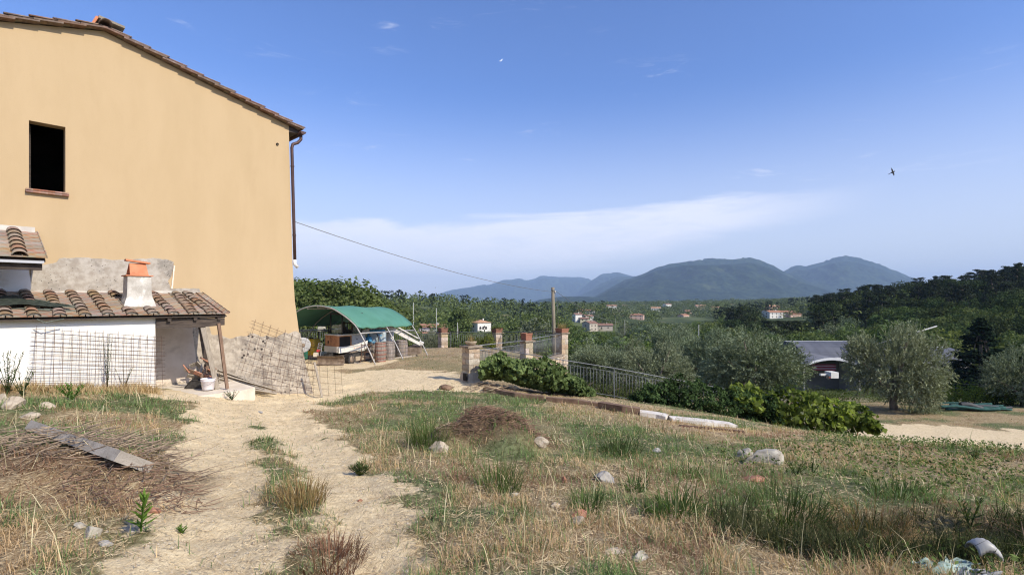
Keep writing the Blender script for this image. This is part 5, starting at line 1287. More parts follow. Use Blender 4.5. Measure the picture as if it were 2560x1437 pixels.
# bright locust trees in front of the ridge
for px, Y, top, wd, lb in ((2360,119,822,1.1,'light green feathery tree behind the warehouse between the olive and the spruce'),(2240,112,806,1.0,'mid green tree whose top shows above the large olive'),(2548,92,830,.9,'mid green tree at the right edge behind the last olive'),(2130,135,812,.9,'rounded green tree behind the left end of the warehouse roof'),(2060,125,835,1.0,'dark rounded tree touching the left end of the warehouse roof')):
    x, y = topx(px, Y); z = H(x, y); place_tree('lig' if px in (2360,2540) else 'dec1', x, y, (HY-top)/F*Y-z, wd, lb, z=z)
for px, Y, top, key, wd, lb in ((1148,150,770,'dec3',1.0,'slender dark green tree between the two nearest valley houses'),(1118,200,792,'lig',1.0,'yellow green bushy tree beside the terracotta-roofed house'),(1345,120,800,'wil',1.2,'feathery grey green tree above the white railing'),(1140,235,795,'lig',.9,'round pale tree just right of the terracotta-roofed house')):
    x, y = topx(px, Y); z = H(x, y); place_tree(key, x, y, (HY-top)/F*Y-z, wd, lb, z=z)

# ---- olives: sprigs of narrow leaves on limbs
m_oli = leafmat('olive_leaf', (.045,.058,.028), (.36,.40,.25), .12, 1.1, .08)
m_obark = mat('olive_bark', (.13,.10,.075), (.26,.21,.16), .95, 7, .9, 40)
def olive_mesh(seed, nsp=3000, nl=15, Rx=1.0, leaf=.085):
    rg = np.random.default_rng(seed)
    # crown lobes
    lobes = []
    for k in range(15):
        a = rg.uniform(0, 6.283); e = rg.uniform(-.95, 1.0); r_ = rg.uniform(.35,.8)
        lobes.append((np.array([math.cos(a)*r_*1.25, math.sin(a)*r_*1.25, 1.05+e*.75*(1-.35*r_)]), rg.uniform(.38,.62)))
    L_ = np.array([l[0] for l in lobes]); lr = np.array([l[1] for l in lobes])
    li = rg.integers(0, 15, nsp); u = rg.normal(size=(nsp,3)); u /= np.linalg.norm(u, axis=1)[:,None]
    base = L_[li]+u*(lr[li]*rg.uniform(.35,1.0,nsp)**.5)[:,None]
    cen = np.array([0,0,.9]); outw = base-cen; outw /= np.linalg.norm(outw, axis=1)[:,None]
    d = outw*.7+u*.4+rg.normal(size=(nsp,3))*.35; d[:,2] += np.where(base[:,2] > 1.2, .55, -.15); d /= np.linalg.norm(d, axis=1)[:,None]
    sl_ = rg.uniform(.12,.34,nsp)
    si = np.repeat(np.arange(nsp), nl); f = np.tile(np.linspace(.05, 1, nl), nsp)
    pos = base[si]+d[si]*(sl_[si]*f)[:,None]
    pr = rg.normal(size=(len(si),3)); ld = d[si]*.75+pr*.42
    ld /= np.linalg.norm(ld, axis=1)[:,None]; nn = rg.normal(size=(len(si),3)); nn[:,2] += .8
    ll = leaf*rg.uniform(.6,1.2,len(si))
    V, Fq = quad_leaves(pos+ld*ll[:,None]*.5, ld, nn, ll, ll*.27)
    tn = np.repeat(np.clip(rg.uniform(0,1,len(si))*.8+.2*(rg.uniform(0,1,nsp)[si]), 0, 1), 4)
    me = np_mesh('crown', V, [Fq], m_oli, tint=tn)
    mb = MB(); rd = random.Random(seed)
    mb.tube([(0,0,-.15),(0.02,0,.0),(-.04,.02,.30),(.03,0,.5)], [.17,.13,.10,.10], 9, cap=False)
    for k in range(9):
        e = Vector(L_[k]); m_ = Vector((0,0,.45)).lerp(e, .5)+Vector((rd.uniform(-.08,.08), rd.uniform(-.08,.08), rd.uniform(.0,.1)))
        mb.tube([(.03,0,.42), m_, e, e+(e-m_)*.4], [.062,.042,.024,.008], 6, cap=False)
    return me, mb.mesh('trunk', m_obark)
OL = [olive_mesh(s) for s in (3, 8, 21)]
def olive(k, px, Y, base_py, top_py, wpx_, rot, label, tr_label=None):
    x = (px-1280)/F*Y; z = (HY-base_py)/F*Y; h = (HY-top_py)/F*Y-z; s = h/2.25; w_ = wpx_/F*Y/3.0
    r_ = link('olive_tree', None, None, (x, Y, z), (0,0,rot), (w_, w_, s)); tag(r_, label, 'olive tree', 'olive trees on the terraces')
    link('crown', OL[k][0], r_); link('trunk', OL[k][1], r_)
olive(0, 2236, 25.5, 1034, 806, 238, .4, 'largest olive tree, its trunk showing under the drooping crown beside the dirt road')
olive(1, 1885, 31, 996, 822, 285, 1.9, 'dense rounded olive tree behind the grape vine left of the warehouse')
olive(2, 1640, 27, 1005, 852, 215, 3.0, 'olive tree behind the middle of the sloping fence')
olive(0, 1500, 29, 985, 862, 170, 4.2, 'small olive tree just right of the far pillar')
olive(1, 2560, 27, 1022, 872, 190, 5.1, 'olive tree cut by the right edge of the picture')
olive(2, 1770, 38, 965, 812, 190, .9, 'pale olive tree behind and between the two nearer ones')
olive(0, 1690, 42, 960, 818, 150, 2.6, 'wispy olive top rising behind the fence olive')
olive(1, 1560, 40, 965, 850, 120, 3.9, 'low olive behind the small one by the pillar')
olive(2, 1072, 38, 905, 820, 80, 1.2, 'silvery olive behind the fence next to the carport')
olive(0, 1215, 40, 905, 828, 90, 5.5, 'silvery olive behind the middle back pillar')
olive(1, 1460, 36, 965, 868, 90, 2.2, 'thin olive sapling at the foot of the far pillar')
olive(2, 1745, 60, 905, 850, 70, 2.2, 'distant willowy olive above the gap between crowns')

# ---- ivy, hedge and vine on the sloping fence
def profile_leaves(n, top, bot, Y, dep, L, seed, keep=None, up=.35):
    rg = np.random.default_rng(seed); tx, ty = zip(*top); bx, by = zip(*bot)
    px = rg.uniform(tx[0], tx[-1], n); f = rg.uniform(0, 1, n)**.9
    T_ = np.interp(px, tx, ty); B_ = np.interp(px, bx, by)
    bump = (fbm(px/22, f*4, seed, 3)-.5)
    T_ = T_ + bump*26
    py = T_+(B_-T_)*f
    belly = np.sin(np.pi*np.clip(f*.9+.1, 0, 1))**.6
    Yy = Y - dep*belly*(.15+1.7*fbm(px/13, py/11, seed+3, 3)) * rg.uniform(.55, 1.0, n) + rg.uniform(-.02,.12,n)
    pos = np.stack([(px-1280)/F*Y + (px-1280)/F*(Yy-Y)*0, Yy, (HY-py)/F*Y], 1)
    nn = rg.normal(size=(n,3))*.85+np.array([.15,-.55,up]); d = np.cross(nn, rg.normal(size=(n,3)))+np.array([0,0,-.25])
    return pos, d, nn, L*rg.uniform(.6,1.25,n), rg
def leafy(name, label, cat, top, bot, Y, dep, L, n, m, seed, aspect=.8, extra=None, big=False):
    pos, d, nn, ll, rg = profile_leaves(n, top, bot, Y, dep, L, seed)
    loc = Vector(pos.mean(0)); 
    x0 = np.array([loc.x, loc.y, loc.z])
    T = Thing(name, label, cat, loc)
    cl = fbm(pos[:,0]*2.2, pos[:,2]*2.2, seed+9, 3); tn = np.clip(rg.uniform(0,1,n)*.6+(cl-.35)*1.2, 0, 1)
    if not big:
        V, Fq = quad_leaves(pos-x0, d, nn, ll, ll*aspect); me = np_mesh('leaves', V, [Fq], m, tint=np.repeat(tn, 4))
    else:
        d = d/np.linalg.norm(d, axis=1)[:,None]; s = np.cross(d, nn); s /= np.linalg.norm(s, axis=1)[:,None]; nu = np.cross(s, d)
        P_ = pos-x0; a = ll[:,None]
        V = np.stack([P_-d*a*.42, P_-d*a*.30+s*a*.36+nu*a*.06, P_+s*a*.46+nu*a*.10, P_+d*a*.22+s*a*.26, P_+d*a*.55, P_+d*a*.22-s*a*.26, P_-s*a*.46+nu*a*.10, P_-d*a*.30-s*a*.36+nu*a*.06], 1).reshape(-1,3)
        Fq = np.arange(n)[:,None]*8+np.arange(8)[None,:]
        me = np_mesh('leaves', V, [Fq], m, tint=np.repeat(tn, 8))
    tag(link('leaves', me, T.o), kind='stuff')
    st = MB(); rd = random.Random(seed)
    tx, ty = zip(*top); bx, by = zip(*bot)
    for k in range(26):
        px = rd.uniform(tx[0], tx[-1]); b_ = float(np.interp(px, bx, by)); t_ = float(np.interp(px, tx, ty)); q_ = [P(px+rd.uniform(-6,6)*i, b_+(t_-b_)*i/4, Y) for i in range(5)]
        st.tube([Vector((v.x, Y-dep*.25+rd.uniform(-.05,.1), v.z)) for v in q_], [.012,.010,.008,.006,.003], 5)
    T.part('stems', st, bark)
    return T
m_ivy = leafmat('ivy_leaf', (.020,.034,.010), (.30,.35,.13), .25, 1.6, .05)
m_hed = leafmat('hedge_leaf', (.010,.020,.008), (.11,.155,.055), .15, 1.4, .05)
m_vin = leafmat('vine_leaf', (.016,.036,.008), (.30,.40,.10), .4, 1.2, .05)
leafy('ivy_hedge', 'bright green ivy smothering the sloping fence just right of the near pillar', 'ivy', [(1203,900),(1215,893),(1240,885),(1268,886),(1300,892),(1330,890),(1360,896),(1400,916),(1430,934),(1455,950),(1482,975)], [(1203,946),(1260,948),(1300,962),(1350,974),(1400,980),(1440,984),(1482,984)], 17.15, 1.0, .125, 5200, m_ivy, 41, big=True)
leafy('dark_hedge', 'dark small-leaved hedge covering the middle of the sloping fence', 'hedge', [(1555,1000),(1580,978),(1610,956),(1650,943),(1690,938),(1730,948),(1790,960),(1850,970),(1920,985)], [(1555,1005),(1600,1012),(1650,1022),(1700,1034),(1760,1044),(1830,1056),(1920,1072)], 17.2, .95, .08, 17000, m_hed, 52)
leafy('grape_vine', 'light green broad-leaved vine sprawling over the lower end of the fence', 'vine', [(1812,968),(1840,952),(1880,962),(1930,976),(1990,968),(2040,980),(2080,992),(2120,1006),(2150,1018),(2172,1055)], [(1812,1010),(1850,1040),(1900,1066),(1960,1078),(2040,1084),(2100,1084),(2150,1070),(2172,1080)], 17.35, .95, .16, 3300, m_vin, 63, big=True)
# long shoots above the vine
vn = MB()
for k in range(16):
    px = 1815+k*21+random.uniform(-6,6); b_ = P(px, float(np.interp(px, [1812,2150],[990,1040])), 17.3); vn.tube([b_, b_+Vector((.06,0,.16)), b_+Vector((.16,0,.26+random.uniform(-.05,.08)))], [.006,.005,.003], 5)
tag(link('vine_shoots', vn.mesh('vine_shoots', m_vin)), 'thin green vine shoots standing above the vine', 'shoots')
# low ground cover along the crest at the right and weeds by the fence
def patch_leaves(name, label, cat, pts, L, m, seed, hgt_=.12, kind=None):
    rg = np.random.default_rng(seed); n = len(pts); x = pts[:,0]; y = pts[:,1]; z = hgt(x, y)+rg.uniform(0, 1, n)**1.5*hgt_
    nn = rg.normal(size=(n,3))*.6+np.array([.1,-.2,.8]); d = np.cross(nn, rg.normal(size=(n,3)))
    V, Fq = quad_leaves(np.stack([x,y,z],1), d, nn, L*rg.uniform(.6,1.3,n), L*.55*rg.uniform(.7,1.2,n))
    o = link(name, np_mesh(name, V, [Fq], m, tint=np.repeat(rg.uniform(0,1,n), 4)))
    tag(o, label, cat, kind=kind); return o
def ell(n, cx, cy, rx, ry, rg, rot=0):
    a = rg.uniform(0, 6.283, n); r_ = np.sqrt(rg.uniform(0,1,n)); x = r_*np.cos(a)*rx; y = r_*np.sin(a)*ry
    return np.stack([cx+x*math.cos(rot)-y*math.sin(rot), cy+x*math.sin(rot)+y*math.cos(rot)], 1)
rg = np.random.default_rng(77)
pts = np.concatenate([ell(2600, 8.6, 10.0, 2.6, 1.6, rg, -.25), ell(900, 6.0, 8.4, 1.6, 1.4, rg), ell(1700, 9.5, 8.4, 2.2, 1.4, rg), ell(500, 3.6, 3.9, 1.2, .7, rg), ell(1400, 5.0, 7.4, 2.2, 1.6, rg), ell(900, 6.3, 6.8, 1.5, 1.0, rg)])
_ = patch_leaves('ground_cover', None, None, pts, .05, leafmat('weed_leaf', (.03,.05,.016), (.19,.25,.08), .25, 2.0, .05), 5, .16, 'stuff')
# ================================================================== VALLEY BUILDINGS
hw = mat('house_white', (.66,.63,.57), (.74,.71,.65), .9, .6); hp = mat('house_pink', (.62,.42,.33), (.68,.48,.38), .9, .6); hy = mat('house_cream', (.62,.54,.36), (.68,.6,.42), .9, .6); hb2 = mat('house_beige', (.42,.36,.29), (.48,.42,.34), .9, .6)
rt1 = mat('far_roof_tile', (.30,.145,.085), (.42,.21,.12), .9, 1.2, c3=(.24,.17,.12), s3=.6); rt2 = mat('far_roof_orange', (.44,.24,.13), (.52,.3,.17), .9, 1.0); rt3 = mat('far_roof_brown', (.20,.11,.08), (.28,.16,.11), .9, 1.2)
shut = mat('shutter_dark', (.04,.035,.03), (.06,.05,.045), .7)
def village_house(px, base_py, Y, w_, d_, h_, rot, wall, roof, label, hip=False, nwin=2, wing=None, arches=0, pitch=.28):
    x, z = (px-1280)/F*Y, (HY-base_py)/F*Y
    z = z; T = Thing('village_house', label, 'house', (x, Y, z), 'houses in the valley')
    M = Matrix.Rotation(rot, 3, 'Z'); G = lambda a, b, c: Vector((x, Y, z)) + M @ Vector((a, b, c))
    def block(x0, x1, y0, y1, h, wm, rm, hip):
        pw = [G(x0,y0,-2), G(x1,y0,-2), G(x1,y1,-2), G(x0,y1,-2)]
        mb = MB().prism(pw, (0,0,h+2)); rise = (y1-y0)/2*pitch*1.1; ov = .5; ym = (y0+y1)/2
        if not hip: mb.add([G(x0,y0,h), G(x0,y1,h), G(x0,ym,h+rise), G(x1,y0,h), G(x1,y1,h), G(x1,ym,h+rise)], [(0,2,1),(3,4,5)])
        wo_ = T.part('wall', mb, wm)
        e = -ov*pitch
        if hip:
            k = min((y1-y0)/2, (x1-x0)/2-.3); V = [G(x0-ov,y0-ov,h+.02), G(x1+ov,y0-ov,h+.02), G(x1+ov,y1+ov,h+.02), G(x0-ov,y1+ov,h+.02), G(x0+k,ym,h+rise+.1), G(x1-k,ym,h+rise+.1)]
            T.part('roof', MB().add(V, [(0,1,5,4),(1,2,5),(2,3,4,5),(3,0,4),(3,2,1,0)]), rm)
        else:
            V = [G(x0-ov,y0-ov,h+e), G(x1+ov,y0-ov,h+e), G(x1+ov,ym,h+rise+.02), G(x0-ov,ym,h+rise+.02), G(x1+ov,y1+ov,h+e), G(x0-ov,y1+ov,h+e)]
            V += [v+Vector((0,0,.2)) for v in V]
            T.part('roof', MB().add(V, [(3,2,1,0),(5,4,2,3),(6,7,8,9),(9,8,10,11),(0,1,7,6),(4,5,11,10),(1,2,8,7),(2,4,10,8),(3,0,6,9),(5,3,9,11)]), rm)
        return rise
    r_ = block(-w_/2, w_/2, 0, d_, h_, wall, roof, hip)
    rows_ = 2 if h_ > 4.5 else 1
    for i in range(nwin):
        for k in range(rows_):
            a = -w_/2+w_*(i+.7)/(nwin+.4); zz = 1.0+k*2.9
            fr = T.part('window', MB().prism([G(a-.45,-.05,zz), G(a+.45,-.05,zz), G(a+.45,-.05,zz+1.3), G(a-.45,-.05,zz+1.3)], M @ Vector((0,.06,0))), shut)
    for k in range(rows_):
        zz = 1.0+k*2.9
        T.part('window', MB().prism([G(w_/2+.05,d_*.45,zz), G(w_/2+.05,d_*.6,zz), G(w_/2+.05,d_*.6,zz+1.3), G(w_/2+.05,d_*.45,zz+1.3)], M @ Vector((-.06,0,0))), shut)
        T.part('window', MB().prism([G(-w_/2-.05,d_*.45,zz), G(-w_/2-.05,d_*.6,zz), G(-w_/2-.05,d_*.6,zz+1.3), G(-w_/2-.05,d_*.45,zz+1.3)], M @ Vector((.06,0,0))), shut)
    T.part('chimney', MB().prism([G(w_*.12,d_*.4,h_), G(w_*.12+.7,d_*.4,h_), G(w_*.12+.7,d_*.4+.7,h_), G(w_*.12,d_*.4+.7,h_)], (0,0,r_+1.0)), wall)
    for i in range(arches):
        a = -w_/2+2.0+i*2.1; pts = [G(a-.75,-.06,2.9)]+[G(a-.75*math.cos(math.pi*k/8),-.06,4.1+.75*math.sin(math.pi*k/8)) for k in range(9)]+[G(a+.75,-.06,2.9)]
        T.part('arch', MB().prism(pts, M @ Vector((0,.08,0))), shut)
    if arches:
        T.part('stair', MB().prism([G(-w_/2-3,-1.2,-2), G(-w_/2+1,-1.2,-2), G(-w_/2+1,-1.2,2.8)], M @ Vector((0,1,0))), wall)
    if wing:
        wx0, wx1, wy0, wy1, wh, wm = wing; block(wx0, wx1, wy0, wy1, wh, wm, roof, False)
    return T
village_house(1078, 853, 255, 14, 8, 7.0, -.25, hw, rt1, 'two-storey house with long terracotta roof and pink wing by the leftmost back pillar', nwin=2, wing=(-9,1,-4.5,0,4.2,hp))
village_house(1211, 834, 340, 10, 11, 7.2, .55, hw, rt2, 'white villa with arches and a pale hipped roof above the back fence', hip=True, nwin=1, arches=3)
village_house(1447, 807, 505, 7, 8, 8.2, .3, hw, rt3, 'small white tower-like house in the cluster right of the utility pole', nwin=1)
village_house(1461, 811, 500, 8, 8, 5.5, -.2, hy, rt3, 'cream yellow house squeezed beside the small white tower-like house', nwin=2)
village_house(1474, 805, 520, 9, 8, 6.0, .4, hw, rt3, 'white house at the right of the cluster near the utility pole', nwin=2)
village_house(1450, 793, 560, 8, 8, 7.0, .1, hp, rt1, 'orange-tinted house at the back of the cluster near the utility pole', nwin=1)
village_house(1474, 791, 580, 10, 8, 6.5, -.3, hw, rt1, 'pale house with red roof behind the white one in the pole cluster', nwin=2)
village_house(1484, 828, 420, 8, 10, 6.6, .5, hb2, rt3, 'beige stone house with a gabled brown roof below the village cluster', nwin=2)
village_house(1512, 824, 430, 13, 9, 3.6, -.1, hb2, rt3, 'low wide brown-roofed house right of the beige gabled house', nwin=2)
village_house(1590, 800, 570, 16, 9, 5.6, -.35, hp, rt1, 'wide pinkish house with a long red roof at the edge of the fields', nwin=3, hip=True)
village_house(1716, 801, 640, 11, 9, 6.4, .6, hp, rt1, 'pink house with a white annex right of the green field', nwin=2)
village_house(1722, 788, 760, 9, 8, 6.2, 0, hp, rt1, 'small red-roofed house behind the pink one', nwin=2)
village_house(1806, 800, 640, 10, 9, 5.4, .3, hw, rt1, 'small white house half hidden in trees at mid valley', nwin=2)
village_house(1941, 796, 495, 14, 9, 6.0, .15, hw, rt1, 'front white house with orange roof in the cluster below the wooded ridge', nwin=3)
village_house(1928, 796, 520, 9, 9, 7.2, .1, hw, rt1, 'left white house of the cluster below the wooded ridge', nwin=2)
village_house(1937, 786, 545, 10, 9, 8.2, 0, hp, rt2, 'taller orange-roofed house standing behind the ridge-foot cluster', nwin=2)
village_house(1973, 793, 515, 12, 8, 5.2, -.2, hw, rt1, 'low white house at the right of the ridge-foot cluster', nwin=3)
village_house(1990, 796, 500, 11, 8, 4.2, .1, hp, rt1, 'low pink house ending the ridge-foot cluster at the right', nwin=2)
village_house(1885, 786, 560, 9, 8, 5.4, .2, hp, rt1, 'small orange-roofed house left of the ridge-foot cluster', nwin=1)
rg = np.random.default_rng(5)
fw = 0
FARL = ['white speck of a house in trees above the cluster, left of the poplar wood','pinkish far house speck below the left foot of the big hill','cream far house speck just under the poplar wood','white far house speck right of the poplar wood','white far house under the middle of the big hill','pinkish far house left of the pink house with the annex','cream far house nearly above the pink house with the annex','white far house above the small half-hidden white house','white far house speck left of the start of the ridge wood','pinkish far house speck at the edge of the ridge wood','cream house above the white cluster near the pole','white house between the pole cluster and the wide pinkish house','pinkish house above the green field']
for px, py, Y in ((1530,775,900),(1562,770,1100),(1610,768,1250),(1648,766,1350),(1672,771,980),(1753,773,900),(1790,776,840),(1835,771,980),(1870,776,830),(1500,783,760),(1545,788,690),(1640,779,800)):
    village_house(px, py, Y, rg.uniform(11,18), 9, rg.uniform(5,8), rg.uniform(-.6,.6), (hw, hp, hy, hw)[fw % 4], (rt1, rt3, rt2)[fw % 3], FARL[fw], nwin=2); fw += 1
# faint farmhouses on the lowest hill
# long trees rows of far poplars are part of the woodland masses
# ---- warehouse halls
zinc = mat('sheet_roof', (.10,.105,.125), (.13,.135,.155), .9, .3, spec=.05); zincl = mat('sheet_roof_edge', (.55,.55,.55), (.62,.62,.62), .5, .5)
def vault(T, xa, xb, Yf, depth, z_e, z_r, npan, nseam):
    """barrel roof whose axis runs left to right, from xa to xb"""
    prof_ = []; n = nseam
    for i in range(n+1):
        a = math.pi*(.12+.76*i/n); prof_.append((Yf+depth/2-depth/2*math.cos(a)/math.cos(math.pi*.12), z_e+(z_r-z_e)*(math.sin(a)-math.sin(math.pi*.12))/(1-math.sin(math.pi*.12))))
    for i in range(n):
        (y0, z0), (y1, z1) = prof_[i], prof_[i+1]
        for k in range(npan):
            x0 = xa+(xb-xa)*k/npan+.03; x1 = xa+(xb-xa)*(k+1)/npan-.03
            if i < n//2+1: T.part('roof_panel', MB().add([(x0,y0+.03,z0+.02),(x1,y0+.03,z0+.02),(x1,y1-.03,z1-.01),(x0,y1-.03,z1-.01),(x0,y0+.03,z0-.04),(x1,y0+.03,z0-.04)], [(0,1,2,3),(4,5,1,0)]), zinc)
    vs = [(xa,y,z-.05) for y, z in prof_]+[(xb,y,z-.05) for y, z in prof_]
    m_ = MB().add(vs, [(i, i+1, n+2+i, n+1+i) for i in range(n)]); m_.add(vs, [tuple(range(n+1)), tuple(range(n+1, 2*n+2))[::-1]])
    T.part('roof_deck', m_, mat('deck_dark', (.08,.08,.09), None, .7))
    T.part('ridge_cap', MB().box(((xa+xb)/2, Yf+depth/2, z_r+.03), (xb-xa+.3, .5, .06)), zincl)
    T.part('gutter', MB().box(((xa+xb)/2, Yf-.1, z_e-.12), (xb-xa+.3, .3, .24)), zincl)
    T.part('wall', MB().box(((xa+xb)/2, Yf+depth/2, (z_e-24)/2), (xb-xa-.4, depth-.4, 24+z_e-.3)), mat('hall_wall', (.30,.29,.28), (.36,.35,.34), .9, .5))
WY = 116.0
xa, xb = (1985-1280)/F*WY, (2285-1280)/F*WY
WH = Thing('warehouse', 'long warehouse with a curved grey sheet-metal roof behind the olive trees', 'warehouse', ((xa+xb)/2, WY, -18.7))
vault(WH, xa, xb, 112, 15, (HY-893)/F*112, (HY-853)/F*119, 14, 9)
# front bay with an arched opening facing the camera
Yb = 98.0; bx0, bx1 = (2008-1280)/F*Yb, (2152-1280)/F*Yb; zt0 = (HY-894)/F*Yb; zs = (HY-914)/F*Yb
def arc(x0, x1, zs, zt, n=16): return [Vector((x0+(x1-x0)*i/n, 0, zs+(zt-zs)*math.sin(math.pi*i/n)**.8)) for i in range(n+1)]
ar = arc(bx0, bx1, zs, zt0); ar2 = arc(bx0+.5, bx1-.5, zs-.2, zt0-.45)
m_ = MB(); n = len(ar)
for y0, y1, A_, B_ in ((Yb, 112, ar, ar),):
    vs = [Vector((p.x, Yb, p.z)) for p in ar]+[Vector((p.x, 112, p.z)) for p in ar]; m_.add(vs, [(i, i+1, n+i+1, n+i) for i in range(n-1)])
WH.part('bay_roof', m_, mat('bay_roof_grey', (.16,.16,.17), (.2,.2,.21), .9, .4, spec=.05))
m_ = MB(); vs = [Vector((p.x, Yb, p.z)) for p in ar]+[Vector((p.x, Yb-.02, p.z)) for p in ar2]; m_.add(vs, [(i, i+1, n+i+1, n+i) for i in range(n-1)]); WH.part('bay_arch', m_, zincl)
m_ = MB(); vs = [Vector((p.x, Yb+6, p.z-.1)) for p in ar]+[Vector((p.x, Yb+6, -19)) for p in ar]; m_.add(vs, [(i, i+1, n+i+1, n+i) for i in range(n-1)]); WH.part('bay_back', m_, mat('bay_dark', (.17,.15,.13), (.22,.2,.17), .9, .5))
WH.part('bay_side', MB().box((bx0+.2, Yb+4, -15.5), (.3, 8, 6.4)), mat('bay_side_grey', (.35,.34,.33), None, .9)); WH.part('bay_side', MB().box((bx1-.2, Yb+4, -15.5), (.3, 8, 6.4)), MATS['bay_side_grey'])
a_, b_ = (2032-1280)/F*(Yb+2), (2090-1280)/F*(Yb+2)
WH.part('red_band', MB().box(((a_+b_)/2, Yb+2.2, (HY-918)/F*100), (b_-a_, .3, 1.2)), mat('band_red', (.22,.02,.03), (.28,.03,.04), .7, 2))
WH.part('beam_line', MB().box(((a_+b_)/2, Yb+2.0, (HY-914)/F*100), (b_-a_, .08, .10)).box(((a_+b_)/2, Yb+2.0, (HY-921)/F*100), (b_-a_, .08, .10)), zincl)
for px_ in (2062, 2094):
    a_ = P(px_, 898, Yb+.5); WH.part('lamp', MB().box(a_, (.35,.3,.6)), hw)
VN = Thing('white_van', 'white lorry body parked inside the arched bay of the warehouse', 'lorry', P(2078, 944, 97)); 
VN.part('body', MB().box(P(2079, 936, 96.5), (1.4,2,1.1)).box(P(2062, 936, 96.5), (1.8,.5,.35)), hw); VN.part('wheel', MB().lathe(P(2070, 943, 95.5), [(.4,0),(.4,.3)], 12, (0,1,0)), blk); VN.part('tail_light', MB().box(P(2074, 943, 95.2), (.25,.2,.15)), mat('tail_red', (.5,.10,.05), None, .6))
# second hall
xa, xb = (2290-1280)/F*100, (2416-1280)/F*100
W2 = Thing('second_hall', 'end of a second metal-roofed hall between the large olive and the dark spruce', 'warehouse', ((xa+xb)/2, 104, -18))
vault(W2, xa, xb, 99, 11, (HY-905)/F*99, (HY-868)/F*104, 6, 7)
# ---- utility pole, wires, small poles
wpole = mat('weathered_pole', (.17,.145,.10), (.26,.22,.16), .9, 3, .5, 20, stretch=(4,4,.4)); wirem = mat('wire', (.16,.15,.14), None, .6)
b_, t_ = P(1388.5, 850, 33.5), P(1382, 718, 33.0); b_.z = -6.3
UP = Thing('utility_pole', 'leaning weathered timber utility pole behind the far right pillar', 'pole', b_)
UP.part('pole', MB().tube([b_, b_.lerp(t_,.5), t_], [.15,.125,.105], 12), wpole)
UP.part('insulator', MB().lathe(t_+Vector((.14,-.05,-.35)), [(.03,0),(.055,.03),(.03,.06),(.055,.09),(.02,.14)], 10), mat('porcelain', (.5,.48,.44), None, .3)); UP.part('top_band', MB().lathe(t_-Vector((0,0,.22)), [(.115,0),(.115,.05)], 12), irond)
UP.part('bracket', MB().tube([t_+Vector((0,0,-.35)), t_+Vector((.14,-.05,-.35))], .015, 6), irond)
UP.part('stay_cable', MB().tube([t_+Vector((.14,-.05,-.3)), P(1393,760,33.0), P(1397,830,33.0)], .012, 5), wirem)
def catenary(a, b, sag, n=24): return [a.lerp(b, i/n)-Vector((0,0,sag*4*(i/n)*(1-i/n))) for i in range(n+1)]
a_ = Wp(edge(1.8)-.10, .02, (HY-554)/F*15.1); a_.z = (HY-555)/F*a_.y
tag(link('overhead_wire', MB().tube(catenary(a_, t_+Vector((.05,-.05,-.30)), .32), .011, 5).mesh('overhead_wire', wirem)), 'thin dark overhead wire running from the house corner to the utility pole', 'wire')
c_ = P(1556, 806, 60); tag(link('service_wire', MB().tube(catenary(t_+Vector((.14,-.05,-.22)), c_, .5), .014, 5).mesh('service_wire', wirem)), 'pale wire dropping from the utility pole towards the valley', 'wire')
for px, by, ty, Y, lb in ((1034,800,756,150,'thin pale pole standing in the wood right of the carport'),(1091,798,770,170,'thin pole rising above the terracotta-roofed house'),(1144,850,806,60,'slim grey pole behind the back fence'),(1538,808,795,420,'small concrete pole at the end of the service wire'),(1747,840,812,130,'thin pole right of the distant willowy olive'),(1562,822,800,260,'thin pole right of the low brown-roofed house')):
    p_ = P(px, by, Y); z0 = H(p_.x, p_.y); q_ = P(px, ty, Y)
    tag(link('thin_pole', MB().tube([Vector((p_.x,p_.y,z0)), q_], [.10,.07] if Y > 100 else [.04,.03], 8).mesh('thin_pole', mat('pole_grey', (.42,.41,.38), (.5,.49,.46), .7, 3))), lb, 'pole')
a_, b_ = P(2252,842,27.5), P(2342,815,27.5); tag(link('crane_beam', MB().tube([a_.lerp(b_,-.9), b_], .035, 8).mesh('crane_beam', mat('beam_grey', (.36,.36,.35), None, .6))), 'grey tube sticking up diagonally out of the large olive crown', 'tube')
# wire fence posts right
FP = Thing('field_post', 'thin fence post with wires in front of the dark spruce', 'post', P(2464,985,34)); q_ = P(2464,958,34); FP.loc.z = 0
FP.o.location = (q_.x, q_.y, 0); FP.loc = Vector((q_.x, q_.y, 0)); FP.part('post', MB().tube([(q_.x,q_.y,-7.4), (q_.x,q_.y,q_.z)], .04, 8), wpole)
for dz in (0.1,.45): FP.part('wire', MB().tube([P(2380,955,40)-Vector((0,0,dz)), q_-Vector((0,0,dz)), P(2560,985,30)-Vector((0,0,dz))], .008, 4), wirem)
# green net roll / pipes on the ground at the right
netm = mat('green_net', (.015,.05,.045), (.03,.10,.085), .8, 6, .5, 40)
GN = Thing('net_roll', 'long dark green roll of netting and pipes lying beyond the dirt road at the right', 'net roll', P(2440,1022,25)); 
for k in range(9):
    y_ = 25+random.uniform(-.5,.6); a_ = P(2345+random.uniform(0,40),1008,y_); b_ = P(2530-random.uniform(0,60),1024,y_); a_.z = H(a_.x,a_.y)+random.uniform(.05,.28); b_.z = H(b_.x,b_.y)+random.uniform(.05,.28)
    GN.part('pipe', MB().tube(smoothpath([a_, a_.lerp(b_,.3)+Vector((0,0,random.uniform(-.05,.08))), a_.lerp(b_,.7)+Vector((0,0,random.uniform(-.05,.08))), b_],4), random.uniform(.03,.07), 7), netm if k % 3 else mat('dark_tube', (.05,.05,.05), None, .6))
a_, b_ = P(2400,1012,24.8), P(2455,1022,24.6); GN.part('bundle', MB().tube(smoothpath([a_, a_.lerp(b_,.4)+Vector((0,0,.08)), b_],5), .13, 9), mat('dark_tube', None))
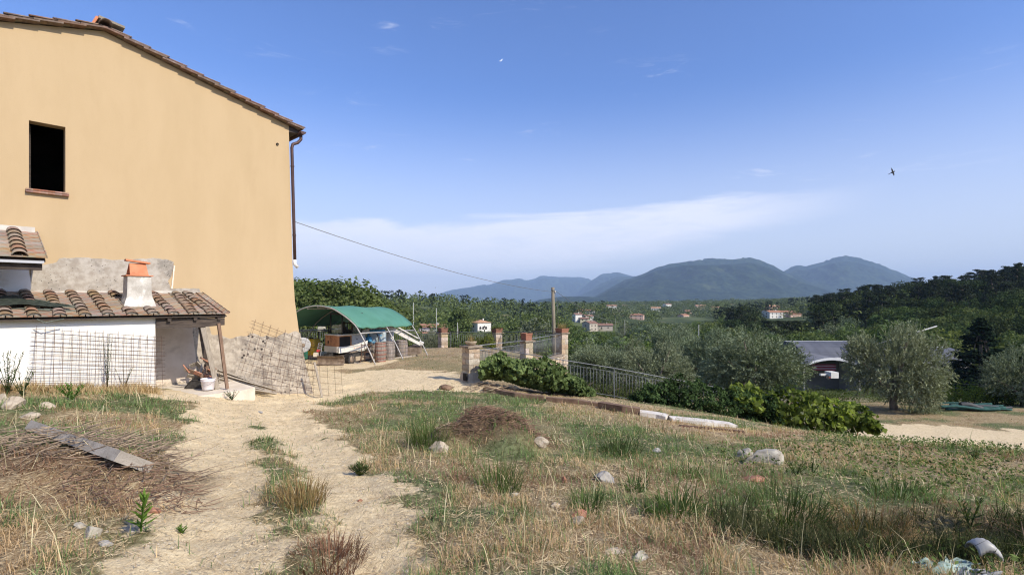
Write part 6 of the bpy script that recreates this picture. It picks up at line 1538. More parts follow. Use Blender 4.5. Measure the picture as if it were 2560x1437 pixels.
# bush in front of spruce
rgb = np.random.default_rng(9)
def bush(name, label, cx, cy, rx, ry, hh, n, L, m, seed, z=None):
    rg = np.random.default_rng(seed); u = rg.normal(size=(n,3)); u /= np.linalg.norm(u, axis=1)[:,None]; u[:,2] = np.abs(u[:,2])
    lump = 1+.25*np.sin(u[:,0]*5+seed)+.2*np.sin(u[:,1]*7)
    r_ = rg.uniform(.7,1,n)*lump; z0 = H(cx, cy) if z is None else z
    c = np.stack([u[:,0]*rx*r_, u[:,1]*ry*r_, u[:,2]*hh*r_], 1); nn = u+rg.normal(size=(n,3))*.6; d = np.cross(nn, rg.normal(size=(n,3)))
    V, Fq = quad_leaves(c, d, nn, L*rg.uniform(.6,1.3,n), L*.6*np.ones(n)); me = np_mesh('leaves', V, [Fq], m, tint=np.repeat(np.clip(rg.uniform(0,1,n)*.7+.3*(fbm(c[:,0]*2,c[:,1]*2+c[:,2]*3,seed)-.3),0,1),4))
    T = Thing(name, label, 'bush', (cx, cy, z0)); tag(link('leaves', me, T.o), kind='stuff'); st = MB()
    for k in range(8):
        a = k*.8; st.tube([(cx,cy,z0-.05), (cx+math.cos(a)*rx*.4, cy+math.sin(a)*ry*.4, z0+hh*.45), (cx+math.cos(a)*rx*.75, cy+math.sin(a)*ry*.75, z0+hh*.75)], [.02,.014,.004], 5)
    T.part('stems', st, bark); return T
yg = leafmat('yellow_green_leaf', (.06,.085,.018), (.24,.28,.07), .35, 1.5, .05)
bush('bush', 'yellow green bush in front of the dark spruce beyond the net roll', *topx(2440,29)[:2], 1.9, 1.3, 1.0, 5000, .09, yg, 3)
bush('bush', 'rough green scrub to the left of the large olive trunk', *topx(2080,33)[:2], 3.2, 1.6, .9, 5000, .09, leafmat('scrub_leaf', (.045,.06,.02), (.17,.19,.07), .3, 1.5, .05), 4)
bush('bush', 'bright bush growing against the back fence by its middle pillar', *topx(1212,30.2)[:2], .8, .5, .75, 2200, .08, yg, 6)
bush('bush', 'dark low scrub at the right edge under the last olive', *topx(2520,28)[:2], 1.8, 1.2, .9, 3500, .08, m_hed, 8)
# bird, small far bird, moon
bd = mat('bird_black', (.012,.012,.014), (.02,.02,.022), .8)
def bird(px, py, Y, s, label):
    c = P(px, py, Y); T = Thing('bird', label, 'bird', c)
    X = lambda a, b, cc: c+Vector((a, b, cc))*s
    T.part('body', MB().tube([X(-.32,0,-.16), X(-.1,0,-.05), X(.1,0,.04), X(.24,0,.12), X(.31,0,.13)], [.015*s,.06*s,.07*s,.05*s,.008*s], 8), bd)
    T.part('wing', MB().prism([X(-.05,0,-.02), X(.12,0,.06), X(.14,.12,.32), X(.04,.2,.56), X(-.02,.14,.34)], Vector((.0,.01*s,.012*s))), bd)
    T.part('wing', MB().prism([X(-.04,0,-.05), X(.13,0,.02), X(.16,-.10,-.22), X(.05,-.16,-.46), X(-.0,-.10,-.24)], Vector((.0,.01*s,.012*s))), bd)
    T.part('tail', MB().prism([X(-.26,.02,-.12), X(-.26,-.02,-.14), X(-.46,-.06,-.28), X(-.40,0,-.20), X(-.47,.06,-.22)], Vector((0,.008*s,.012*s))), bd)
bird(2231, 431, 26, .46, 'dark swallow-like bird gliding high in the sky at the right')
bird(1088, 719, 60, .16, 'speck of a distant bird low in the sky above the left wood')
D_ = 15500.0; mc = P(1251, 149.5, D_); mr = 5.0/F*D_
mm = MB(); nn_ = 18; up_ = Vector((-.55,0,-.83)); 
lit_d = Vector((.55,0,-.83)).normalized(); perp = Vector((lit_d.z,0,-lit_d.x)); vs = []
for i in range(nn_+1):
    th = math.pi*i/nn_-math.pi/2
    for f in (1.0, .35):
        for dy in (-1, 1): vs.append(mc+(perp*math.sin(th)+lit_d*math.cos(th)*f)*mr+Vector((0,dy*mr*.2*math.cos(th)*(1-f+.2),0)))
mm.add(vs, [(i*4, i*4+4, i*4+6, i*4+2) for i in range(nn_)]+[(i*4+1, i*4+3, i*4+7, i*4+5) for i in range(nn_)]+[(i*4, i*4+1, i*4+5, i*4+4) for i in range(nn_)]+[(i*4+2, i*4+6, i*4+7, i*4+3) for i in range(nn_)])
tag(link('moon', mm.mesh('moon', mat('moon_pale', (.60,.66,.78), None, 1.0))), 'small pale daytime moon high in the blue sky', 'moon')

# ================================================================== REBAR MESH PANELS
def mesh_panel(label, o, ux, uy, nx_, ny_, w_, h_, r_, ext=.04, jit=.006, group=None, loc=None):
    """o: corner, ux: along, uy: up vectors (unit)"""
    T = Thing('rebar_mesh_panel', label, 'mesh panel', o, group); ux = Vector(ux).normalized(); uy = Vector(uy).normalized(); nn_ = ux.cross(uy)
    for i in range(nx_):
        a = o+ux*(w_*i/(nx_-1)); b1, b2 = a-uy*ext, a+uy*(h_+ext+random.uniform(0,.04)); m_ = a+uy*h_*.5+nn_*random.uniform(-jit,jit)*2
        T.part('bar', MB().tube([b1, m_, b2], r_, 4, cap=False), rust)
    for j in range(ny_):
        a = o+uy*(h_*j/(ny_-1))+nn_*r_*2; T.part('bar', MB().tube([a-ux*(ext+.03), a+ux*w_*.5+nn_*random.uniform(-jit,jit)*2, a+ux*(w_+ext+random.uniform(0,.03))], r_, 4, cap=False), rust)
    return T
uW = Vector((-UX,-UY,0)); nW = Vector((NX,NY,0))
def WB(px, py, d): return Wx(px, py, d)
o1 = WB(88, 985, 2.25); o1b = WB(408, 985, 2.25); w1 = (o1b-o1).length; top1 = WB(92, 816, 1.86)
mesh_panel('fine rebar mesh panel leaning on the white shed wall, outer one of the pair', o1, o1b-o1, top1-o1, 17, 16, w1, (top1-o1).length-.05, .0036)
o2 = WB(82, 980, 2.12); o2b = WB(386, 980, 2.12); top2 = WB(90, 822, 1.84)
mesh_panel('second fine rebar mesh panel close against the shed wall behind the outer one', o2, o2b-o2, top2-o2, 15, 14, (o2b-o2).length, (top2-o2).length-.08, .0036)
# large tilted panel against the weathered base
a_ = WB(640, 798, .22); b_ = WB(745, 838, .22); c_ = WB(640-45, 960, .75)
ux_ = (b_-a_).normalized(); uy_ = (a_-WB(595, 935, .9)).normalized(); uy_ = (uy_-ux_*uy_.dot(ux_)*.8).normalized()
mesh_panel('large tilted rebar mesh leaning on the weathered base of the house', WB(606, 925, .75), ux_, uy_, 10, 8, 2.0, 1.45, .0042, ext=.08, jit=.02)
a_ = WB(690, 985, .85); mesh_panel('upright rebar mesh standing at the house corner with the courtyard seen through it', WB(660, 978, .75), WB(850, 990, .80)-WB(660, 978, .75), (nW*-.12+Vector((0,0,1))), 11, 7, 2.3, 1.05, .0036, ext=.06, jit=.02)
plank('leaning_stake', WB(807, 998, 1.0), WB(786, 905, .9), .055, .03, greywood, 'pale wooden stake leaning in the grass at the house corner', 'stake')
# pile of tiles and scrap under the porch
SCm = {'a': brownwood, 'b': greywood, 'c': mat('scrap_terracotta', (.34,.15,.09), (.45,.22,.14), .9, 8)}
scr = [((462,920),(500,945),.9,.10,'b'),((468,938),(548,952),1.1,.09,'b'),((458,912),(474,932),1.2,.06,'c'),((470,925),(520,945),1.3,.10,'a'),((490,905),(512,930),1.0,.12,'b'),((500,893),(535,912),.8,.09,'c'),((497,912),(535,932),1.0,.10,'c'),((505,925),(545,945),1.2,.08,'a'),((485,930),(540,948),1.4,.09,'c'),((508,905),(498,938),1.3,.07,'b'),((520,915),(503,944),1.4,.06,'a'),((475,915),(500,905),.7,.10,'b'),((515,900),(540,925),.7,.10,'a'),((480,945),(530,955),.9,.10,'b')]
for k, (a, b, d, w_, mk) in enumerate(scr):
    names = ['grey plank at the far left of the scrap pile','long grey plank at the bottom of the scrap pile','tile fragment pointing out left of the scrap pile','brown board across the front of the scrap pile','grey board standing in the scrap pile','terracotta tile on top of the scrap pile','terracotta tile below the topmost one in the scrap pile','brown board low in the scrap pile behind the white bucket','terracotta tile low in the scrap pile','upright grey slat in the middle of the scrap pile','upright brown slat near the leaning board','short grey board at the back of the scrap pile','brown board at the back right of the scrap pile','grey board resting on the floor below the scrap pile']
    plank('scrap_piece', Wx(*a, d), Wx(*b, d+.1), w_, .025, SCm[mk], names[k], 'scrap', wdir=(random.uniform(-.3,.3), random.uniform(-1,-.2), random.uniform(.3,1)))
# white bucket, black tub
bp = Wx(520, 973, 1.75); BK = Thing('white_bucket', 'white plastic bucket with a wire handle standing on the porch slab', 'bucket', bp)
BK.part('shell', MB().lathe(bp, [(.115,0),(.118,.005),(.143,.19),(.152,.195),(.152,.21),(.145,.212),(.147,.225),(.155,.228),(.155,.255),(.146,.255),(.113,.02)], 24), mat('bucket_white', (.74,.66,.64), (.80,.74,.72), .5, 6))
BK.part('handle', MB().tube([bp+Vector((.156*math.cos(a), .156*math.sin(a), .21-.10*math.sin((a+2.7)/1.9*1.0 if 0 else (a+math.pi)*1.0))) for a in np.linspace(-math.pi, 0, 12)], .003, 5), iron)
tp = Wx(493, 971, 1.35); TB = Thing('black_tub', 'low black rubber tub lying beside the white bucket', 'tub', tp)
TB.part('shell', MB().prism([tp+Vector((-.28,0,0)), tp+Vector((.18,0,0)), tp+Vector((.2,0,.17)), tp+Vector((-.12,0,.20)), tp+Vector((-.17,0,.15)), tp+Vector((-.22,0,.14))], Vector((.1,.34,0))), blk); TB.part('rim', MB().tube([tp+Vector((-.29,-.01,.01)), tp+Vector((-.18,-.01,.15)), tp+Vector((-.12,-.01,.2)), tp+Vector((.2,-.01,.17))], .012, 6), blk)
# long boards lying beside the base
lb = [((545,925),(668,968),.35,'long pale board lying against the weathered base, uppermost'),((548,935),(690,975),.5,'long grey board lying second from the wall'),((545,945),(676,980),.6,'long grey board lying third from the wall'),((545,955),(660,984),.75,'long grey board lying outermost near the slab'),((548,940),(640,975),.45,'short grey board under the long ones'),((560,962),(690,984),.85,'flat board at the bottom edge of the stack of long boards')]
for a, b, d, l_ in lb: plank('long_board', Wx(*a, d), Wx(*b, d+.05), .12, .03, greywood, l_, 'board', wdir=(NX,NY,.3))
link_tmp = None

# ================================================================== FOREGROUND ROCKS, MOUND, BRUSH, TIMBERS
def rock_mesh(seed, sx, sy, sz, sub=3, m=None, ang=.35):
    import bmesh
    bm = bmesh.new(); bmesh.ops.create_icosphere(bm, subdivisions=sub, radius=1); rd = random.Random(seed)
    pl = [(Vector((rd.uniform(-1,1), rd.uniform(-1,1), rd.uniform(-.6,1))).normalized(), rd.uniform(.42,.78)) for _ in range(11)]
    for v in bm.verts:
        p = v.co.copy()
        for n_, d_ in pl:
            k = p.dot(n_)-d_
            if k > 0: p -= n_*k*.9
        p += p.normalized()*(fbm(np.array([p.x*2.5+seed]), np.array([p.y*2.5+p.z*3]), seed)[0]-.5)*.34
        v.co = Vector((p.x*sx, p.y*sy, p.z*sz))
    me = bpy.data.meshes.new('rock'); bm.to_mesh(me); bm.free(); me.materials.append(m); return me
rk_w = mat('white_rock', (.29,.255,.20), (.47,.425,.34), .9, 5, 1.0, 25, c3=(.26,.22,.17), s3=4, w3=(.5,.68))
rk_g = mat('grey_rock', (.27,.245,.215), (.42,.39,.35), .9, 6, 1.0, 30, c3=(.2,.19,.17), s3=5, w3=(.5,.65))
rk_b = mat('tan_rock', (.34,.27,.19), (.50,.42,.31), .9, 6, 1.0, 30, c3=(.22,.16,.11), s3=5, w3=(.5,.68))
rk_r = mat('brick_rock', (.32,.14,.085), (.42,.21,.13), .9, 8, .8, 40)
def rock(px, py, Y, sx, sy, sz, m, label, seed, name='rock', cat='rock', rot=0, dz=0, group=None):
    x = (px-1280)/F*Y; z = H(x, Y); o = link(name, rock_mesh(seed, sx, sy, sz, 3, m), None, (x, Y, z+sz*.12+dz), (0,0,rot)); tag(o, label, cat, group); return o
def Ygr(px, py):                                   # distance at which the ground is seen at this pixel
    Y = 3.0
    while Y < 40:
        x = (px-1280)/F*Y
        if (HY-py)/F*Y <= H(x, Y): return Y
        Y += .05
    return Y
def rockp(px, py, wpx, hpx, m, label, seed, name='rock', cat='rock', rot=0):
    Y = Ygr(px, py); s = Y/F; return rock(px, py, Y, wpx*s/2, wpx*s*.36, hpx*s*.62, m, label, seed, name, cat, rot)
rockp(1902, 1152, 110, 58, rk_w, 'large whitish boulder in the dry grass below the vine', 11, 'boulder', 'boulder', .15)
rockp(1856, 1140, 50, 46, rk_w, 'smaller block leaning on the left of the large whitish boulder', 12)
rockp(1508, 1203, 64, 44, rk_g, 'rounded grey stone in the grass at the centre right', 13)
rockp(1098, 1128, 72, 46, rk_b, 'rounded tan stone at the left foot of the earth mound', 14)
rockp(1355, 1110, 52, 26, rk_b, 'flat tan stone on the right flank of the earth mound', 15)
rockp(30, 1020, 70, 42, rk_b, 'tan boulder at the left edge below the shed', 16)
rockp(118, 1018, 56, 26, rk_b, 'low pale stone between the weeds in front of the shed wall', 17)
rockp(70, 1046, 58, 26, rk_b, 'flat stone below the tan boulder at the left edge', 18)
rockp(2, 1010, 40, 48, rk_b, 'stone cut by the left edge below the shed', 19)
rockp(1446, 1308, 44, 32, rk_b, 'small tan stone beside a red tile fragment', 20)
rockp(1447, 1288, 44, 22, rk_r, 'red brick fragment behind the small tan stone', 21, 'brick_fragment', 'brick')
rockp(1388, 1268, 34, 14, rk_b, 'slim pale stone lying in the grass left of the red fragment', 22, rot=.6)
rockp(1412, 1208, 20, 28, rk_r, 'small brown upright stone left of the rounded grey stone', 23)
rockp(1286, 1240, 26, 14, rk_w, 'small white stone in the grass below the mound', 24)
rockp(1776, 1337, 34, 14, rk_r, 'flat red tile fragment near the dark hollow', 25, 'tile_fragment', 'tile')
rockp(1600, 1400, 60, 30, rk_w, 'pale stone near the bottom edge right of centre', 26)
rockp(1540, 1380, 70, 22, rk_b, 'half buried tan stone left of the pale bottom stone', 27)
rockp(230, 1340, 66, 40, rk_w, 'pale rubble lump in the grass at the lower left', 28, 'rubble', 'rubble')
rockp(200, 1322, 34, 24, rk_w, 'small pale rubble piece above the larger lump', 29, 'rubble', 'rubble')
rockp(262, 1362, 40, 22, rk_g, 'grey rubble piece at the right of the rubble lump', 30, 'rubble', 'rubble')
rockp(1640, 1128, 34, 14, rk_g, 'small grey stone in the grass above the grey rounded one', 31)
rockp(900, 1253, 16, 6, rk_r, 'tiny orange tile shard lying on the right rut', 32, 'tile_shard', 'tile')
rockp(650, 1030, 22, 6, rk_g, 'dark flat pebble on the track near the slab', 33)
rockp(385, 1282, 44, 20, rk_r, 'reddish broken brick behind the green weed', 34, 'brick_fragment', 'brick')
rockp(330, 1330, 40, 22, rk_g, 'grey stone behind the tall green weed', 35)
rockp(1880, 1200, 70, 18, rk_r, 'red brick rubble below the large boulder', 36, 'brick_fragment', 'brick')
# timbers and slabs edging the lane
def ground_board(name, pts, wd, th, m, label, cat):
    mb = MB(); vs = []; P3 = []
    for px, py in pts:
        Y = Ygr(px, py); x = (px-1280)/F*Y; P3.append(Vector((x, Y, H(x, Y)+th*.35)))
    n_ = len(P3); T = P3[n_//2]
    for i, p in enumerate(P3):
        d = (P3[min(i+1,n_-1)]-P3[max(i-1,0)]).normalized(); s = Vector((-d.y, d.x, 0)).normalized()*wd/2
        u = Vector((0,0,th/2)); j = Vector((0,0,random.uniform(-.006,.006))); vs += [p-s-u+j, p+s-u+j, p+s+u+j, p-s+u+j]
    mb.add(vs, [(i*4+q_, i*4+(q_+1)%4, i*4+4+(q_+1)%4, i*4+4+q_) for i in range(n_-1) for q_ in range(4)]+[(3,2,1,0), tuple(4*(n_-1)+q_ for q_ in range(4))])
    return tag(link(name, mb.mesh(name, m, T), None, T), label, cat)
logm = mat('old_log', (.14,.085,.055), (.24,.155,.10), .95, 5, .8, 30)
ground_board('edging_timber', [(1212,978),(1290,992),(1360,1000)], .16, .14, logm, 'old brown timber edging the lane near the near pillar', 'timber')
ground_board('edging_timber', [(1366,1002),(1440,1008),(1498,1016)], .15, .13, logm, 'old brown timber edging the lane, middle piece', 'timber')
ground_board('edging_timber', [(1500,1020),(1560,1030),(1600,1036)], .20, .20, logm, 'thick old timber at the left end of the white slabs', 'timber')
whs = mat('white_slab', (.56,.50,.42), (.70,.65,.57), .9, 4, .5, 40, c3=(.36,.28,.20), s3=5, w3=(.5,.7))
ground_board('stone_slab', [(1598,1036),(1640,1042),(1668,1048)], .34, .12, whs, 'short white slab at the lane edge, left one', 'slab')
ground_board('stone_slab', [(1676,1052),(1750,1058),(1832,1066)], .40, .10, whs, 'long white slab lying at the lane edge below the hedge', 'slab')
ground_board('rusty_angle', [(1700,1066),(1780,1074),(1860,1082)], .10, .05, rust, 'thin dark metal strip under the long white slab', 'strip')
rockp(1120, 972, 46, 16, logm, 'dark crumbling stump end beside the lane near the dry grass', 41, 'tree_stump', 'stump')
# coil of rope at the near pillar
RC = Thing('rope_coil', 'tan coil of hose lying among twigs at the foot of the near pillar', 'coil', (0,0,0)); cx_, cy_ = topx(1238, 15.6); cz_ = H(cx_, cy_); RC.o.location = (cx_,cy_,cz_); RC.loc = Vector((cx_,cy_,cz_))
hm = mat('tan_hose', (.42,.31,.17), (.52,.4,.24), .7, 6)
for k in range(5):
    r1 = random.uniform(.20,.30); off = Vector((random.uniform(-.08,.08), random.uniform(-.08,.08), .04+.03*k)); tl_ = random.uniform(-.35,.35)
    RC.part('loop', MB().tube([RC.loc+off+Vector((r1*math.cos(a), r1*math.sin(a)*.9, r1*math.sin(a+k)*tl_)) for a in np.linspace(0, 6.0, 22)], .011, 6), hm)
# twig piles
def sticks(name, label, cat, cx, cy, rx, ry, hh, n, L, rad, m, seed, rot=0, kind=None, slope=0):
    rd = random.Random(seed); mb = MB()
    for k in range(n):
        a = rd.uniform(0, 6.283); r_ = math.sqrt(rd.random()); x0 = r_*math.cos(a)*rx; y0 = r_*math.sin(a)*ry
        x = cx+x0*math.cos(rot)-y0*math.sin(rot); y = cy+x0*math.sin(rot)+y0*math.cos(rot)
        z = H(x, y)+hh*(1-r_*r_)*rd.random()+.01; d = rd.gauss(rot, 1.1); l_ = L*rd.uniform(.4,1.2); e = rd.uniform(-.25,.35)
        v = Vector((math.cos(d)*math.cos(e), math.sin(d)*math.cos(e), math.sin(e)))*l_
        p = Vector((x,y,z)); q_ = p+v*.5+Vector((rd.uniform(-1,1), rd.uniform(-1,1), rd.uniform(-1,1)))*l_*.06; t_ = p+v
        t_.z = max(t_.z, z-.05)
        mb.tube([p, q_, t_], [rad*rd.uniform(.5,1.2), rad*.8, rad*.3], 4, cap=False)
    o = link(name, mb.mesh(name, m)); return tag(o, label, cat, kind=kind)
twg = mat('dry_twig', (.20,.14,.095), (.40,.30,.20), .9, 9, rnd=0); twr = mat('reddish_twig', (.14,.08,.05), (.30,.19,.12), .9, 9)
Y_ = Ygr(1230, 958); 
sticks('twig_heap', 'heap of grey twigs at the foot of the near pillar', 'twigs', *topx(1220, 15.7), .85, .4, .20, 150, .45, .006, twg, 3)
sticks('brushwood_pile', 'large pile of cut brushwood over the bank at the left edge', 'brushwood', -4.75, 5.3, 1.7, .5, .22, 560, .45, .0055, twg, 5, -.15)
sticks('brushwood_pile', 'reddish brushwood at the lower end of the concrete beam', 'brushwood', -3.35, 4.55, .75, .4, .10, 260, .30, .0045, twr, 6, -.4)
sticks('dry_stem_heap', 'reddish brown dead stems heaped on top of the earth mound', 'stems', MND[0]-.05, MND[1]+.05, .95, .42, .12, 1500, .18, .0055, twr, 7, .1)
sticks('dry_stem_heap', 'tangle of brown stems in the dark hollow at the lower right', 'stems', 3.8, 4.5, 1.3, .5, .16, 420, .5, .004, twr, 9, -.3)
# concrete beam under the brush
a_ = P(110, 1112, 5.75); b_ = P(338, 1208, 4.75); a_.z = H(a_.x,a_.y)+.20; b_.z = H(b_.x,b_.y)+.09
plank('concrete_beam', a_, b_, .34, .10, mat('beam_concrete', (.30,.26,.21), (.42,.37,.31), .95, 6, .9, 60, c3=(.2,.17,.14), s3=4), 'old grey concrete beam half buried in brushwood at the left', 'beam', wdir=(.2,-.9,.45))
# cut stakes in the brush
for k, (a, b, l_) in enumerate((((8,1165),(30,1200),'short cut branch stump at the far left of the brushwood'),((28,1225),(38,1180),'upright sawn stick in the brushwood at the left edge'))):
    pa, pb = P(*a, 4.6), P(*b, 4.6); plank('cut_stick', pb, pa, .03, .03, brownwood, l_, 'stick')
# weeds
def weed(px, py, hpx, label, m, seed, nst=1, leafL=.09, nl=26, spread=.35):
    Y = Ygr(px, py); x = (px-1280)/F*Y; z = H(x, Y); h = hpx/F*Y; rg = np.random.default_rng(seed)
    T = Thing('weed', label, 'weed', (x, Y, z)); st = MB(); cs, ds, ns, ls = [], [], [], []
    for s in range(nst):
        lean = Vector((rg.uniform(-spread, spread), rg.uniform(-spread, spread)*.5, 1)).normalized() if nst > 1 else Vector((.05,0,1))
        pts = [Vector((x,Y,z))+lean*h*f+Vector((lean.x,lean.y,0))*h*.2*f*f for f in (0,.35,.7,1)]
        st.tube(pts, [.006,.005,.003,.0015], 5, cap=False)
        for k in range(nl):
            f = .06+.92*k/nl; i = min(2, int(f*3)); p = pts[i].lerp(pts[i+1], min(1, f*3-i)) if i < 3 else pts[3]
            a = k*2.4; e = .25+.75*f; d = Vector((math.cos(a)*(1-e*.45), math.sin(a)*(1-e*.45), e))
            l_ = leafL*(1.15-.6*f)*rg.uniform(.8,1.2); cs.append(p+d.normalized()*l_*.5-T.loc); ds.append(d); ns.append(Vector((-math.cos(a)*.5,-math.sin(a)*.5,.8))); ls.append(l_)
    V, Fq = quad_leaves(np.array([tuple(c) for c in cs]), np.array([tuple(c) for c in ds]), np.array([tuple(c) for c in ns]), np.array(ls), np.array(ls)*.24)
    link('leaves', np_mesh('leaves', V, [Fq], m, tint=np.repeat(rg.uniform(.2,1,len(cs)), 4)), T.o); T.part('stem', st, m)
m_wd = leafmat('fresh_weed', (.07,.13,.02), (.22,.33,.07), .35, 3, .04)
m_w2 = leafmat('dull_weed', (.035,.055,.02), (.12,.15,.06), .3, 3, .04)
weed(352, 1340, 96, 'upright bright green leafy weed beside the left rut', m_wd, 1, 3, .10, 30, .18)
weed(180, 1000, 44, 'rounded yellow green weed in front of the mesh panel', m_wd, 2, 16, .08, 18, .9)
weed(20, 985, 110, 'tall branching weed at the left edge before the white shed wall', m_w2, 3, 9, .09, 20, .45)
weed(55, 990, 70, 'medium leafy weed right of the tall one at the left edge', m_w2, 4, 7, .08, 18, .5)
weed(268, 975, 140, 'dried climbing plant growing up through the mesh panel', m_w2, 5, 4, .06, 40, .10)
weed(310, 975, 60, 'short dry plant at the base of the mesh panel', m_w2, 6, 5, .05, 16, .4)
weed(580, 1000, 26, 'small dark green tuft beside the porch slab', m_w2, 7, 12, .06, 10, .9)
weed(900, 1190, 30, 'dark green flattened tuft beside the right rut', m_w2, 8, 14, .09, 10, 1.1)
weed(455, 1335, 20, 'tiny green plant on the left rut', m_wd, 9, 8, .04, 8, 1.0)
weed(2030, 1185, 60, 'spindly dark sprig standing right of the large boulder', m_w2, 10, 3, .05, 10, .6)
weed(2425, 1330, 80, 'leafy weed growing above the plastic sheet at the lower right', m_w2, 11, 5, .10, 16, .5)
weed(2440, 1150, 26, 'dark leafy sprig on the crest beside the dirt road', m_w2, 12, 8, .07, 12, .9)
weed(1990, 1190, 40, 'young leafy shoots right of the brick rubble', m_w2, 13, 6, .07, 12, .9)
# grass tussocks
def tussock(px, py, hpx, wpx, n, m, label, seed, lean=.5, wd=.007):
    n = int(n*.8); hpx *= .85; lean += .12
    Y = Ygr(px, py); x = (px-1280)/F*Y; z = H(x, Y)
    o = link('grass_tussock', tuft('grass_tussock', x, Y, z-.01, n, wpx/F*Y/2, hpx/F*Y, wd+.0006*Y, m, lean, org=(x,Y,z)), None, (x,Y,z)); tag(o, label, 'grass tussock')
m_bl = leafmat('blade_green', (.04,.07,.02), (.16,.22,.08), .35, 2, .04); m_bd = leafmat('blade_dark', (.025,.045,.016), (.10,.14,.05), .3, 2, .04)
tussock(1548, 1130, 70, 100, 260, m_bd, 'dark green tussock between the mound and the long white slab', 1, .8)
tussock(1075, 1110, 95, 110, 420, m_bl, 'tall soft green grass at the left side of the mound', 2, .35, .004)
tussock(1690, 1285, 100, 120, 220, m_bl, 'broad-bladed green tussock in the middle of the right foreground', 3, .8, .010)
tussock(1640, 1290, 60, 70, 120, m_bl, 'smaller broad-bladed tussock left of the large one', 4, .8, .009)
tussock(1250, 1230, 110, 110, 260, m_bl, 'thin green grass standing in front of the mound', 5, .4, .005)
tussock(1720, 1190, 50, 70, 130, m_bl, 'green tussock above and right of the rounded grey stone', 6, .7, .008)
tussock(1585, 1220, 55, 60, 120, m_bl, 'green tussock just right of the rounded grey stone', 7, .7, .008)
tussock(1960, 1300, 110, 190, 420, m_bd, 'dark long grass overhanging the hollow at the lower right', 8, .7, .006)
tussock(2180, 1330, 120, 160, 320, grassdry, 'pale dry long grass drooping over the hollow', 9, .9, .005)
tussock(755, 1260, 90, 110, 420, grassdry, 'golden dry tussock between the two ruts', 10, .45, .004)
tussock(820, 1420, 90, 170, 520, leafmat('russet_grass', (.10,.055,.03), (.28,.17,.09), .2, 3, .05), 'russet dry tussock between the ruts at the bottom', 11, .6, .004)
tussock(1470, 1270, 70, 90, 200, m_bl, 'thin green grass left of the rounded grey stone and below it', 12, .45, .005)
tussock(2250, 1240, 60, 150, 260, m_bd, 'low green growth above the hollow at the right', 13, .9, .007)
tussock(650, 1105, 20, 60, 160, m_w2, 'small grey green tuft in the middle of the track', 14, .9, .005)
# plastic duct and torn sheet at the lower right
PD = Thing('plastic_duct', 'broken piece of white ribbed plastic duct lying at the lower right', 'duct', P(2450,1400,3.6)); PD.o.location = P(2455,1395,3.65); PD.loc = Vector(PD.o.location)
pw = mat('milky_plastic', (.30,.29,.265), (.42,.405,.375), .45, 6, spec=.5); rb = MB(); vs = []; N_ = 14
c0 = P(2430,1378,3.65); c1x = P(2492,1392,3.6)
for i in range(N_+1):
    f = i/N_; c = c0.lerp(c1x, f)+Vector((0,0,.05*math.sin(math.pi*f)))
    r_ = .055*(1+.13*(i % 2))*(1-.15*f)
    for k in range(11):
        a = math.pi*(-.05+1.1*k/10); vs.append(c+Vector((0, -math.cos(a)*r_, math.sin(a)*r_)))
rb.add(vs, [(i*11+k, i*11+k+1, (i+1)*11+k+1, (i+1)*11+k) for i in range(N_) for k in range(10)], True)
do = PD.part('shell', rb, pw); sm_ = do.modifiers.new('thick', 'SOLIDIFY'); sm_.thickness = .004
def crumple(name, label, px, py, Y, s, m, seed, sx=1.0):
    rg = np.random.default_rng(seed); n = 16; x0, y0 = (px-1280)/F*Y, Y; z0 = H(x0, y0); u, v = np.meshgrid(np.linspace(-1,1,n), np.linspace(-1,1,n))
    dx = fbm(u*2+seed, v*2, seed, 3)-.5; V = np.stack([(u+dx*1.2)*s*sx, (v+(fbm(u*2, v*2+3, seed+1, 3)-.5)*1.2)*s*.6, np.abs(fbm(u*2.4+5, v*2.4, seed+2, 4)-.35)*s*1.3+.01], -1).reshape(-1,3)
    i0 = (np.arange(n-1)[:,None]*n+np.arange(n-1)[None,:]).ravel(); me = np_mesh(name, V, [np.stack([i0,i0+1,i0+n+1,i0+n],1)], m, smooth=False)
    tag(link(name, me, None, (x0,y0,z0)), label, 'plastic sheet')
crumple('plastic_sheet', 'crumpled pale green plastic sheet left of the ribbed duct', 2365, 1400, 3.5, .17, mat('greenish_plastic', (.30,.40,.33), (.45,.52,.45), .4, 5), 3)
crumple('plastic_bag', 'torn clear whitish bag below the ribbed duct at the bottom edge', 2440, 1430, 3.35, .12, pw, 4)
crumple('dead_leaf', 'curled orange dead leaf at the bottom edge right of centre', 2085, 1432, 3.3, .05, mat('orange_leaf', (.50,.25,.06), (.6,.33,.1), .8), 6)
# folded poles and netting on the shed roof
NP = Thing('folded_netting', 'bundle of dark green net and poles lying over the left part of the shed roof', 'netting', on_roof(5.6, 1.2, .1))
npm = mat('net_pole', (.10,.11,.085), (.17,.18,.14), .7, 8)
def RP3(px, py, d, off): 
    t_, z = wpx(px, py, d); return Wp(t_, d, z)
for a, b, r_ in (((0,742,.7),(205,774,1.55),.016),((0,768,1.4),(125,775,1.7),.014),((30,738,.6),(212,770,1.5),.014),((110,772,1.6),(205,779,1.72),.014),((0,790,1.9),(60,786,1.85),.014),((0,752,1.1),(100,768,1.6),.012)):
    p_, q_ = RP3(*a, 0), RP3(*b, 0); NP.part('pole', MB().tube([p_, q_], r_, 7), npm)
V = []; n = 14
qa, qb, qc, qd = RP3(-40,738,.5,0), RP3(130,766,1.3,0), RP3(190,776,1.7,0), RP3(-40,772,1.55,0)
for i in range(n):
    for j in range(n):
        u, v = i/(n-1), j/(n-1); p_ = qa.lerp(qb, u).lerp(qd.lerp(qc, u), v); V.append(p_+Vector((0,0,.03+.09*float(fbm(np.array([u*5.]), np.array([v*5.]), 4)[0]))))
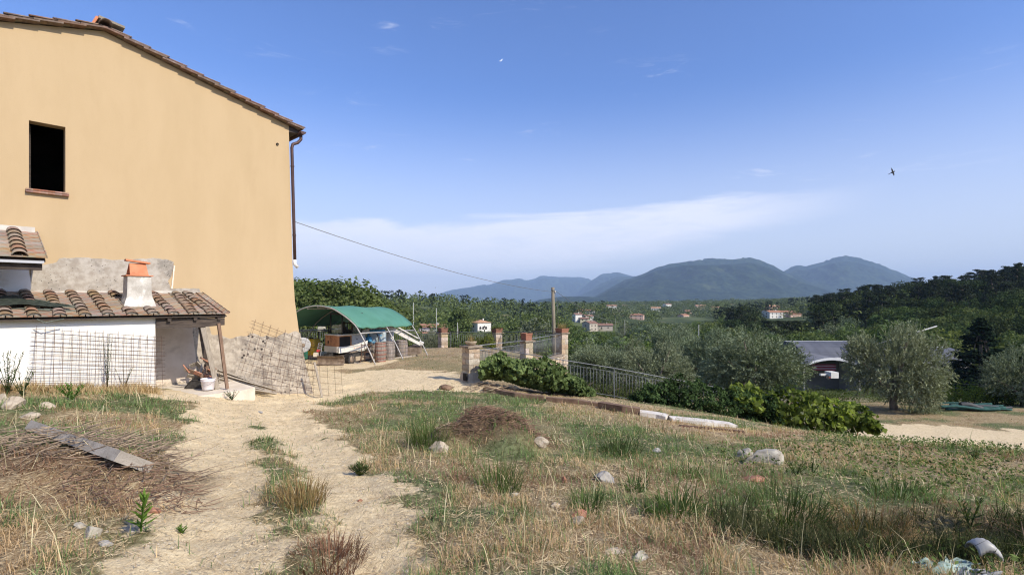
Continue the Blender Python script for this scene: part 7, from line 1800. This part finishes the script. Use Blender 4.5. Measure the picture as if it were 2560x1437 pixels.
no = NP.part('net', MB().add(V, [(i*n+j, i*n+j+1, (i+1)*n+j+1, (i+1)*n+j) for i in range(n-1) for j in range(n-1)]), mat('dark_net', (.018,.024,.018), (.045,.055,.04), .9, 14, .8, 60))
# small frame hanging over the eave
p_, q_, r_ = Wx(92,798,2.06), Wx(112,806,2.08), Wx(160,797,2.06)
tag(link('tile_bracket', MB().tube([p_, q_, r_], .010, 6).mesh('tile_bracket', npm)), 'bent thin bar hanging over the shed eave near the netting', 'bar')

# rough growth behind the upper part of the sloping fence
for k, (px, Y, rx, hh, n, m_, lb) in enumerate(((1440,18.6,.9,.75,2600,MATS['scrub_leaf'],'dull green scrub behind the first posts of the sloping fence'),(1500,18.8,1.0,.70,2600,MATS['dull_weed'],'greyish scrub behind the sloping fence where it is bare'),(1560,18.9,1.0,.9,3000,MATS['scrub_leaf'],'thick scrub behind the fence left of the dark hedge'),(1640,19.2,1.3,.9,3000,MATS['scrub_leaf'],'scrub rising behind the dark hedge'))):
    x = (px-1280)/F*Y; zb = (HY-(985+k*12))/F*Y
    bush('bush', lb, x, Y, rx, .5, hh, n, .06, m_, 40+k, z=zb-.1)

sticks('dry_stem_heap', 'smaller spill of dry brown stems down the left flank of the earth mound', 'stems', MND[0]-.75, MND[1]-.15, .45, .30, .05, 420, .16, .004, twg, 17)
# ================================================================== GRASS, STRAW AND LITTER
def field(n, ymin=2.6, ymax=34, pw=.45, p0=-160, p1=2720):
    u = RNG.uniform(0, 1, n); Y = (ymin**pw+(ymax**pw-ymin**pw)*u)**(1/pw); px = RNG.uniform(p0, p1, n)
    x = (px-1280)/F*Y
    d = wall_d(x, Y); t_ = wall_t(x, Y)
    bad = (d < .35) & (t_ > -.9) | (((d < 2.35) & (t_ > 1.6) & (t_ < 3.75)) | ((d < 1.95) & (t_ > 3.6)))
    nearfence = (x > 8.4)&(Y > 14.5)&(Y < 17)
    return x[~bad], Y[~bad]
def clump(x, y, sc=3.5, seed=61): return fbm(x*sc, y*sc, seed, 3)
gt_ = leafmat('gold_grass', (.26,.165,.075), (.80,.62,.35), .25, 1.6, .0)
gr_ = leafmat('green_grass_blade', (.055,.085,.028), (.31,.38,.15), .3, 1.6, .0)
ru_ = leafmat('russet_stem', (.15,.08,.05), (.42,.27,.16), .2, 2.0, .0)
x, y = field(520000); s = sandf(x, y); g = greenf(x, y); c = clump(x, y)
keep = RNG.uniform(0,1,len(x)) < np.clip((1-s*1.25)**1.5 if False else (1-s*1.2), .03, 1)*np.clip(2.4*(c-.33), .07, 1)
keep &= ~((y > 15.2)&(y < 40)&(RNG.uniform(0,1,len(x)) < .45))
x, y, g, c, s = x[keep], y[keep], g[keep], c[keep], s[keep]
isg = RNG.uniform(0,1,len(x)) < g*.78
z = hgt(x, y)-.008
def mk(name, sel, m, h0, h1, lean, w0=.0030, w1=.00062, tadd=0, curl=.6):
    n = int(sel.sum()); 
    if not n: return
    hh = RNG.uniform(h0, h1, n)*(.45+1.0*c[sel])*np.where(y[sel] > 15.2, .55, 1.0)*np.where(s[sel] > .4, .6, 1)
    tn = np.clip(RNG.uniform(0,1,n)*.75+.25*c[sel]+tadd, 0, 1)
    me = blades(name, x[sel], y[sel], z[sel], hh, (w0+w1*y[sel])*RNG.uniform(.6,1.25,n), m, lean, tint=tn, curl=curl)
    tag(link(name, me), kind='stuff')
rs = fbm(x*.9+7, y*.9, 88, 3) > .58
mk('green_grass', isg, gr_, .05, .19, .75)
mk('dry_grass', ~isg & ~rs, gt_, .035, .15, 1.0)
mk('russet_grass', ~isg & rs, ru_, .03, .12, 1.1)
# straw lying flat
x, y = field(260000, 2.6, 24, .35); s = sandf(x, y); g = greenf(x, y); c = clump(x, y, 2.2, 71)
edge_ = np.exp(-((s-.45)/.35)**2)
keep = RNG.uniform(0,1,len(x)) < np.clip(.26+.50*edge_+.45*(1-s)*(1-g*.6), 0, 1)*np.clip(.25+1.6*(c-.28), .08, 1)
x, y, s, c = x[keep], y[keep], s[keep], c[keep]; z = hgt(x, y)+RNG.uniform(.002,.03,len(x))
n = len(x); az_ = RNG.normal(.3, 1.2, n)+np.where(RNG.uniform(0,1,n) < .5, np.pi, 0)
L_ = RNG.uniform(.03,.09,n)*np.where(RNG.uniform(0,1,n) < .12, 3.0, 1.0); W_ = (.0026+.00055*y)*RNG.uniform(.5,1.3,n)
d = np.stack([np.cos(az_), np.sin(az_), RNG.normal(0,.16,n)], 1); nn = np.stack([RNG.normal(0,.35,n), RNG.normal(0,.35,n), np.ones(n)], 1)
V, Fq = quad_leaves(np.stack([x,y,z],1), d, nn, L_, W_)
tag(link('straw', np_mesh('straw', V, [Fq], leafmat('straw_litter', (.26,.17,.09), (.86,.70,.42), .1, 2.5, .0), tint=np.repeat(RNG.uniform(0,1,n)**.8, 4))), kind='stuff')
# pebbles and clods on the bare track
x, y = field(26000, 2.6, 18, .5, 250, 1250); s = sandf(x, y); keep = (s > .35)&(RNG.uniform(0,1,len(x)) < .35); x, y = x[keep], y[keep]; n = len(x); z = hgt(x, y)
r_ = RNG.uniform(.004,.013,n)*(1+y*.05); base = np.array([[1,0,0],[-.5,.85,0],[-.6,-.8,0],[0,0,.8],[0,0,-.5]])
V = (base[None]*r_[:,None,None]*RNG.uniform(.6,1.3,(n,5,1))+np.stack([x,y,z+.002],1)[:,None]).reshape(-1,3)
Fq = np.arange(n)[:,None]*5; Fq = np.concatenate([Fq+np.array([[0,1,3]]), Fq+np.array([[1,2,3]]), Fq+np.array([[2,0,3]])])
tag(link('gravel', np_mesh('gravel', V, [Fq], mat('gravel_stone', (.36,.27,.17), (.6,.5,.36), .95, 3))), kind='stuff')

# dark thicket of long stems in the hollow at the lower right, and scattered tall dry stalks
x, y = field(60000, 3.3, 6.5, 1.0, 1750, 2600); k = humus_shadef(x, y)*sst(x, 1.4, 2.2); keep = RNG.uniform(0,1,len(x)) < k*.75; x, y = x[keep], y[keep]; n = len(x)
me = blades('thicket_grass', x, y, hgt(x, y)-.01, RNG.uniform(.10,.34,n), np.full(n, .006)*RNG.uniform(.6,1.3,n), leafmat('thicket', (.020,.030,.014), (.12,.125,.055), .2, 1.5, .0), .8, tint=RNG.uniform(0,1,n)**1.6, curl=.8)
tag(link('thicket_grass', me), kind='stuff')
x, y = field(1300, 2.8, 14, .6); s = sandf(x, y); keep = (s < .3); x, y = x[keep], y[keep]; n = len(x)
me = blades('dry_stalks', x, y, hgt(x, y)-.01, RNG.uniform(.16,.42,n), (.003+.0007*y), leafmat('pale_stalk', (.40,.31,.17), (.78,.66,.44), .2, 1.5, .0), .8, curl=.5)
tag(link('dry_stalks', me), kind='stuff')

# taller dry growth along the foot of the shed wall
n = 9000; t_ = RNG.uniform(3.7, 7.4, n); d_ = 1.95+np.abs(RNG.normal(0, .30, n)); x = CX+UX*t_+NX*d_; y = CY+UY*t_+NY*d_
me = blades('wall_grass', x, y, hgt(x, y)-.01, RNG.uniform(.06,.26,n)*(.4+1.2*fbm(x*3, y*3, 5)), np.full(n, .007), gt_, .6, tint=RNG.uniform(0,1,n)); tag(link('wall_grass', me), kind='stuff')
